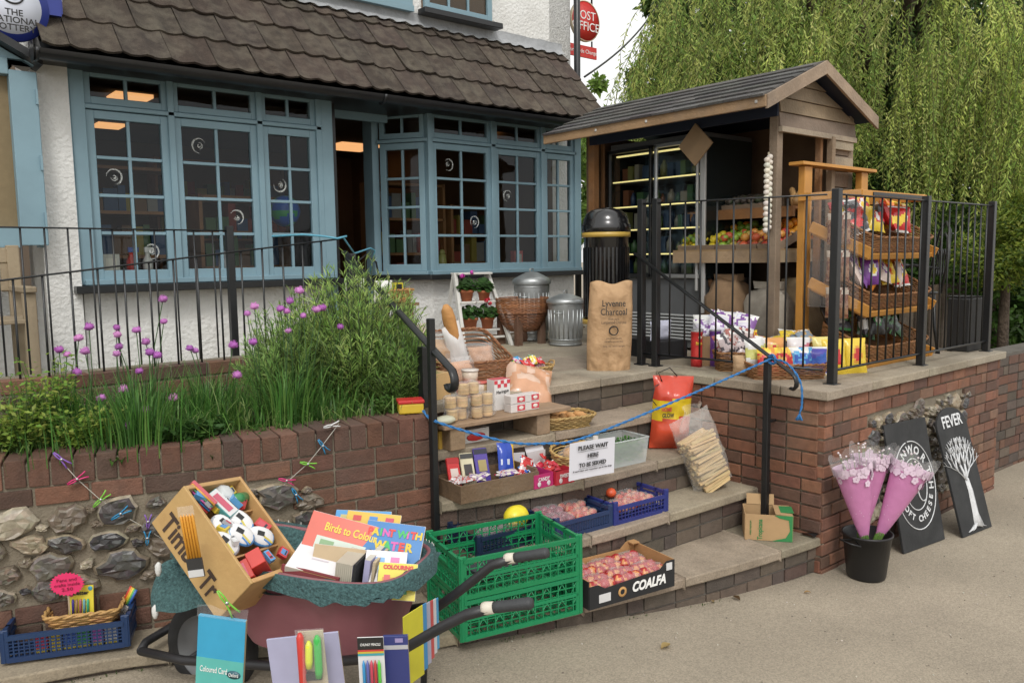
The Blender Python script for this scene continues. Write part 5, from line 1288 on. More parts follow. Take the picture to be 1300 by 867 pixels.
m=MB(); m.pillow(.24,.15,.05,seed=44,col=(.6,.62,.75)); o=m.build('paper_bag',M_SHINY,loc=(4.60,3.82,T+.12)); tag(o,'crumpled pale bag lying in the black carton by the fridge vent','bag')
B1=basket('small square wicker basket of pink dog chew packets right of the crisp tubes',(4.42,3.05,T),-.75,.27,.20,.12,col=BR1,pw=.16)
pile(B1.matrix_world.copy() if False else place(4.42,3.05,T+.02,-.75),.2,.12,9,[((.55,.45,.43),(.35,.12,.10),WH,2),((.5,.42,.42),(.08,.07,.08),WH,2)],'clear packet of pink and brown chews in the small square basket','chew packets in the small square basket',name='chew_packet',zj=.07,seed=2,tilt=.4)
B2=thing('white_bag_carton','open brown carton of white and purple bags behind the small square basket','carton',(4.62,3.30,T),-.8)
m=MB()
for c_,d_ in (((0,.12,.1),(.34,.006,.2)),((0,-.12,.1),(.34,.006,.2)),((.17,0,.1),(.006,.234,.2)),((-.17,0,.1),(.006,.234,.2)),((0,0,.003),(.334,.234,.006))): m.box(c_,d_,(.30,.19,.10))
m.build('box',M_CARD,B2)
pile(place(4.62,3.28,T+.10,-.8),.28,.14,9,[((.62,.60,.68),(.22,.10,.32),WH,2),((.66,.66,.72),(.5,.5,.6),WH,2)],'white and purple bag in the brown carton behind the small square basket','white and purple bags in the carton',name='snack_bag',zj=.07,seed=3,tilt=.6,pw_=.16,ph=.19)
B3=basket('long low wicker basket along the railing holding popcorn and snack bags',(4.36,2.66,T),-.78+.1,.46,.24,.09,col=BR1,pw=.16)
Bm=place(4.36,2.66,T+.02,-.68)
for i,(c,st,dx,dy,dz,lab) in enumerate([(((.62,.62,.60),(.5,.5,.15),WH),1,-.16,.03,.05,'white snack bag with a green corner at the left of the long low basket'),(((.62,.28,.08),(.6,.45,.06),RD),0,-.05,.04,.05,'orange and yellow popcorn bag in the long low basket'),(((.70,.66,.66),(.55,.15,.2),WH),1,.10,.04,.05,'large white snack bag with red lettering in the long low basket'),((RD,(.6,.25,.05),YL),2,-.11,-.05,.0,'red snack bag low at the front left of the long low basket'),((RD,(.65,.35,.05),YL),2,.0,-.05,.0,'second red and yellow snack bag at the front middle of the long low basket'),((BL,SK,WH),2,.08,-.06,.0,'bright blue snack bag at the front of the long low basket'),(((.07,.06,.35),BL,WH),1,.17,-.05,.0,'deep blue snack bag at the right end of the long low basket')]):
    putmesh(packet(c[0],c[1],c[2],st,.14,.17,.05),'snack_bag',Bm@place(dx,dy,dz,rnd.uniform(-.15,.15),-.25),lab,'snack bag')
for i,(x,y,c,lab) in enumerate([(4.66,2.50,(YL,RD,RD),'yellow and red snack bag standing at the corner post of the railing'),(4.80,2.44,(YL,(.65,.3,.05),RD),'yellow snack bag with a red badge leaning right of the corner post'),(4.76,2.62,((.7,.6,.2),YL,RD),'pale yellow snack bag behind the corner post of the railing')]):
    putmesh(packet(c[0],c[1],c[2],0,.16,.22,.06),'snack_bag',place(x,y,T,-.5,-.15),lab,'snack bag')
tb=thing('sweet_tray','shallow brown tray of red and yellow sweet packets in front of the hessian sack','tray',(4.72,2.95,T),-.7); m=MB(); m.box((0,0,.06),(.46,.24,.12),(.26,.14,.06)); m.build('tray',M_CARD,tb)
pile(place(4.62,3.02,T+.11,-.7),.2,.16,8,[(YL,RD,(.6,.1,.05),2),(RD,YL,WH,2)],'red and yellow sweet packet in the shallow brown tray','red and yellow sweet packets in the shallow tray',name='sweet_packet',zj=.03,seed=5,tilt=1.2,pw_=.12,ph=.12,pd=.03)
pile(place(4.84,2.86,T+.11,-.7),.2,.16,7,[(YL,(.5,.4,.1),WH,2),((.2,.25,.3),(.5,.3,.1),WH,2)],'yellow or grey sweet packet at the right of the shallow brown tray','yellow and grey sweet packets in the shallow tray',name='sweet_packet',zj=.03,seed=6,tilt=1.1,pw_=.12,ph=.12,pd=.03)
m=MB(); m.pillow(.15,.13,.09,seed=9,col=(.42,.28,.16)); tag(m.build('paper_bag',M_PAPER,loc=(4.24,2.86,T)),'small brown paper bag under the handrail end between the two baskets','paper bag').rotation_euler=(0,0,-.8)
# ---- orange display rack ----
M_ORP=mat('orange_stained_pine',(.50,.235,.045),.5,.14,7,.1,60)
rk=thing('display_rack','orange stained pine display rack with three sloping baskets of crisps behind the railing','rack',(5.45,2.7,T)); OK2=Matrix.Translation((-5.45,-2.7,-T))
def KM(): return MB().xf(OK2)
for x in (5.12,5.90): m=KM(); m.box((x,3.0,(T+2.36)/2),(.095,.05,2.36-T)); m.build('upright',M_ORP,rk,bev=.003)
m=KM(); m.box((5.51,3.0,2.375),(1.02,.11,.022)); m.build('top_board',M_ORP,rk,bev=.002)
for x in (5.05,5.93):
    m=KM(); m.box((x,2.78,2.15),(.03,.44,.05)); m.build('top_arm',M_ORP,rk,bev=.002)
m=KM(); m.box((5.49,2.60,2.155),(.92,.09,.03)); m.box((5.49,2.553,2.150),(.92,.012,.04)); m.build('top_tray',M_ORP,rk,bev=.002)
m=KM(); m.box((5.52,2.544,2.150),(.72,.004,.022)); m.build('price_strip',M_BLK,rk)
RGRP='baskets on the orange display rack'
tiers=[(1.83,'top'),(1.46,'middle'),(1.10,'bottom')]
PKS=[[(RD,WH,YL,0),(RD,YL,WH,1),((.06,.06,.07),RD,WH,1),(OR_,RD,YL,1),(YL,RD,WH,0),(RD,(.6,.4,.1),WH,0)],[(PU,WH,YL,0),(OR_,YL,WH,0),(YL,OR_,RD,0),(OR_,(.6,.4,.1),WH,1),((.62,.5,.45),PU,WH,0),(RD,YL,WH,1)],[((.04,.10,.05),BLK,WH,2),(BLK,(.1,.25,.1),WH,2),((.1,.1,.12),WH,GR,1),(BLK,GR,WH,0)]]
for k,(z,nm) in enumerate(tiers):
    tilt=R(24) if k<2 else R(18)
    X=Matrix.Translation((5.50,2.70,z))@Matrix.Rotation(tilt,4,'X')
    basket('wicker basket on the %s tier of the orange rack, filled with crisp packets'%nm,None,0,.90,.40,.13,X=X,group=RGRP,col=BR1,pw=.14,flare=.02,back=.25)
    m=KM(); m.X=OK2@X; m.box((0,0,-.012),(.92,.42,.016)); m.box((0,-.205,.004),(.92,.014,.035)); m.build('shelf',M_ORP,rk,bev=.002)
    for x in (-.47,.47): m=KM(); m.X=OK2@X; m.box((x,.0,.03),(.018,.46,.07)); m.build('bracket',M_ORP,rk,bev=.002)
    cl={'top':'brightly printed red, orange or black packet in the top basket of the orange rack','middle':'brightly printed orange, purple or red packet in the middle basket of the orange rack','bottom':'dark green or black packet in the bottom basket of the orange rack'}[nm]
    pile(X@Matrix.Translation((0,.03,.065)),.74,.2,[22,22,16][k],PKS[k],cl,'crisp packets in the %s basket'%nm,zj=.05,seed=20+k,tilt=.75,pw_=.15,ph=.19,pd=.06)
# hanging snack packs at the left side of the rack
for i in range(6):
    putmesh(packet((.30,.17,.10),(.2,.08,.05),(.5,.42,.34),2,.11,.20,.03,),'nut_packet',place(5.0,2.66+.05*(i%2),1.95-.24*(i//2)-.12,R(-88),0,0),'clear packet of nuts hanging on the left side of the orange rack','nut packet','nut packets hanging on the rack side')
m=MB(); m.grid(lambda u,v:V((.012*math.sin(v*9+u*4),(u-.5)*.34,v*.75)),10,14,(.8,.8,.8)); o=m.build('plastic_sheet',M_FILM,loc=(4.97,2.70,1.42)); tag(o,'clear plastic sheet hanging down the left side of the orange rack','plastic sheet')
# metal garden chair and table
gc=thing('garden_chair','black ornate metal garden chair behind the right end of the railing','chair',(6.22,2.78,T),R(215)); m=MB()
m.lathe([(0,.43),(.2,.43),(.21,.44),(.2,.45),(0,.45)],24); m.build('seat',M_BLK,gc)
m=MB(); m.tube([(-.21,.18,.44),(-.23,.22,.7),(-.15,.24,.9),(0,.25,.96),(.15,.24,.9),(.23,.22,.7),(.21,.18,.44)],.010,6)
m.tube([(-.14,.20,.45),(-.15,.23,.7),(-.09,.24,.84),(0,.245,.88),(.09,.24,.84),(.15,.23,.7),(.14,.20,.45)],.007,6)
for k in range(5): cx=(k-2)*.07; m.tube([(cx+.03*math.cos(a),.23,.66+.10*math.sin(a)) for a in [j*.52 for j in range(12)]],.005,5,closed=True)
m.build('backrest',M_BLK,gc)
for s_ in (-1,1):
    m=MB(); m.tube([(s_*.21,.17,.62),(s_*.25,-.02,.65),(s_*.23,-.15,.60),(s_*.2,-.15,.45)],.009,6); m.build('armrest',M_BLK,gc)
    for y in (-.15,.15): m=MB(); m.tube([(s_*.15,y,.43),(s_*.17,y*1.05,.2),(s_*.20,y*1.2,0)],.011,6); m.lathe([(0,0),(.018,0),(.012,.03),(0,.03)],8,o=(s_*.20,y*1.2,0)); m.build('leg',M_BLK,gc)
gt=thing('garden_table','round black metal garden table half hidden behind the orange rack','table',(6.05,3.35,T)); m=MB(); m.lathe([(0,.70),(.33,.70),(.335,.715),(.33,.72),(0,.72)],30); m.build('tabletop',M_BLK,gt)
for k in range(3): a=k*2.09; m=MB(); m.tube([(.05*math.cos(a),.05*math.sin(a),.70),(.04*math.cos(a),.04*math.sin(a),.35),(.22*math.cos(a),.22*math.sin(a),0)],.012,6); m.build('leg',M_BLK,gt)
m=MB(); m.box((0,0,.2),(.24,.16,.40),BLK); m.lathe([(.1,.40),(.12,.41)],12,BLK); tag(m.build('black_planter_box',M_MATT,loc=(6.47,2.46,T),bev=.01),'black upright planter box just inside the end post of the railing','planter')
# ================= STREET RIGHT =================
def chalkboard(lab,x,y,w_,h,lean,rz,arched=False):
    X=Matrix.Translation((x,y,gz(x)+.004))@rotz(rz)@Matrix.Rotation(-lean,4,'X'); t=thing('chalkboard',lab,'chalkboard',X=X)
    if arched: poly=[(-w_/2,0),(w_/2,0),(w_/2,h*.84)]+[(w_/2*math.cos(a),h*.84+h*.16*math.sin(a)) for a in [math.pi*k/14 for k in range(1,14)]]+[(-w_/2,h*.84)]
    else: poly=[(-w_/2,0),(w_/2,0),(w_/2,h),(-w_/2,h)]
    m=MB(); m.prism(poly,.016,Matrix(((1,0,0,0),(0,0,-1,.016),(0,1,0,0),(0,0,0,1)))); m.build('board',mat('chalkboard_black',(.020,.021,.022),.75,.35,9,.1,60,dirt=(.05,.05,.05),dirtscale=6,dirtamt=.5),t,bev=.002)
    return t
M_CHALK=mat('chalk_paint',(.60,.61,.62),.8,.15,60,.2,100)
c1=chalkboard('rectangular black chalkboard with a round white soft cheese emblem, leaning on the wall','x' and 4.93,2.04,.44,.76,R(12),-.12)
def ring(t,cx,cz,rx,rz_,r_,a0=0,a1=6.2832,n=40):
    m=MB(); cl=abs(a1-a0)>6.28; m.tube([(cx+rx*math.cos(a0+(a1-a0)*k/(n if cl else n-1)),-.002,cz+rz_*math.sin(a0+(a1-a0)*k/(n if cl else n-1))) for k in range(n)],r_,4,closed=cl,flat=1.); return m.build('chalk_line',M_CHALK,t)
ring(c1,0,.37,.205,.265,.0035,R(-200),R(95)); ring(c1,.0,.37,.205,.265,.0035,R(100),R(150)); ring(c1,0,.375,.115,.155,.0035)
def arctext(t,s_,cx,cz,rx,rz_,a0,a1,size,flip=False,matx=None,y=-.001,bold=.0015):
    n=len(s_)
    for i,ch in enumerate(s_):
        if ch==' ': continue
        a=R(lerp(a0,a1,i/(n-1))); px_,pz_=cx+rx*math.cos(a),cz+rz_*math.sin(a)
        out=V((math.cos(a),0,math.sin(a)*rx/rz_)).normalized(); up=-out if flip else out; xx=V((up.z,0,-up.x)); text(ch,size,(px_,y,pz_),xx,up,matx or M_CHALK,t,name='letter',bold=bold)
arctext(c1,'KENWORTH',0,.375,.160,.210,168,-8,.068); arctext(c1,'SOFT CHEESE',0,.375,.160,.208,205,332,.052,flip=True)
m=MB(); m.tube([(-.06,-.003,.47),(-.05,-.003,.31)],.004,4); m.tube([(-.005,-.003,.50),(.0,-.003,.32)],.004,4); m.tube([(-.07,-.003,.395),(.02,-.003,.405)],.004,4); m.tube([(.06+.045*math.cos(R(a)),-.003,.335+.07*math.sin(R(a))) for a in range(70,300,20)],.004,4); m.build('monogram',M_CHALK,c1)
c2=chalkboard('arch topped black chalkboard with a white branching tree drawing, the right hand one of two',5.43,1.93,.36,.80,R(16),-.1,True)
text('FEVER',.105,(-.0,-.001,.71),(1,.0,.03),(0,0,1),M_CHALK,c2,width=.24,bold=.002)
m=MB()
rr=random.Random(5)
def brn(p,a,l,r_,dep):
    q=p+V((math.sin(a)*l,0,math.cos(a)*l)); mid=p.lerp(q,.5)+V((math.cos(a)*l*.08*rr.choice((-1,1)),0,0)); m.tube([p,mid,q],[r_,r_*.85,r_*.7],5,flat=.3)
    if dep>0:
        for da in ((-.45,.1,.5) if dep>2 else (-.38,.32)): brn(q,a*.75+da*rr.uniform(.8,1.2),l*.74,r_*.66,dep-1)
m.tube([(-.01,-.003,.04),(0,-.003,.12),(.01,-.003,.26),(.0,-.003,.34)],[.05,.028,.022,.018],6,flat=.15)
for a,l in ((-.8,.095),(-.28,.105),(.25,.105),(.8,.095)): brn(V((0,-.003,.33)),a,l,.010,3)
for a in (-1.1,-.5,.6,1.1): m.tube([(-.0,-.003,.06),(math.sin(a)*.08,-.003,.03),(math.sin(a)*.12,-.003,.02)],[.014,.012,.004],5,flat=.3)
m.build('tree_drawing',M_CHALK,c2)
# bucket of wrapped bouquets
bk=thing('bucket','black plastic bucket on the tarmac holding the pink wrapped bouquets','bucket',(4.235,2.06,gz(4.2)+.003)); m=MB(); m.lathe([(0,0),(.098,0),(.102,.01),(.126,.235),(.133,.237),(.133,.248),(.127,.25),(.122,.245),(.098,.02),(0,.02)],36); m.build('body',mat('bucket_plastic',(.012,.012,.013),.42,.15,5,.05,30),bk)
m=MB(); m.tube([(-.13,0,.23),(-.17,-.05,.22),(-.21,-.02,.235),(-.2,.05,.24),(-.13,.02,.23)],.004,6); m.build('handle',M_BLK,bk)
bs=thing('plastic_flap','black folded plastic sheet lying on the step end beside the bucket','plastic sheet',(4.13,2.30,ST+.006)); m=MB(); m.grid(lambda u,v:V(((u-.5)*.2,(v-.5)*.09,.012*math.sin(u*6+v*3)+.006)),10,6,(.015,.015,.016)); m.build('sheet',M_SHINY,bs)
M_PINKP=mat('pink_wrap',(.62,.16,.42),.35,.06,20,.3,30,attr=True,bdist=.01)
for i,(dx,lean,yaw,lab,hh) in enumerate([(-.045,-.20,.15,'pink floral wrapped bouquet leaning left in the black bucket',.54),(.0,.06,-.1,'pink floral wrapped bouquet upright at the back of the black bucket',.56),(.03,.38,0,'pink floral wrapped bouquet leaning right over the rim of the black bucket',.54)]):
    X=Matrix.Translation((4.235+dx,2.06+(.04 if i==1 else -.02),gz(4.2)+.16))@rotz(R(-39.8))@Matrix.Rotation(lean,4,'Y')@Matrix.Rotation(.08,4,'X'); t=thing('wrapped_bouquet',lab,'bouquet',X=X)
    def cone(u,v,o=0.): a=2*math.pi*u; r_=.022+.085*v**.9+o; return V((r_*math.cos(a)*(1+.12*math.sin(a*3)*v),.55*r_*math.sin(a),.08+v*(hh-.12)))
    m=MB(); m.grid(cone,26,12,(.5,.2,.4),colf=lambda u,v:(.50,.19,.37) if v<.90 else (.62,.45,.57),closeu=True); m.build('wrap',M_PINKP,t)
    m=MB(); rr=random.Random(i)
    for k in range(78):
        u=rr.random(); v=1-abs(rr.gauss(0,.09)) if k<46 else rr.random(); v=clampv(v,.05,1.0); c=cone(u,v,.002); nn=V((c.x,c.y*2,0)).normalized(); s_=rr.uniform(.010,.017) if k<46 else .003
        for j in range(5 if s_>.008 else 1): 
            a=j*1.257; tx=V((0,0,1)).cross(nn); m.disc(c+(tx*math.cos(a)+V((0,0,1))*math.sin(a))*s_*.75+nn*(.001+.0003*j+.0004*(k%7)),nn,s_*.62,8,(.66,.52,.62))
    o_=m.build('printed_flowers',M_MATT,t); o_['kind']='stuff'
    m=MB(); 
    def clr(u,v): a=2*math.pi*u; r_=.102+.012*v; return V((r_*math.cos(a)*(1+.18*math.sin(a*2+1)),.55*r_*math.sin(a),hh-.07+v*.09+.02*math.sin(a*5)*v))
    m.grid(clr,26,6,(.8,.8,.8),closeu=True); m.build('clear_sleeve',M_FILM,t)
    for k in range(14):
        q=V((rr.uniform(-.08,.08),rr.uniform(-.04,.04),hh-.03+rr.uniform(-.03,.07))); m=MB(); m.tube([V((q.x*.4,q.y*.4,.3)),q],.001,3,(.1,.2,.05)); m.blob(q,.006,7,5,col=(.66,.58,.60)); m.build('gypsophila',M_MATT,t)
    m=MB()
    for k in range(16): a=k*.4; m.tube([(.022*math.cos(a),.018*math.sin(a),-.1),(.018*math.cos(a),.014*math.sin(a),.0),(.02*math.cos(a),.015*math.sin(a),.10)],.0035,5,jc((.14,.26,.05),.3))
    m.build('stem',M_LEAF,t)
# drinks carton on step 1
tx=thing('drinks_box','open brown cardboard drinks box with green leaf corners on the bottom step by the post','cardboard box',(3.90,2.47,ST+.002),R(-52)); w_,d_,h_=.25,.19,.145; KB=(.40,.26,.13)
m=MB(); m.box((0,0,.002),(w_,d_,.004),KB); m.box((0,-d_/2,h_/2),(w_,.004,h_),KB); m.box((0,d_/2,h_/2),(w_,.004,h_),KB); m.box((-w_/2,0,h_/2),(.004,d_-.004,h_),KB); m.box((w_/2,0,h_/2),(.004,d_-.004,h_),KB)
m.build('box',M_CARD,tx)
m=MB(); m.box((-.03,d_/2+.005,h_+.03),(w_*.6,.003,.06),KB,rot=(-.3,0,0)); m.box((.08,-.01,h_+.003),(.09,d_*.9,.003),KB,rot=(0,.08,0)); m.build('flap',M_CARD,tx)
M_TGRN=mat('print_green',(.03,.20,.06),.7,.05,5,0)
def flat(parent,name,pts,material,th=.0015,y=None):
    m=MB(); m.prism(pts,th,Matrix(((1,0,0,0),(0,0,-1,y),(0,1,0,0),(0,0,0,1)))); m.build(name,material,parent)
flat(tx,'leaf_print',[(.125,0),(.125,.145),(.03,.145),(.055,.13),(.105,.12),(.112,.06),(.09,.02),(.05,.01),(.02,0)],M_TGRN,y=-d_/2-.003)
m=MB(); m.box((w_/2+.0032,-d_/2+.02,h_/2),(.0015,.03,h_),(.03,.2,.06)); m.box((.10,0,h_+.0055),(.07,.12,.0012),(.03,.2,.06)); m.build('leaf_print',M_TGRN,tx)
text('Tropicana',.036,(-.045,-d_/2-.0022,.062),(0,0,1),(-1,0,0),M_TGRN,tx,width=.115,bold=.0006); text('PURE PREMIUM',.012,(-.095,-d_/2-.0022,.07),(0,0,1),(-1,0,0),M_TGRN,tx)
# kindling bag
kb_=thing('kindling_bag','clear plastic bag of pale split kindling sticks leaning on the brick wall of the steps','kindling bag',X=Matrix.Translation((3.86,2.80,2*ST+.01))@rotz(R(-20))@Matrix.Rotation(-.36,4,'Y')@Matrix.Rotation(-.05,4,'X'))
rr=random.Random(9); m=MB()
for k in range(95):
    z=.02+.0165*(k//5)*1.0; x=(k%5-2)*.0; m.box((rr.uniform(-.012,.012),-.055+.028*(k%5),z+rr.uniform(-.003,.003)),(.19*rr.uniform(.85,1.05),.02,.013),jc((.58,.43,.22),.15),rot=(rr.uniform(-.1,.1),rr.uniform(-.10,.10),rr.uniform(-.06,.06)))
m.build('kindling',M_PINE,kb_)
m=MB(); m.pillow(.27,.47,.20,seed=61,col=(.85,.85,.85),nu=18,nv=22,wr=.12); m.build('bag',film('kindling_film',tint=(.85,.84,.8),opacity=.14,bump=.8,bscale=14),kb_)
m=MB(); m.grid(lambda u,v:V(((u-.5)*(.15+.05*math.sin(v*6))+.05*v,.04*math.sin(u*7)*(.4+v),.40+.12*v-.04*abs(u-.5))),12,8,(.8,.8,.8)); m.build('bag_top',MATS['kindling_film'],kb_)
# red and yellow bag
rb=thing('red_sack','red and yellow plastic fuel bag with black string handles slumped against the brick wall','bag',X=Matrix.Translation((3.77,3.06,3*ST+.003))@rotz(R(-35))@Matrix.Rotation(.05,4,'Y'))
def redcol(u,v): return (.62,.44,.02) if .40+.10*u<v<.68+.05*u else ((.50,.055,.03) if v>.5 else (.55,.07,.03))
m=MB(); m.pillow(.25,.44,.17,seed=71,colf=redcol,nu=16,nv=26,wr=.35); m.build('bag',M_SHINY,rb)
m=MB(); m.tube([(-.07,-.02,.40),(-.10,-.03,.46),(-.03,-.02,.49),(.02,-.01,.44)],.0035,5); m.tube([(-.07,-.02,.40),(-.12,-.04,.38),(-.135,-.05,.30),(-.11,-.06,.27)],.003,5); m.build('string',M_BLK,rb)
text('HOME',.034,(-.055,-.088,.25),(1,0,.05),(0,0,1),mat('print_red',(.45,.04,.03),.6,0,5,0),rb,width=.06,bold=.001); text('GLOW',.034,(-.045,-.090,.215),(1,0,.05),(0,0,1),M_BLKT,rb,width=.07,bold=.001)
# ================= GOODS ON THE STEPS =================
def bx(name,lab,cat,x,y,z,w,d,h,rz,cols,group=None,rx=0,ry=0,material=None,col=(.5,.5,.5)):
    m=MB(); m.box((0,0,h/2),(w,d,h),col,cols=cols); o=m.build(name,material or M_PACK,bev=.0015); o.matrix_world=place(x,y,z,rz,rx,ry); return tag(o,lab,cat,group)
# wooden tray with chocolate bags on step 3
wt=thing('wooden_tray','old brown wooden seed tray of chocolate bars on the third step beside the handrail post','tray',(2.42,3.115,3*ST),R(-5)); m=MB(); TWc=(.16,.10,.055)
m.box((0,-.12,.045),(.46,.012,.085),TWc); m.box((0,.12,.045),(.46,.012,.085),TWc); m.box((-.225,0,.045),(.012,.228,.085),TWc); m.box((.225,0,.05),(.012,.228,.10),TWc); m.box((0,0,.006),(.44,.23,.01),TWc); m.build('tray',M_TIM,wt)
for i,(dx,w_,h_,c,lab) in enumerate([(-.17,.07,.16,RD,'red chocolate bar pack leaning at the left end of the wooden tray'),(-.085,.075,.17,CR,'cream coloured chocolate bar leaning between the red and the purple packs'),(.005,.08,.18,(.09,.06,.30),'purple chocolate bar leaning in the middle of the wooden tray')]):
    X=place(2.42+dx,3.14,3*ST+.03,R(-5),R(-22),R(4)); t=thing('chocolate_bar',lab,'chocolate bar',X=X); m=MB(); m.box((0,0,h_/2),(w_,.012,h_),c); m.build('wrapper',M_SHINY,t,bev=.003)
    m=MB(); m.box((0,-.0075,h_*.5),(w_*.6,.002,h_*.32),[(.6,.5,.45),(.06,.05,.05),(.35,.28,.12)][i]); m.build('printed_panel',M_PACK,t)
    m=MB(); m.box((0,-.0075,h_*.9),(w_*.98,.002,h_*.14),[(.4,.02,.02),(.05,.05,.05),(.03,.03,.05)][i]); m.build('printed_band',M_PACK,t)
X=place(2.55,3.11,3*ST+.02,R(-5),R(-18),R(8)); t=thing('chocolate_bag','shiny blue and yellow chocolate bag standing near the right end of the wooden tray','bag',X=X); m=MB(); m.pillow(.105,.20,.04,seed=81,colf=lambda u,v:(.65,.42,.03) if u>.84 else ((.55,.6,.7) if .4<v<.6 and noise.noise(V((u*9,v*9,2)))>.05 else (.02,.06,.38))); m.build('bag',M_SHINY,t)
putmesh(packet(RD,(.6,.5,.5),(.4,.02,.02),2,.09,.12,.03),'chocolate_bag',place(2.615,3.06,3*ST+.03,R(-5),-.3,.5),'small red chocolate bag tilted beside the blue and yellow bag','bag')
pile(place(2.36,3.05,3*ST+.05,R(-5)),.3,.06,9,[((.5,.45,.45),(.4,.08,.07),WH,2),((.6,.55,.5),(.2,.1,.3),RD,2)],'small wrapped chocolate bar lying along the front of the wooden tray','small bars at the front of the wooden tray',name='small_chocolate_bar',tilt=1.3,pw_=.09,ph=.05,pd=.02,zj=.01,seed=8)
# two open sweet cartons
for i,(x,y,c,lab) in enumerate([(2.675,3.085,(.50,.03,.16),'open pink sweet carton with a raised white lid, left of the red one'),(2.80,3.06,(.50,.03,.05),'open red sweet carton with a raised white lid beside the basket of rolls')]):
    t=thing('sweet_carton',lab,'carton',(x,y,3*ST),R(-4),None); m=MB(); w_=.12;d_=.24;h_=.07
    m.box((0,-d_/2,h_/2),(w_,.003,h_),c); m.box((-w_/2,0,h_/2),(.003,d_,h_),c); m.box((w_/2,0,h_/2),(.003,d_,h_),c); m.box((0,d_/2,h_*.9),(w_,.003,h_*1.8),(.62,.60,.60)); m.box((0,0,.003),(w_,d_,.004),c)
    m.build('box',M_PACK,t)
    m=MB(); m.box((0,d_/2+.03,h_*1.8+.03),(w_,.003,.11),(.62,.60,.62),rot=(-.5,0,0)); m.build('raised_lid',M_PACK,t)
    for s_,sx in ((.2,-.03),(.2,.03)): m=MB(); m.blob((sx,-d_/2-.003,.02),(.012,.002,.014),8,5,col=(.7,.65,.66)); m.build('printed_sweet',M_PACK,t)
    text(['CANDY','SWEETS'][i],.026,(0,-d_/2-.002,h_*.62),(1,0,0),(0,0,1),M_WHT,t,width=w_*.6,bold=.0006)
    pile(place(x,y,3*ST+.02,R(-4)),.07,.16,10,[[(BL,WH,SK,2),(WH,SK,BL,2)],[(RD,(.4,.02,.03),WH,0),((.5,.03,.06),RD,WH,2)]][i],['blue and white wrapped sweet in the open pink carton','red wrapped sweet in the open red carton'][i],['sweets in the pink carton','sweets in the red carton'][i],name='wrapped_sweet',tilt=1.1,pw_=.05,ph=.04,pd=.016,zj=.045,seed=30+i)
# basket of rolls under the paper sign
CAN=(.45,.30,.11)
basket('oval straw basket of bread rolls on the third step behind the paper sign',(2.99,3.06,3*ST),R(-5),.30,.24,.10,col=CAN,flare=.03,pw=.5,back=.45)
def roll(lab,x,y,z,r_,c=(.50,.27,.10),group='bread rolls in the oval basket'):
    m=MB(); m.blob((0,0,0),r_,12,8,nz=.12,seed=int(x*900),col=c,colf=lambda u,v:c if v<.55 else (.6,.42,.2)); tag(m.build('bread_roll',M_BREAD,loc=(x,y,z)),lab,'bread roll',group)
for x,y,z in ((2.93,3.03,.68),(3.02,3.00,.68),(2.97,3.10,.69),(3.05,3.09,.69),(2.95,3.06,.73)): roll('bread roll in clear wrapping in the oval straw basket',x,y,z,(.05,.04,.032))
m=MB(); m.blob((0,0,0),(.115,.085,.06),18,10,nz=.25,nf=4,seed=4,col=(.8,.8,.8)); tag(m.build('bread_bag',M_BAGF,loc=(2.99,3.05,.715)),'clear plastic bag over the bread rolls in the oval basket','bag')
m=MB(); m.lathe([(0,0),(.014,0),(.014,.14),(0,.14)],14,(.5,.47,.43)); tag(m.build('wooden_peg_post',M_MATT,loc=(3.03,2.955,3*ST+.07)),'pale upright stick holding the top of the paper sign','stick')
# cress box
cb=thing('plastic_tub','translucent plastic storage tub full of green cress behind the right edge of the paper sign','storage tub',(3.30,3.06,3*ST),R(-4)); m=MB(); 
def tubw(w,d,h,t_=.004,fl=.012):
    q=[]
    for (sx,sy,ex,ey) in ((-1,-1,1,-1),(1,-1,1,1),(1,1,-1,1),(-1,1,-1,-1)):
        m.add([(sx*(w/2-fl),sy*(d/2-fl),0),(ex*(w/2-fl),ey*(d/2-fl),0),(ex*w/2,ey*d/2,h),(sx*w/2,sy*d/2,h)],[(0,1,2,3)],(.7,.75,.75))
    m.add([(-w/2+fl,-d/2+fl,.002),(w/2-fl,-d/2+fl,.002),(w/2-fl,d/2-fl,.002),(-w/2+fl,d/2-fl,.002)],[(0,1,2,3)],(.7,.75,.75))
tubw(.30,.22,.145); m.build('tub',film('tub_plastic',tint=(.75,.80,.80),opacity=.30,bump=.05,rough=.25),cb)
m=MB(); 
for a,b in (((-.15,-.11),(.15,-.11)),((.15,-.11),(.15,.11)),((.15,.11),(-.15,.11)),((-.15,.11),(-.15,-.11))): m.tube([(a[0],a[1],.145),(b[0],b[1],.145)],.005,4,(.6,.65,.66))
m.build('rim',MATS['tub_plastic'],cb)
for k in range(10):
    m=MB(); x=-.11+.055*(k%5); y=-.05+.09*(k//5)
    for j in range(90): q=V((x+pr_.uniform(-.026,.026),y+pr_.uniform(-.035,.035),.01+pr_.uniform(0,.115))); leaf(m,q,V((pr_.gauss(0,1),pr_.gauss(0,1),1)),V((0,-1,.5)),.018,.011,jc(pr_.choice([(.06,.20,.04),(.10,.27,.05),(.04,.12,.03)]),.2))
    o=m.build('cress_bunch',M_LEAF); o.matrix_world=place(3.30,3.06,3*ST,R(-4)); tag(o,'bunch of green cress standing in the translucent tub','herb bunch','cress bunches in the translucent tub')
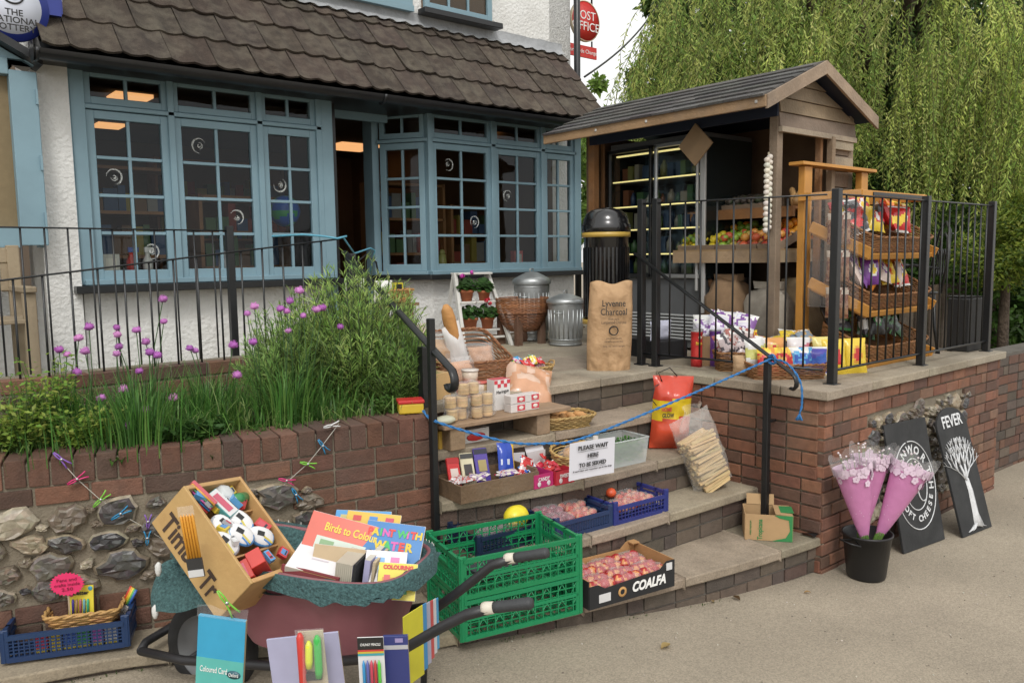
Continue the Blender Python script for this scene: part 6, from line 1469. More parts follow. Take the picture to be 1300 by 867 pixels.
# jars behind the plank on step 4 back + packets under
bx('egg_carton','yellow cardboard packet lying on the fourth step under the wooden plank','packet',2.31,3.34,4*ST,.12,.10,.09,.1,{},col=(.55,.35,.06),material=M_CARD)
t=carton('biscuit_packet','red and white biscuit packet on the fourth step under the wooden plank','packet',place(2.49,3.33,4*ST,-.05),.17,.08,.07,(.66,.62,.60),cols={'-y':(.6,.58,.55)}); m=MB(); m.blob((0,-.042,.03),(.06,.003,.022),14,6,col=(.5,.03,.03)); m.build('printed_logo',M_PACK,t)
# plank on blocks
pk=thing('wooden_plank','worn wooden plank laid on two blocks as a shelf on the fourth step','plank shelf',(2.62,3.32,4*ST),R(-3)); PKc=(.30,.20,.12)
for y in (-.10,.0,.10): m=MB(); m.box((.02,y,.125),(.82,.095,.022),jc(PKc,.1)); m.build('board',M_TIM,pk,bev=.003)
for x in (-.3,.25): m=MB(); m.box((x,-.02,.057),(.09,.22,.113),jc(PKc,.15)); m.build('block',M_TIM,pk,bev=.004)
PZp=4*ST+.137
def biscuits(lab,x,y,z,c=(.50,.33,.15),n=8,group=None):
    t=thing('biscuit_pack',lab,'biscuit pack',(x,y,z),rnd.uniform(-.2,.2),group); m=MB()
    for k in range(n):
        for sx in (-.032,.032): m.lathe([(0,0),(.028,0),(.030,.004),(.028,.009),(0,.010)],14,jc(c,.15),o=(sx,0,.003+k*.0065))
    m.build('biscuits',M_BREAD,t); m=MB(); m.blob((0,0,.032),(.075,.045,.038),18,10,nz=.2,nf=4,seed=int(x*70),power=.7,col=(.8,.8,.8)); m.build('wrap',M_BAGF,t)
for i,(x,y,z) in enumerate([(2.36,3.28,0),(2.50,3.25,0),(2.36,3.28,.062),(2.50,3.25,.062),(2.43,3.27,.124)]): biscuits('clear pack of golden biscuits in the stacked heap at the left end of the plank',x,y,PZp+z,group='biscuit packs heaped on the plank')
m=MB(); m.blob((0,0,.02),(.06,.045,.022),14,8,nz=.1,col=(.55,.55,.42)); tag(m.build('cheese_pack',M_SHINY,loc=(2.26,3.24,PZp)),'pale yellow wrapped pack at the left edge of the plank beside the post','pack')
t=carton('meringue_box','tall white box with a red checked top standing on the plank','box',place(2.70,3.36,PZp,-.05),.105,.07,.165,(.68,.66,.64)); 
m=MB()
for a in range(5):
    for b in range(2):
        if (a+b)%2==0: m.box((-.042+.021*a,-.0362,.152-.02*b),(.021,.001,.02),(.55,.05,.07))
m.box((0,0,.1662),(.104,.069,.001),(.55,.10,.12)); m.build('checked_pattern',M_PACK,t); text('Meringue',.026,(0,-.0358,.10),(1,0,.1),(0,0,1),M_BLKT,t,width=.08)
for i,(x,z) in enumerate(((2.72,0),(2.82,0),(2.72,.045),(2.82,.045))):
    t=carton('cake_box','small red and white checked cake box in the stack on the plank','cake box',place(x,3.25,PZp+z,-.05),.095,.06,.043,(.62,.58,.56),group='checked cake boxes on the plank'); m=MB(); m.box((.02,-.031,.022),(.05,.002,.03),(.55,.06,.08)); m.blob((.02,-.0325,.022),(.016,.001,.010),10,5,col=(.7,.65,.6)); m.build('printed_label',M_PACK,t)
# onions bag and straw basket on step 4
basket('shallow straw basket of bagged croissants at the right end of the plank',(3.08,3.26,4*ST),R(-12),.36,.24,.07,col=CAN,flare=.04,pw=.3)
for i in range(7):
    m=MB(); m.tube([(-.045,-.012,0),(-.02,.008,.012),(.02,.008,.012),(.045,-.012,0)],[.010,.022,.022,.010],8,(.52,.27,.10)); o=m.build('croissant',M_BREAD); o.matrix_world=place(2.98+.065*(i%4),3.22+.08*(i//4),4*ST+.05,i*.6); tag(o,'golden croissant inside the clear bag in the shallow straw basket','croissant','croissants in the shallow straw basket')
m=MB(); m.pillow(.29,.34,.14,seed=91,colf=lambda u,v:(.55,.30,.18) if noise.noise(V((u*5,v*5,1)))>-.1 else (.6,.42,.32),wr=.5); o=m.build('carrot_bag',M_SHINY); o.matrix_world=place(2.93,3.38,4*ST+.10,R(-30),R(-50),R(15)); tag(o,'clear bag of pinkish pastries leaning behind the straw basket on the plank','bag')
# ---- terrace goods near the handrail ----
hp=basket('large wicker hamper with a high sloping back on the terrace, holding bread bags',(2.80,3.80,T),R(-5),.50,.34,.15,col=(.25,.11,.045),pw=.14,flare=.015,back=1.1)
def breadbag(lab,X,w,h,d,c,seed): m=MB(); m.pillow(w*.86,h*.9,d*.85,seed=seed,col=c,wr=.2); t=thing('bread_bag',lab,'bread bag',X=X); m.build('loaf',M_BREAD,t); m=MB(); m.pillow(w,h*1.05,d,seed=seed+1,col=(.8,.8,.8),wr=.35); m.build('bag',M_BAGF,t)
breadbag('clear bag with a sliced loaf standing at the left of the hamper',place(2.60,3.75,T+.02,.2,R(-8),R(6)),.17,.30,.12,(.42,.27,.16),101)
breadbag('clear bag of rolls lying at the right of the hamper',place(2.93,3.78,T+.08,-.3,R(-30),0),.18,.17,.10,(.45,.26,.16),103)
breadbag('clear bag of bread low at the front left of the hamper',place(2.66,3.62,T+.02,.1,R(-15),0),.2,.17,.12,(.5,.28,.17),105)
breadbag('tall clear bag of pale bread behind the front bag at the left of the hamper',place(2.55,3.86,T+.05,.1,R(-5),R(-5)),.18,.36,.12,(.5,.40,.34),107)
t=thing('baguette','crusty baguette in a white paper sleeve leaning out of the hamper','baguette',X=place(2.78,3.78,T+.02,0,R(8),R(-20))); m=MB(); m.tube([(0,0,.05),(0,0,.30),(0,0,.42),(0,0,.47),(0,0,.50)],[.035,.038,.038,.032,.014],12,(.48,.24,.08)); m.build('loaf',M_BREAD,t)
m=MB(); m.pillow(.13,.38,.085,seed=109,colf=lambda u,v:(.25,.35,.6) if v<.10 and noise.noise(V((u*9,v*20,0)))>0 else (.68,.67,.66)); m.build('paper_sleeve',M_PACK,t)
def tub(lab,x,y,z,c,lid,r_=.045,h=.07):
    t=thing('food_tub',lab,'tub',(x,y,z),0); m=MB(); m.lathe([(0,0),(r_*.85,0),(r_,h),(0,h)],20,c,colf=lambda i,k:c if i!=1 or k%7<4 else (.6,.5,.4)); m.build('tub',M_PACK,t); m=MB(); m.lathe([(r_*.98,h-.004),(r_*1.06,h-.003),(r_*1.06,h+.006),(0,h+.007)],20,lid); m.build('lid',M_PACK,t)
tub('stacked yoghurt style tub on top of two others by the handrail hook',2.60,3.48,T+.07,(.6,.5,.4),(.6,.55,.5)); tub('left lower food tub in the pile by the handrail hook',2.55,3.47,T,(.5,.12,.08),(.55,.1,.08)); tub('right lower food tub with orange label in the pile by the handrail hook',2.66,3.46,T,(.5,.35,.2),(.5,.1,.08))
bx('biscuit_carton','small brown card carton standing behind the handrail post','carton',2.42,3.56,T,.13,.12,.14,.1,{'-y':(.5,.33,.15)},col=(.42,.28,.14),material=M_CARD)
basket('small round wicker basket of bright sweets on the terrace right of the hamper',(3.22,3.66,T),R(-8),.25,.19,.085,col=(.38,.24,.09),pw=.5,flare=.03,handles=True)
pile(place(3.22,3.66,T+.04),.15,.10,13,[(RD,WH,PK,0),(YL,WH,GR,2),((.6,.5,.45),PK,RD,2),(SK,BL,WH,0)],'bright wrapped sweet in the small round basket on the terrace','sweets in the small round terrace basket',name='wrapped_sweet',tilt=.9,pw_=.06,ph=.07,pd=.025,zj=.04,seed=41)
# items at the end of the bed, by the post
for i,(px,c,lab) in enumerate([(500,(.25,.12,.2),'dark patterned seed packet bag at the left behind the red lidded tub'),(517,(.6,.58,.56),'white patterned packet standing behind the red lidded tub'),(533,(.4,.15,.12),'reddish patterned packet beside the handrail post behind the red lidded tub')]):
    p=PY(px,512,3.62); X=place(p.x,p.y,T,R(-30),0,0); me=MB(); me.pillow(.085,.19,.04,seed=120+i,colf=lambda u,v,c=c:c if noise.noise(V((u*7,v*9,i)))>0 else ((.55,.5,.5) if noise.noise(V((u*12,v*13,i+4)))>0 else (.12,.08,.1))); o=me.build('seed_packet',M_SHINY); o.matrix_world=X; tag(o,lab,'packet')
p=PY(521,518,3.30); t=thing('lidded_tub','yellow plastic tub with red lid on the end of the brick wall','tub',(p.x,p.y,T+.002),R(-25)); m=MB(); m.box((0,0,.025),(.12,.09,.05),(.60,.42,.04)); m.build('tub',M_PACK,t,bev=.008,bseg=3); m=MB(); m.box((0,0,.058),(.128,.098,.018),(.50,.03,.03)); m.build('lid',M_PACK,t,bev=.006,bseg=3)
# basket high on the rail end of the terrace near doorway
q=PZ(500,372,T+.25)
for k_,(px,py,lab,c) in enumerate([(506,372,'yellow and black bottle box in the basket by the doorway',(.6,.5,.03))]):
    pass
bw=PY(500,375,5.0); basket('small wicker basket raised on a stand beyond the herb bush near the doorway',(bw.x,bw.y,bw.z-.05),0,.26,.18,.09,col=(.40,.22,.08),pw=.2,flare=.02)
m=MB(); 
for s_ in (-1,1): m.box((s_*.1,0,.5*(bw.z-.06-T)),(.03,.15,bw.z-.06-T),(.2,.12,.06))
m.box((0,0,bw.z-.065-T),(.3,.2,.02),(.2,.12,.06)); tag(m.build('small_table',M_TIM,loc=(bw.x,bw.y,T)),'small wooden stand under the raised basket beyond the herb bush','stand')
m=MB(); m.box((0,0,.06),(.07,.05,.12),(.55,.48,.03)); m.box((0,-.003,.06),(.045,.05,.1),BLK); tag(m.build('bottle_pack',M_PACK,loc=(bw.x+.03,bw.y,bw.z-.03)),'black and yellow pack standing in the raised basket near the doorway','pack')
m=MB(); m.pillow(.16,.15,.07,seed=131,col=(.66,.66,.62)); tag(m.build('paper_bag',M_PACK,loc=(bw.x-.12,bw.y-.05,bw.z-.04)),'crumpled white paper bag beside the black and yellow pack','paper bag')
m=MB(); m.pillow(.15,.17,.07,seed=133,col=(.6,.6,.2),colf=lambda u,v:(.6,.58,.1) if v<.4 else (.68,.68,.62)); tag(m.build('paper_bag',M_PACK,loc=(bw.x-.32,bw.y-.02,bw.z-.04)),'white and yellow bag half hidden by the top of the herb bush','paper bag')
# ---- blue crates and melon on step 2 ----
NB=(.012,.030,.125)
plastic_crate('navy blue plastic crate of red onions, left of the other filled blue crate',(2.76,2.89,2*ST),R(-4),.36,.26,.10,(.015,.035,.10),nv=22,nh=7,low=.85)
plastic_crate('navy blue plastic crate of apples on the second step, right hand one',(3.145,2.86,2*ST),R(-4),.38,.27,.11,(.02,.03,.17),nv=16,nh=3,low=.85)
plastic_crate('dark blue plastic crate mostly hidden behind the green crates',(2.36,2.97,2*ST),R(-4),.38,.26,.09,(.01,.02,.05),nv=18,nh=5)
def netpack(lab,x,y,z,c,n,r_,group):
    t=thing('fruit_pack',lab,'fruit pack',(x,y,z),rnd.uniform(-.2,.2),group)
    for k in range(n):
        m=MB(); m.blob((0,0,0),(r_,r_,r_*.9),12,8,nz=.08,seed=k,colf=lambda u,v:jc(c[0] if noise.noise(V((u*5,v*3,k)))<.1 else c[1],.05)); m.build('fruit',M_FRUIT,t,loc=((k%3-1)*r_*1.9,(k//3-.5)*r_*1.9,r_*.9))
    m=MB(); m.blob((0,0,r_*.95),(r_*3.2,r_*2.3,r_*1.15),18,10,nz=.18,nf=5,seed=n,power=.75,col=(.8,.8,.8)); m.build('wrap',M_BAGF,t)
RO=((.20,.02,.045),(.13,.012,.03)); AP=((.42,.06,.04),(.50,.22,.12)); PE=((.55,.12,.05),(.62,.35,.12))
for x,y,z in ((2.68,2.88,.03),(2.68,2.96,.05)): netpack('clear pack of red onions at the left of the navy crate',x,y,2*ST+z,RO,6,.028,'red onion packs in the navy crate')
for x,y,z in ((2.83,2.86,.03),(2.84,2.95,.05)): netpack('clear pack of pink apples at the right of the navy onion crate',x,y,2*ST+z,AP,6,.027,'apple packs beside the onions')
for x,y,z in ((3.10,2.84,.02),(3.24,2.84,.025),(3.22,2.93,.03)): netpack('clear pack of orange red apples in the right hand blue crate',x,y,2*ST+z,AP,6,.029,'apple packs in the right hand blue crate')
m=MB(); m.blob((0,0,0),(.03,.03,.026),12,8,nz=.1,col=(.6,.09,.03)); tag(m.build('tomato',M_FRUIT,loc=(3.12,2.93,2*ST+.095)),'single loose red tomato on top in the right hand blue crate','tomato')
m=MB(); m.blob((0,0,0),(.068,.055,.055),18,12,nz=.04,col=(.72,.60,.03)); o=m.build('melon',M_FRUIT,loc=(2.445,2.92,2*ST+.115)); tag(o,'round yellow honeydew melon showing above the green crates','melon')
for x,y in ((2.29,2.95),(2.38,2.90)): m=MB(); m.blob((0,0,0),(.06,.05,.04),14,8,nz=.2,nf=5,col=(.3,.33,.33)); tag(m.build('wrapped_pack',M_BAGF,loc=(x,y,2*ST+.07)),'clear wrapped pack in the dark blue crate behind the green crates','pack','wrapped packs in the dark blue crate')
# ---- fruit carton (COALFA) on step 1 ----
X=place(2.73,2.55,ST+.004,R(-9),0,0)
cf_=thing('fruit_carton','black and tan open cardboard fruit carton full of wrapped peaches on the bottom step','carton',X=X); w_,d_,h_=.50,.30,.105; KC=(.016,.016,.017); KT=(.40,.22,.09)
m=MB(); m.box((0,0,.004),(w_,d_,.008),KC)
m.prism([(-w_/2,0),(w_/2,0),(w_/2,h_*1.25),(w_/2-.05,h_*1.25),(w_/2-.09,h_*.95),(-w_/2+.09,h_*.78),(-w_/2+.05,h_),(-w_/2,h_)],.005,Matrix(((1,0,0,0),(0,0,-1,-d_/2+.0025),(0,1,0,0),(0,0,0,1))),KC); m.build('front_panel',M_CARD,cf_)
m=MB(); m.prism([(-w_/2,0),(w_/2,0),(w_/2,h_*1.25),(w_/2-.05,h_*1.3),(w_/2-.09,h_),(-w_/2+.09,h_),(-w_/2+.05,h_*1.3),(-w_/2,h_*1.25)],.005,Matrix(((1,0,0,0),(0,0,-1,d_/2),(0,1,0,0),(0,0,0,1))),KT); m.build('back_panel',M_CARD,cf_)
for sx in (-1,1): m=MB(); m.box((sx*(w_/2),0,h_*.62),(.005,d_-.004,h_*1.25),cols={'-x':KT if sx>0 else KC,'+x':KC if sx>0 else KT,'+z':KT},col=KC); m.build('end_panel',M_CARD,cf_)
for sx in (-1,1): m=MB(); m.box((sx*(w_/2-.02),d_/2-.02,h_*1.25+.004),(.045,.045,.006),KT); m.build('corner_tab',M_CARD,cf_)
text('COALFA',.062,(.09,-d_/2-.0032,.050),(1,0,.0),(0,0,1),M_WHT,cf_,width=.20,bold=.0025,shear=.25)
m=MB(); m.lathe([(.013,0),(.024,.0),(.024,.002),(.013,.002)],16,(.5,.28,.10)); o=m.build('printed_emblem',M_CARD,cf_,loc=(-.065,-d_/2-.003,.045)); o.rotation_euler=(R(90),0,0)
m=MB(); m.box((-.165,-d_/2-.0035,.04),(.065,.002,.038),(.6,.6,.6)); m.box((.215,-d_/2-.0035,.105),(.035,.002,.035),(.6,.6,.6)); m.build('white_label',M_PACK,cf_)
for j in range(6):
    lx=-.15+.15*(j%3)+.0; ly=-.07+.14*(j//3); p=X@V((lx,ly,.035)); t=thing('peach_pack','clear wrapped pack of red peaches in the black and tan carton','peach pack',tuple(p),R(-9)+rnd.uniform(-.1,.1),'peach packs in the black and tan carton')
    for k in range(8):
        m=MB(); m.blob((0,0,0),.033,12,8,nz=.06,seed=k,colf=lambda u,v,k=k:jc((.36,.022,.025) if noise.noise(V((u*4,v*3,k*2.)))<.28 else (.55,.22,.07),.06)); m.build('peach',M_FRUIT,t,loc=(-.05+.034*(k%4),(-.03 if k<4 else .03),.028+rnd.uniform(0,.012)))
    m=MB(); m.blob((0,0,.03),(.085,.075,.043),18,10,nz=.22,nf=5,seed=j,power=.7,col=(.8,.8,.8)); m.build('wrap',M_BAGF,t)
# ---- stacked green crates ----
GC=(.008,.20,.075)
def crate_at(z): return place(2.27,2.56,z,R(-9),0,0)
A=PZ(737,700,.62)
for i,(z,lab) in enumerate([(.212,'lower of the two stacked green plastic crates'),(.388,'upper empty green plastic crate stacked on the other one')]):
    Nn=PZ(587,815,.212); Rr_=PZ(737,778,.212); an_=math.atan2(Rr_.y-Nn.y,Rr_.x-Nn.x); wd_=(Rr_-Nn).length; dpt=.37; cc=(Nn+Rr_)/2+V((-math.sin(an_),math.cos(an_),0))*dpt/2
    plastic_crate(lab,None,0,wd_,dpt,.172,GC,nv=15,nh=5,diag=True,X=place(cc.x,cc.y,z,an_),group='stacked green crates',posts=.035)
m=MB(); m.box((0,0,.0),(.22,.12,.03),(.03,.035,.04)); m.box((.1,.02,.02),(.08,.06,.02),(.06,.06,.065)); tag(m.build('black_tray',M_MATT,loc=(2.12,2.70,.42)),'black plastic tray lying in the bottom of the upper green crate','tray')
# ---- rope and paper sign ----
M_ROPE=mat('blue_rope',(.03,.17,.42),.6,.2,80,.5,300)
def twist(name,pts,r_,parent): 
    m=MB()
    P=Path([tuple(p) for p in pts],smooth=True); n=int(P.L/.012)
    for k in (0,1):
        q=[]
        for i in range(n+1):
            p,t=P.at(P.L*i/n); a_=t.cross(V((0,0,1))); a_=a_.normalized() if a_.length>.05 else V((1,0,0)); b_=t.cross(a_); an=i*.9+k*math.pi; q.append(p+(a_*math.cos(an)+b_*math.sin(an))*r_*.55)
        m.tube(q,r_*.6,5)
    return m.build(name,M_ROPE,parent)
La=V((pb.x-.02,pb.y-.03,0)); a=PY(537,521,3.2); a2=PY(556,536,pb.y-.03); c_=PY(640,560,2.86); d_=PY(690,563,2.8); e_=PY(740,556,2.78); f_=PY(860,508,2.65); g_=PX(980,455,3.95)
rp=thing('blue_rope','blue rope strung across the steps between the two handrails, tied to the right hand rail','rope',tuple(g_)); OG=Matrix.Translation(-g_)
def rel(L): return [V(p)-g_ for p in L]
twist('rope',rel([a,a2,c_,d_,e_,f_,g_]),.0065,rp)
h1=PX(1000,462,3.93); h2=PX(1016,485,3.93); h3=PX(1018,512,3.93); h4=PX(1015,525,3.92)
twist('rope_tail',rel([g_,h1,h2,h3,h4]),.006,rp); twist('rope_knot',rel([g_+V((0,.02,.01)),g_+V((-.01,-.02,.02)),g_+V((0,-.02,-.025)),g_+V((.0,.02,-.02)),g_+V((0,.0,.02))]),.008,rp)
m=MB(); 
for k in range(12): p=h4+V((rnd.uniform(-.02,.02),rnd.uniform(-.02,.02),-.035)); m.tube([h4-g_,p-g_],.0035,4,(.05,.2,.45))
m.build('frayed_end',M_ROPE,rp)
# small rope at the left railing and doorway
rl=thing('blue_rope','short light blue rope knotted round the end of the ramp railing','rope',tuple(PY(428,302,4.43))); o_=V(rl.location)
L_=[PY(345,300,4.7),PY(385,298,4.6),PY(410,300,4.45),PY(428,303,4.42),PY(440,300,4.42)]; m=MB(); m.tube([p-o_ for p in L_],.007,6); m.build('rope',mat('pale_blue_rope',(.10,.33,.45),.6,.2,80,.5,300),rl)
L_=[PY(436,302,4.42),PY(450,322,4.8),PY(470,315,5.3),PY(476,318,5.3),PY(470,345,5.4)]; m=MB(); m.tube([p-o_ for p in L_],.006,6); m.build('rope_tail',MATS['pale_blue_rope'],rl)
# paper sign hanging on the rope
p0=PY(723,563,2.77); p1=PY(780,554,2.77); p2=PY(723,612,2.75)
wv=(p1-p0); W_=wv.length; xh=wv.normalized(); zh=V((0,0,1)); zh=(zh-xh*zh.dot(xh)).normalized(); H_=(p0-p2).length
sg=thing('paper_sign','white laminated paper sign reading please wait here, hanging from the blue rope','sign',X=basis(xh,zh.cross(xh),zh,p0+xh*W_/2-zh*H_/2))
m=MB(); m.grid(lambda u,v:V(((u-.5)*W_,.003*math.sin(u*4)-.002,(v-.5)*H_)),12,8,(.70,.70,.74)); m.build('sheet',mat('paper',(.66,.66,.71),.4,.04,4,0),sg)
for s_,z_,sz,ww in (('PLEASE WAIT',.33,.030,.66),('HERE',.10,.028,.24),('TO BE SERVED',-.13,.028,.60),('if more than two customers are in the shop',-.27,.012,.86)):
    text(s_,sz,(0,-.006,z_*H_),(1,0,0),(0,0,1),M_BLKT,sg,width=ww*W_,bold=.0006 if sz>.02 else 0)
    if sz>.02: m=MB(); m.box((0,-.0055,z_*H_-.58*sz),(ww*W_,.0005,.0012),BLK); m.build('underline',M_BLKT,sg)
# ================= WHEELBARROW =================
AX=V((.524,-.852,0)); PX_=V((.852,.524,0)); W0=f0*2.95+r0*(-1.16); W0.z=.13
BX=basis(AX,PX_,V((0,0,1)),W0)
wbr=thing('wheelbarrow','old maroon wheelbarrow with black handles, loaded with stationery by the garden wall','wheelbarrow',X=BX)
BI=BX.inverted()
M_MAR=mat('maroon_painted_steel',(.235,.085,.10),.55,.15,3,.1,40,dirt=(.30,.17,.17),dirtscale=3,dirtamt=.35); M_RUB=mat('tyre_rubber',(.018,.018,.018),.85,.2,20,.3,80); M_TUBE=mat('black_tube_steel',(.02,.02,.022),.45,.2,8,.05,40)
def rimp(u,z=.60,gr=0.):
    """tray rim outline, u 0..1 around; blunt nose at low a, rounded handle end"""
    a=2*math.pi*u; ca,sa=math.cos(a),math.sin(a); e=.55
    x=math.copysign(abs(ca)**e,ca); y=math.copysign(abs(sa)**e,sa)
    hw=lerp(.17,.255,clampv((x+1)/2)); return V((.405+x*(.465+gr),y*(hw*.94+gr),z+(.04 if x<0 else 0)*(-x)))
def botp(u): 
    a=2*math.pi*u; ca,sa=math.cos(a),math.sin(a); e=.6; x=math.copysign(abs(ca)**e,ca); y=math.copysign(abs(sa)**e,sa); return V((.50+x*.27,y*.15,.30))
m=MB(); m.grid(lambda u,v:rimp(u).lerp(botp(u),v),64,8,closeu=True); m.add([botp(k/64) for k in range(64)],[tuple(range(64))]); m.build('tray',M_MAR,wbr)
m=MB(); m.tube([rimp(k/64) for k in range(64)],.010,6,closed=True); m.build('tray_rim',M_MAR,wbr)
wh=MB(); wh.X=Matrix.Translation((0,0,.19))@Matrix.Rotation(R(90),4,'X'); wh.lathe([(.135,-.035),(.165,-.042),(.185,-.03),(.192,0),(.185,.03),(.165,.042),(.135,.035)],40); wo=wh.build('tyre',M_RUB,wbr)
wh=MB(); wh.X=Matrix.Translation((0,0,.19))@Matrix.Rotation(R(90),4,'X'); wh.lathe([(.138,-.034),(.13,-.030),(.12,-.012),(.04,-.010),(.03,-.03),(0,-.032)],36); wh.lathe([(.138,.034),(.13,.030),(.12,.012),(.04,.010),(.03,.03),(0,.032)],36); wh.build('rim',mat('wheel_rim_grey',(.13,.135,.14),.5,.2,8,.05,30),wo)
def bl(p): return BI@V(p)
for i,(pts) in enumerate([[PD(515,822,2.40),PD(560,796,2.36),PD(592,780,2.33),PD(625,771,2.31)],[PD(548,776,2.80),PD(590,745,2.74),PD(625,717,2.70),PD(652,708,2.68)]]):
    L=[bl(p) for p in pts]; y=-.20 if i==0 else .20
    st=[V((-.20,y*.75,.21)),V((.0,y*.8,.21)),V((.45,y*.95,.27)),V((.80,y,.36))]
    m=MB(); m.tube(st+L,.0165,8); m.build('frame_tube',M_TUBE,wbr)
    e=L[-1]; q=bl([PD(676,765,2.27),PD(696,701,2.63)][i]); dd=(q-e).normalized()
    m=MB(); m.tube([e-dd*.03,e-dd*.02,e+dd*.005],[.018,.0195,.017],10,(.62,.58,.50)); g1=m.build('grip_collar',mat('cream_plastic',(.55,.51,.43),.5,.05,5,0),wbr)
    m=MB(); m.tube([e,e+dd*.02,e.lerp(q,.5),q-dd*.01,q],[.0155,.0175,.0165,.018,.014],12,(.03,.03,.03)); m.build('grip',mat('grip_rubber',(.035,.037,.04),.6,.1,20,.1,100),wbr)
m=MB(); m.tube([V((-.20,-.15,.21)),V((-.235,-.09,.21)),V((-.235,.09,.21)),V((-.20,.15,.21))],.0165,8); m.build('nose_bar',M_TUBE,wbr)
m=MB(); m.tube([V((0,-.16,.20)),V((0,.16,.20))],.01,8); m.build('axle',M_TUBE,wbr)
for y in (-.2,.2): m=MB(); m.tube([V((.62,y,.30)),V((.66,y*1.05,.0)),V((.78,y*1.05,.0)),V((.80,y,.34))],.013,8); m.build('stand_leg',M_TUBE,wbr)
# knitted cloth: lies over the rim, lines the tray
cl=thing('knitted_cloth','teal knitted mesh cloth draped over the rim of the wheelbarrow with white edging','cloth',X=BX)
def clothf(u,v):
    uu=.5+.99*u   # starts behind the nose and goes right round
    p=rimp(uu%1.0); inn=(V((clampv(p.x,.12,.72),0,0))-V((p.x,p.y,0))); inn=inn.normalized() if inn.length>1e-4 else V((1,0,0)); w_=.006*math.sin(u*90)+.005*math.sin(u*37+2)+.004*math.sin(u*171)
    if v<.45:
        t=v/.45; return p+inn*(.10*(1-t)+.0)+V((0,0,-.10*(1-t)+.018+w_*.5*t))
    t=(v-.45)/.55; return p-inn*(.022+.014*t+w_*.3)+V((0,0,.018-(.066+w_*1.1+.008*math.sin(u*9))*t))
m=MB(); m.grid(clothf,260,9); m.build('rim_band',M_CLOTH,cl)
m=MB(); m.grid(lambda u,v:V((.43+(u-.5)*.86,(v-.5)*(.36+.1*u),.50+.012*noise.noise(V((u*6,v*6,0)))+.05*abs(v-.5)+.08*abs(u-.5))),24,14); m.build('lining',M_CLOTH,cl)
nA=[bl(p) for p in (PD(205,716,3.0),PD(262,690,3.05),PD(330,742,2.78),PD(195,776,2.88),PD(262,772,2.78),PD(330,757,2.74))]
m=MB()
def nose(u,v):
    top=nA[0].lerp(nA[2],u)+ (nA[1]-nA[0].lerp(nA[2],.5))*(4*u*(1-u))*.5; bot=(nA[3].lerp(nA[4],u*2) if u<.5 else nA[4].lerp(nA[5],u*2-1)); return top.lerp(bot,v)+V((0,-.012*math.sin(u*11)*(v+.3)-.03*math.sin(v*3),.006*math.sin(u*17)))
m.grid(nose,30,12); m.build('nose_flap',M_CLOTH,cl)
for k,(px,py) in enumerate(((201,722),(197,776))):
    m=MB(); q=bl(PD(px,py,2.87)); m.blob(q,(.014,.010,.026),8,6,nz=.3,col=(.6,.6,.58)); m.build('white_edging',M_MATT,cl)
m=MB()
for k in range(26):
    u=.02+.36*k/26 + .56; pp=clothf(u,.47); m.tube([pp+V((0,0,.004)),clothf(u,.62)+V((0,-.004,0)),clothf(u,.8)+V((0,-.005,0))],.0016,4,(.55,.55,.52))
o_=m.build('white_stitching',M_MATT,cl); o_['kind']='stuff'
# orientation frame with camera-lateral, depth and up directions of the place
def FR(x,y,z=None):
    """x,y in (lateral, depth, up) -> orthonormal world axes"""
    def w3(a): return r0*a[0]+f0*a[1]+V((0,0,1))*a[2]
    X_=w3(x).normalized(); Y_=w3(y); Y_=(Y_-X_*Y_.dot(X_)).normalized(); return X_,Y_,X_.cross(Y_)
# ---- tilted wooden crate ----
X_,Y_,Z_=FR((.68,-.38,-.73),(.36,.90,-.14))
CL,CWd,CH=.41,.27,.19
CRO=PD(214,640,2.72)+X_*CL/2+Y_*CWd/2
CX_=basis(X_,Y_,Z_,CRO); wc=thing('wooden_crate','wooden wine crate with black stencilled lettering, tipped in the wheelbarrow, holding tape dispensers','crate',X=CX_)
CWC=(.50,.30,.125); M_CRW=mat('crate_wood',(.46,.25,.085),.6,.16,5,.15,50,attr=True,dirt=(.25,.12,.04),dirtscale=6,dirtamt=.35)
for n_,c,d in (('long_side',(0,-CWd/2,0),(CL,.012,CH)),('long_side',(0,CWd/2,0),(CL,.012,CH)),('end_board',(-CL/2+.008,0,0),(.016,CWd-.012,CH)),('end_board',(CL/2-.008,0,0),(.016,CWd-.012,CH)),('bottom',(0,0,-CH/2+.006),(CL-.03,CWd-.014,.010))):
    m=MB(); m.box(c,d,jc(CWC,.08)); m.build(n_,M_CRW,wc,bev=.002)
for x in (-.075,.085): m=MB(); m.box((x,0,-.01),(.007,CWd-.014,CH*.75),(.42,.24,.10)); m.build('divider',M_CRW,wc)
M_STEN=mat('stencil_black',(.05,.03,.02),.8,.3,60,0)
text('Timb',.10,(-.090,-CWd/2-.0065,-.040),(1,0,0),(0,0,1),M_STEN,wc,bold=.002,width=.17); text('Tr',.10,(.10,-CWd/2-.0065,-.045),(1,0,0),(0,0,1),M_STEN,wc,bold=.002,width=.075)
def incr(x,y,z,rx=0,ry=0,rz=0): return CX_@place(x,y,z,rz,rx,ry)
def tape(lab,X,c1=(.10,.30,.60)):
    t=thing('tape_dispenser',lab,'tape dispenser',X=X,group='blue and white tape dispensers in the tilted wooden crate'); m=MB(); m.blob((0,0,0),(.052,.035,.016),20,10,power=.9,colf=lambda u,v:(.70,.70,.70) if .08<u<.5 or v<.3 else c1); m.build('body',M_PACK,t)
    m=MB(); m.box((-.012,.006,.0145),(.026,.016,.006),BLK); m.build('window',M_PACK,t); m=MB(); m.box((.02,-.008,.0145),(.04,.006,.004),(.6,.5,.1),rot=(0,.1,-.3)); m.box((.02,-.016,.013),(.035,.005,.004),(.05,.2,.5),rot=(0,.1,-.3)); m.build('printed_stripe',M_PACK,t)
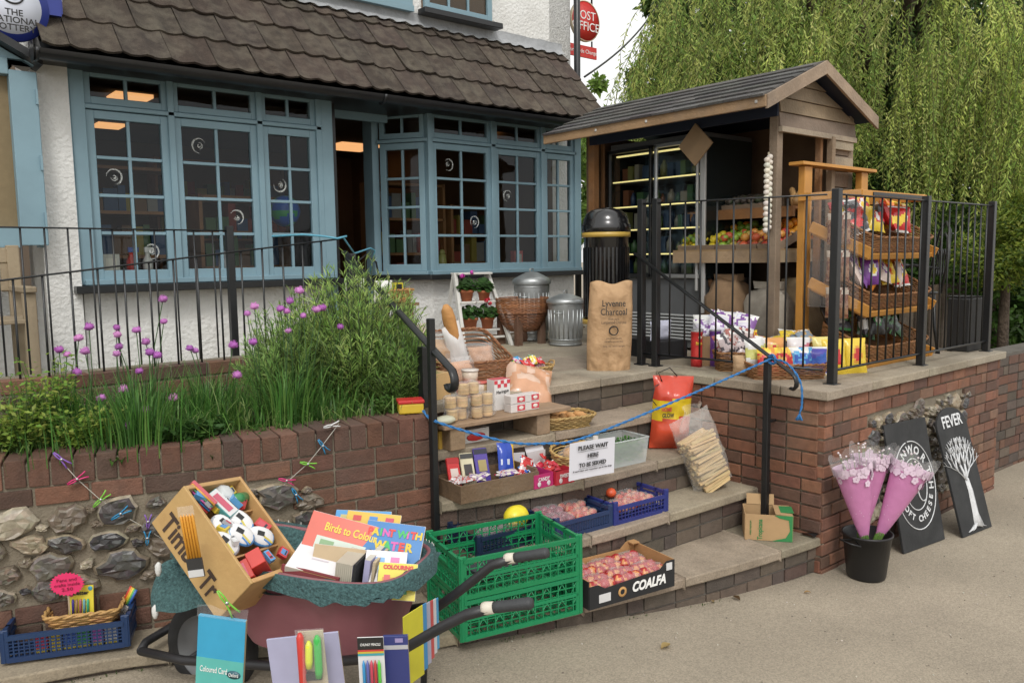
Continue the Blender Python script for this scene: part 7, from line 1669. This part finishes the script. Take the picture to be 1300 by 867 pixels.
for i,(x,y,z,r_) in enumerate([(-.035,.02,.072,.4),(.02,-.03,.080,.7),(.045,.06,.075,1.0),(-.03,-.065,.070,.2),(.03,-.10,.065,.5)]):
    tape(['blue and white tape dispenser at the top of the middle compartment of the crate','blue and white tape dispenser lowest in the middle compartment of the crate','white and blue tape dispenser at the right of the middle compartment','white tape dispenser half hidden behind the near side of the crate','white tape dispenser lowest behind the near side of the crate'][i],incr(x,y,z,.5,0,r_),(.10,.30,.60) if i<3 else (.4,.42,.45))
for i,(x,y,z,d,c,lab,nm,cat) in enumerate([(-.165,-.07,.075,(.11,.015,.05),(.5,.10,.12),'pack of red and blue pencils standing in the top corner of the crate','pencil_pack','pencil pack'),(-.115,-.015,.075,(.11,.05,.03),(.10,.35,.35),'teal and white glue box in the upper compartment of the crate','glue_box','box'),(.135,-.02,.065,(.06,.05,.12),(.50,.04,.03),'red boxed glue stick pack at the lower end of the crate','glue_pack','glue pack'),(.15,-.085,.05,(.07,.05,.08),(.45,.04,.03),'small red box deep in the lowest corner of the crate','red_box','box')]):
    t=thing(nm,lab,cat,X=incr(x,y,z,.2 if i<2 else .9,0,.3 if i<2 else -.2)); m=MB(); m.box((0,0,0),d,c,cols={'+z':(.6,.6,.6) if i==1 else c}); m.build('box',M_PACK,t,bev=.002)
    if i==0:
        for k in range(6): m=MB(); m.tube([(-.05,-.006+.004*(k%3),-.02+.008*k),(.055,-.006+.004*(k%3),-.02+.008*k)],.0035,6,[(.5,.05,.05),(.05,.2,.5),(.05,.05,.06),(.5,.1,.3),(.1,.3,.15),(.6,.3,.05)][k]); m.build('pencil',M_PACK,t,loc=(0,-.012,0))
    elif i==2: m=MB(); m.box((0,-.026,.01),(.045,.002,.05),(.66,.62,.62)); m.box((0,-.027,-.035),(.05,.002,.03),(.15,.08,.3)); m.build('printed_label',M_PACK,t); m=MB(); m.blob((0,-.027,.02),(.012,.003,.016),8,6,col=(.45,.03,.03)); m.build('printed_mark',M_PACK,t)
    else: m=MB(); m.box((0,-.001,d[2]/2+.001),(d[0]*.7,d[1]*.5,.001),(.5,.1,.15)); m.build('printed_label',M_PACK,t)
m=MB(); m.lathe([(0,-.05),(.02,-.05),(.022,.03),(.012,.045),(0,.05)],14,(.04,.22,.08)); tag(m.build('glue_bottle',M_PACK),'green and clear glue bottle at the far top side of the crate','bottle').matrix_world=incr(-.12,.08,.08,1.2,.6,0)
m=MB(); m.blob((0,0,0),(.04,.03,.02),12,8,nz=.2,col=(.5,.52,.52)); tag(m.build('tape_roll_pack',M_PACK),'silvery wrapped pack beside the green bottle in the crate','pack').matrix_world=incr(-.155,.035,.075,.4,0,0)
rr=random.Random(77)
for k in range(16):
    x=rr.choice([rr.uniform(-.18,-.09),rr.uniform(-.06,.07),rr.uniform(.10,.15)]); y=rr.uniform(-.085,.10); m=MB(); c=rr.choice([(.55,.55,.55),(.10,.30,.55),(.5,.05,.05),(.08,.35,.35),(.6,.45,.05),(.35,.36,.38)]); c2=rr.choice([(.65,.65,.65),(.5,.08,.1),(.1,.25,.5)])
    w1,w2,w3=rr.uniform(.03,.055),rr.uniform(.02,.035),rr.uniform(.012,.022); m.box((0,0,0),(w1,w2,w3),c); m.box((0,0,w3/2+.0006),(w1*.7,w2*.6,.001),c2); m.box((w1*.2,0,w3/2+.0014),(w1*.15,w2*.5,.001),(.03,.03,.04))
    o=m.build('stationery_pack',M_PACK); o.matrix_world=incr(x,y,.075+rr.uniform(-.012,.012),rr.uniform(-.5,.5),rr.uniform(-.4,.4),rr.uniform(0,3)); tag(o,'small stationery pack filling the tilted wooden crate between the tape dispensers','stationery pack','small stationery packs in the tilted crate')
# pencils clipped on the near side
t=thing('pencil_pack','clear hanging pack of orange pencils clipped to the near side of the wooden crate','pencil pack',X=basis(r0*.98+V((0,0,.12)),f0,V((0,0,1))-r0*.12,PD(245,690,2.50)))
for k in range(5): m=MB(); m.tube([(-.022+.009*k,0,-.05),(-.022+.009*k,0,.085),(-.022+.009*k,0,.095)],[.0045,.0045,.001],6,(.62,.28,.03)); m.build('pencil',M_PACK,t)
m=MB(); m.box((-.004,-.003,-.075),(.05,.006,.06),(.03,.03,.03)); m.box((-.004,-.007,-.092),(.048,.002,.022),(.55,.55,.55)); m.build('card',M_PACK,t); m=MB(); m.box((-.004,-.001,.105),(.05,.002,.03),(.7,.7,.7)); m.build('hanger',M_FILM,t)
# ---- books and paper in the barrow ----
def bar3(name,lab,cat,px,py,D,xd,yd,w,h,t_,front,edge=(.62,.60,.56),group=None):
    """flat book: x along its width, y its up direction, cover facing the -z side (towards the reader)"""
    X_,Y_,Z_=FR(xd,yd); X=basis(X_,Y_,Z_,PD(px,py,D)); o=thing(name,lab,cat,X=X,group=group); m=MB(); m.box((0,0,0),(w,h,t_),edge,cols={'+z':front,'-z':front,'-x':front}); m.build('cover',M_PACK,o,bev=.001); return o
def deco(o,shapes,z=.0012,name='printed_picture'):
    m=MB()
    for k,(x,y,w,h,c) in enumerate(shapes): m.box((x,y,z+.0004*k),(w,h,.0006),c)
    m.build(name,M_PACK,o)
b=bar3('colouring_book','red colouring book titled in yellow leaning in the middle of the wheelbarrow','book',432,694,2.84,(.93,-.1,-.23),(.15,.5,.75),.27,.20,.006,(.52,.075,.04))
b2=text('Birds to Colour',.04,(.02,.055,.0035),(1,0,0),(0,1,0),mat('yel',YL,.5,0,5,0),b,width=.19,bold=.0008); deco(b,[(.015,-.03,.215,.10,(.45,.52,.45)),(.015,-.06,.215,.035,(.42,.36,.22)),(-.05,-.01,.05,.04,(.15,.28,.12)),(.05,-.03,.06,.02,(.25,.35,.2))],.0038)
b=bar3('activity_book','blue activity book with rainbow lettering at the right of the wheelbarrow','book',498,694,2.84,(.97,-.1,-.10),(.10,.55,.75),.21,.17,.006,(.03,.17,.42)); 
for k,ch in enumerate('PAINT WITH'): 
    if ch!=' ': text(ch,.036,(-.088+.0195*k,.045,.0035),(1,0,0),(0,1,0),mat('rb%d'%(k%4),[(.6,.05,.04),(.6,.45,.03),(.05,.4,.1),(.55,.1,.35)][k%4],.5,0,5,0),b,name='letter',bold=.0016)
for k,ch in enumerate('WATER'): text(ch,.04,(-.045+.026*k,-.0,.0035),(1,0,0),(0,1,0),MATS['rb%d'%((k+1)%4)],b,name='letter',bold=.002)
b=bar3('activity_book','yellow orange activity book behind the blue one','book',470,680,2.90,(.97,-.1,-.08),(.10,.55,.75),.20,.17,.006,(.60,.40,.05)); deco(b,[(-.06,.06,.03,.02,(.5,.05,.05)),(.0,.06,.03,.02,(.05,.2,.5)),(.06,.06,.03,.02,(.5,.05,.1)),(.03,.02,.1,.02,(.55,.1,.1))],.0038)
b=bar3('activity_book','pale blue activity book at the very back of the wheelbarrow','book',458,675,2.96,(.98,-.1,-.02),(.08,.55,.75),.21,.16,.006,(.08,.30,.60)); deco(b,[(0,.05,.17,.025,(.5,.45,.2)),(0,.02,.12,.02,(.55,.55,.5))],.0038)
b=bar3('colouring_book','small yellow colouring book with orange and green print near the right rim of the barrow','book',504,738,2.70,(.97,.1,-.12),(.05,.45,.85),.13,.12,.005,(.66,.56,.06)); 
text('COLOURING',.018,(.0,.045,.0032),(1,0,0),(0,1,0),MATS['rb1'] if False else M_REDS,b,width=.10,bold=.001); deco(b,[(-.02,-.01,.06,.045,(.60,.28,.05)),(.02,-.025,.03,.03,(.08,.35,.12)),(-.035,.01,.02,.02,(.6,.1,.1)),(.03,.005,.02,.03,(.6,.45,.4))],.0034)
b=bar3('picture_book','white picture book with red and blue drawings behind the small yellow book','book',489,722,2.74,(.97,.05,-.1),(.05,.5,.8),.14,.12,.005,(.62,.60,.62)); deco(b,[(-.05,.02,.02,.04,(.5,.05,.05)),(-.02,.03,.03,.015,(.1,.3,.6)),(.03,.03,.03,.02,(.5,.1,.3)),(.0,-.0,.05,.02,(.2,.4,.6))],.0034)
bar3('kraft_book','plain buff card pad behind the white paper pads','pad',428,720,2.78,(.97,-.05,-.12),(.12,.4,.85),.18,.14,.014,(.42,.31,.18))
# stack of white paper pads (top) with maroon cover in front
X_,Y_,Z_=FR((.97,-.1,-.22),(.28,.92,.20)); X=basis(X_,Y_,Z_,PD(414,719,2.79)); o=thing('paper_pads','thick stack of white paper pads with pink print lying in front in the barrow','paper pads',X=X); m=MB(); m.box((0,0,0),(.235,.16,.055),(.70,.69,.70),cols={'-y':(.50,.46,.38)}); m.build('pad',M_PACK,o,bev=.001); deco(o,[(-.01,.02,.075,.012,(.55,.25,.55)),(.01,.055,.05,.005,(.4,.35,.5)),(.07,.04,.01,.02,(.6,.3,.3)),(-.02,-.01,.06,.006,(.6,.55,.6))],.0282)
X_,Y_,Z_=FR((.95,-.22,-.16),(.12,.15,.95)); X=basis(X_,Y_,Z_,PD(392,738,2.71)); o=thing('maroon_book','maroon hard backed book standing along the near edge of the barrow','book',X=X); m=MB(); m.box((0,0,0),(.21,.075,.012),(.19,.035,.04)); m.build('cover',M_CARD,o,bev=.002); deco(o,[(0,.03,.19,.0015,(.35,.22,.08)),(0,-.03,.19,.0015,(.35,.22,.08))],.0064)
X_,Y_,Z_=FR((.18,.95,.0),(.14,.0,.97)); X=basis(X_,Y_,Z_,PD(452,730,2.76)); o=thing('thick_book','thick cream book with a black spine standing beside the maroon one','book',X=X); m=MB(); m.box((0,0,-.02),(.14,.13,.06),(.46,.42,.34),cols={'+z':(.40,.38,.55)}); m.build('pages',M_PACK,o); m=MB(); [m.box((-.0705,0,-.045+.007*q_),(.0008,.128,.0012),(.30,.27,.21)) for q_ in range(8)]; q9=m.build('page_edges',M_PACK,o); q9['kind']='stuff'; m=MB(); m.box((0,0,.018),(.145,.14,.008),BLK); m.build('back_cover',M_CARD,o)
X_,Y_,Z_=FR((.18,.95,.0),(.16,.0,.97)); X=basis(X_,Y_,Z_,PD(474,728,2.79)); o=thing('card_pack','lilac card pack standing upright right of the thick cream book','card pack',X=X); m=MB(); m.box((0,0,0),(.16,.16,.02),(.40,.38,.56),cols={'+y':(.55,.52,.45)}); m.build('pack',M_PACK,o); m=MB(); m.box((0,0,.022),(.15,.15,.01),(.45,.36,.24)); m.build('backing_board',M_CARD,o)
X_,Y_,Z_=FR((.97,-.18,-.05),(.08,.2,.95)); X=basis(X_,Y_,Z_,PD(492,738,2.73)); o=thing('envelope_box','pale blue envelope box at the right rim of the barrow','box',X=X); m=MB(); m.box((0,0,0),(.065,.075,.035),(.30,.35,.52),cols={'+y':(.5,.52,.62)}); m.build('box',M_PACK,o,bev=.001); deco(o,[(0,.0,.022,.03,(.10,.18,.5)),(0,.0,.014,.02,(.4,.5,.6))],.018)
X_,Y_,Z_=FR((.9,.3,-.1),(.1,.3,.9)); X=basis(X_,Y_,Z_,PD(511,737,2.75)); o=thing('white_cards','small sheaf of white cards in the right corner of the barrow','cards',X=X); m=MB(); m.box((0,0,0),(.075,.07,.012),(.70,.70,.70)); m.build('sheet',M_PACK,o)
# ---- hanging packs on the near side ----
def hang(name,lab,cat,px,py,D,w,h,t_,c,tilt=0.,yaw=0.):
    """top centre given; hangs straight down facing the camera side of the barrow"""
    X_=(r0*math.cos(yaw)+f0*math.sin(yaw)+V((0,0,1))*-tilt).normalized(); Zu=V((0,0,1)); Zu=(Zu-X_*Zu.dot(X_)).normalized(); o=thing(name,lab,cat,X=basis(X_,Zu.cross(X_),Zu,PD(px,py,D))); m=MB(); m.box((0,0,-h/2),(w,t_,h),c,cols={'+x':(.35,.27,.15)}); m.build('card',M_PACK,o,bev=.0008); return o
b=hang('coloured_card_pack','bright blue card pack hanging from a green peg on the barrow','card pack',283,783,2.40,.148,.24,.012,(.04,.32,.52),.10,-.12)
m=MB(); m.box((0,-.0066,-.18),(.147,.001,.10),(.10,.42,.38)); m.build('printed_panel',M_PACK,b); text('Coloured Card',.026,(-.018,-.0075,-.165),(1,0,0),(0,0,1),M_WHT,b,width=.085); text('Oxford',.016,(.045,-.0085,-.172),(1,0,0),(0,0,1),M_WHT,b,width=.03)
m=MB(); m.lathe([(0,0),(.022,0),(.022,.001),(0,.0012)],18,(.03,.10,.13)); q=m.build('printed_badge',M_PACK,b,loc=(.045,-.0068,-.172)); q.rotation_euler=(R(90),0,0); q.scale=(1,.6,1)
m=MB(); m.grid(lambda u,v:V(((u-.5)*.155,-.008+.01*math.sin(u*8)*v,.035*v-.003)),12,6,(.8,.8,.8)); m.build('clear_flap',MATS['bread_bag_film'],b)
b=hang('lilac_card_pack','large lilac card pack hanging at the middle of the barrow behind the highlighters','card pack',384,806,2.30,.205,.22,.008,(.36,.36,.50),-.09,.02)
b=hang('highlighter_pack','clear pack of red, yellow and green highlighters hanging in front of the lilac card','highlighter pack',394,800,2.22,.07,.20,.003,(.42,.36,.24),-.06,0)
for k,(x,c,z0,z1) in enumerate([(-.026,(.5,.04,.03),-.16,-.01),(-.004,(.62,.66,.02),-.10,-.035),(.020,(.04,.38,.06),-.13,-.02)]):
    m=MB(); m.tube([(x-.006,-.014,z0),(x-.004,-.014,z0+.02),(x,-.014,z1),(x,-.014,z1+.012)],[.009,.011,.0105,.004],10,c); m.build('highlighter',M_PACK,b)
m=MB(); m.box((0,-.012,-.125),(.045,.012,.02),BLK); m.build('highlighter_cap',M_PACK,b); m=MB(); m.pillow(.08,.2,.03,seed=140,col=(.8,.8,.8)); q=m.build('clear_pack',MATS['bread_bag_film'],b,loc=(0,-.012,-.19))
b=hang('pencil_card','white card of coloured pencils with a black header hanging on the barrow','pencil pack',470,808,2.20,.072,.20,.003,(.62,.62,.62),-.02,0)
m=MB(); m.box((0,-.0025,-.018),(.071,.001,.034),BLK); m.box((0,-.0028,-.038),(.071,.001,.005),(.5,.05,.04)); m.box((0,-.003,-.043),(.071,.001,.005),(.5,.4,.05)); m.box((0,-.0032,-.049),(.071,.001,.006),(.05,.3,.35)); m.build('header_print',M_PACK,b); text('CHUNKY PENCILS',.010,(0,-.0035,-.020),(1,0,0),(0,0,1),M_WHT,b,width=.055)
for k,c in enumerate([(.04,.25,.5),(.10,.12,.35),(.5,.06,.10),(.45,.05,.05),(.10,.5,.06)]): m=MB(); m.tube([(-.02+.0105*k,-.009,-.20),(-.02+.0105*k,-.009,-.075),(-.02+.0105*k,-.009,-.062)],[.0045,.0045,.001],6,c); m.build('pencil',M_PACK,b)
b=hang('navy_notebook','navy blue notebook with a grey band hanging at the right end of the barrow','notebook',502,806,2.26,.07,.20,.012,(.035,.045,.17),-.02,.0)
m=MB(); m.box((0,-.0066,-.032),(.069,.001,.012),(.42,.42,.44)); m.box((.010,-.0068,-.012),(.022,.001,.012),(.3,.25,.45)); m.build('printed_band',M_PACK,b)
for i,(px,py,D,c,h) in enumerate([(524,775,2.52,(.50,.46,.03),.20),(529,772,2.55,(.04,.20,.40),.19),(534,770,2.60,(.30,.30,.38),.18),(538,768,2.63,(.40,.06,.06),.17),(542,766,2.67,(.45,.45,.46),.16),(545,765,2.70,(.05,.25,.45),.15)]):
    hang('hanging_book',['yellow edged thin book hanging nearest on the handle end of the barrow','blue thin book second in the bunch on the handle end of the barrow','grey thin book in the middle of the bunch on the handle end','red thin book in the bunch on the handle end of the barrow','white thin book near the far side of the bunch on the handle end','bright blue thin book farthest in the bunch on the handle end'][i],'book',px,py,D,.10,h+.03,.004,c,0,R(60)+.0)
# ================= PEGS ON STRINGS =================
def onwall(px,py,off=.02):
    y=3.4
    for _ in range(12):
        p=PY(px,py,y); best=min(((abs(PL.at(s/60*LL)[0].x-p.x),s) for s in range(61)))[1]; q,t=PL.at(best/60*LL); y=q.y-off+(p.x-q.x)*t.y/t.x
    return PY(px,py,y)
PEGC={'purple':(.22,.10,.42),'pink':(.55,.03,.16),'green':(.18,.50,.05),'blue':(.02,.22,.42),'white':(.6,.6,.6)}
def peg(lab,p,ang,c,l=.062,group=None,tl=0):
    u=(V((1,-.3,0)).normalized()*math.cos(ang)+V((0,0,1))*math.sin(ang)); w_=V((1,-.3,0)).normalized().cross(V((0,0,1))); v=w_.cross(u); X=basis(u,w_,v,p)
    o=thing('clothes_peg',lab,'clothes peg',X=X,group=group)
    for s_ in (-1,1):
        m=MB(); pts=[(-l*.5,0,s_*.002),(-l*.25,0,s_*.0045),(0,0,s_*.0035),(l*.3,0,s_*.008),(l*.5,0,s_*.013)]; m.tube(pts,[.0035,.0048,.0042,.0048,.0045],6,c,flat=.6); m.build('jaw',M_PACK,o)
    m=MB(); m.tube([(0,-.005,0),(0,.005,0)],.0055,8,(.5,.5,.5)); m.build('spring',M_STEEL,o)
    return o
def strg(lab,pts):
    o_=pts[0].copy(); m=MB(); m.tube([p-o_ for p in pts],.0016,5,(.45,.43,.38)); tag(m.build('string',M_MATT,loc=tuple(o_)),lab,'string')
S1=[onwall(*q) for q in ((70,577),(98,608),(127,634),(153,652),(188,672),(215,690))]; strg('thin string of clothes pegs running down the left of the garden wall',S1)
for (px,py,a,c,lab) in ((78,583,-.85,'purple','purple clothes peg at the top of the left string, on the brick coping'),(98,608,.45,'pink','pink clothes peg on the left string below the purple one'),(128,634,.75,'green','green clothes peg on the left string between the pink and blue ones'),(153,652,.5,'blue','blue clothes peg on the left string over the flints'),(188,662,1.5,'purple','small purple clothes peg hanging at the lower end of the left string'),(187,683,1.5,'blue','small blue clothes peg hanging lowest on the left string')): peg(lab,onwall(px,py,.03),a,PEGC[c],.078 if py<660 else .06)
S2=[onwall(*q) for q in ((430,538),(408,567),(391,588),(364,612),(336,640))]; strg('thin string of clothes pegs right of the wooden crate on the wall',S2)
for (px,py,a,c,lab) in ((421,540,.15,'white','white clothes peg on the coping at the top of the right string'),(410,566,-1.0,'blue','blue clothes peg near the top of the right string'),(391,589,-.35,'green','green clothes peg in the middle of the right string'),(364,610,-.35,'pink','pink clothes peg near the lower end of the right string'),(376,628,-1.1,'blue','blue clothes peg hanging below the pink one on the right string')): peg(lab,onwall(px,py,.03),a,PEGC[c],.072)
peg('green clothes peg clipping the blue card pack to the cloth of the barrow',PD(288,765,2.38),-1.05,PEGC['green'],.095)
# ================= BLUE CRATE AT LEFT =================
A_=PZ(5,842,.30); B_=PZ(163,820,.30); an=math.atan2(B_.y-A_.y,B_.x-A_.x); Lc=(B_-A_).length; mid=(A_+B_)/2; nrm=V((-math.sin(an),math.cos(an),0)); ctr=mid+nrm*.13
plastic_crate('dark blue plastic crate of pens and craft packs on the ledge at the left edge',(ctr.x,ctr.y,.30),an,Lc,.26,.115,(.012,.035,.10),nv=24,nh=5,low=.9)
CB=place(ctr.x,ctr.y,.30,an)
q=CB@V((.045,.0,.075)); basket('small shallow straw coloured basket resting inside the left blue crate',(q.x,q.y,q.z),an,.27,.17,.055,col=(.46,.26,.09),pw=.14,flare=.025)
for k,c in enumerate([(.55,.06,.12),(.6,.45,.05),(.05,.12,.45),(.06,.30,.10),(.45,.12,.45),(.5,.5,.5)]):
    m=MB(); m.box((0,0,.045),(.042,.03,.06),c,cols={'-y':c}); m.box((0,-.002,.010),(.040,.03,.018),(.55,.45,.1)); o=m.build('craft_pack',M_PACK); o.matrix_world=CB@place(-.09+.048*k,-.095,.01); tag(o,['red','yellow','blue','green','purple','white'][k]+' topped craft pack seen through the lattice front of the left blue crate','craft pack')
t=thing('glitter_card','yellow card of five glitter pens standing in the basket inside the left blue crate','card pack',X=CB@place(.035,-.03,.10,R(-12),R(-6),0)); m=MB(); m.box((0,0,.062),(.095,.003,.125),(.66,.55,.05)); m.build('card',M_PACK,t)
for k,c in enumerate([(.08,.06,.35),(.35,.2,.1),(.4,.12,.15),(.15,.35,.40),(.06,.35,.2)]): m=MB(); m.tube([(-.028+.014*k,-.006,.015),(-.028+.014*k,-.006,.065),(-.028+.014*k,-.006,.072)],[.005,.005,.003],8,c); m.build('glitter_pen',M_PACK,t)
text('Glitter',.02,(0,-.0025,.095),(1,0,.05),(0,0,1),M_BLKT,t,width=.06,bold=.0006); m=MB(); m.blob((-.036,-.002,.09),(.009,.002,.009),8,6,col=(.5,.05,.15)); m.blob((.036,-.002,.112),(.009,.002,.009),8,6,col=(.05,.3,.45)); m.build('printed_dot',M_PACK,t)
t=thing('star_sign','bright pink star shaped price sign with handwriting standing above the yellow pen card','price sign',X=CB@place(-.0,-.055,.19,R(-4),R(2),0)); m=MB(); n=26; m.prism([(.062*(1 if k%2 else .87)*math.cos(math.pi*k/n),.048*(1 if k%2 else .87)*math.sin(math.pi*k/n)) for k in range(2*n)],.002,Matrix(((1,0,0,0),(0,0,-1,0),(0,1,0,.06),(0,0,0,1))),(.70,.02,.13)); m.build('star',mat('fluorescent_pink',(.72,.03,.14),.6,.03,5,0),t); m=MB(); m.box((0,.002,-.03),(.006,.002,.1),(.4,.3,.2)); m.build('stick',M_MATT,t)
M_PENR=mat('dark_red_ink',(.25,.01,.05),.6,0,5,0)
for k,s_ in enumerate(('Pens and','crafts inside','2.50')): text(s_,.018,(0,-.003,.078-.019*k),(1,0,.04),(0,0,1),M_PENR,t,width=(.07,.09,.04)[k])
t=thing('brush_set','rainbow handled paint brush pack leaning at the right end of the straw basket','brush pack',X=CB@place(.165,.02,.07,R(0),0,R(28)))
for k,c in enumerate([(.5,.04,.03),(.6,.3,.03),(.6,.5,.05),(.08,.35,.1),(.04,.12,.4)]): m=MB(); m.tube([(-.012+.006*k,-.004*k,0),(-.012+.006*k,-.004*k,.05)],.004,6,(.35,.33,.32)); m.tube([(-.012+.006*k,-.004*k,.05),(-.012+.006*k,-.004*k,.12)],.005,6,c); m.build('brush',M_PACK,t)
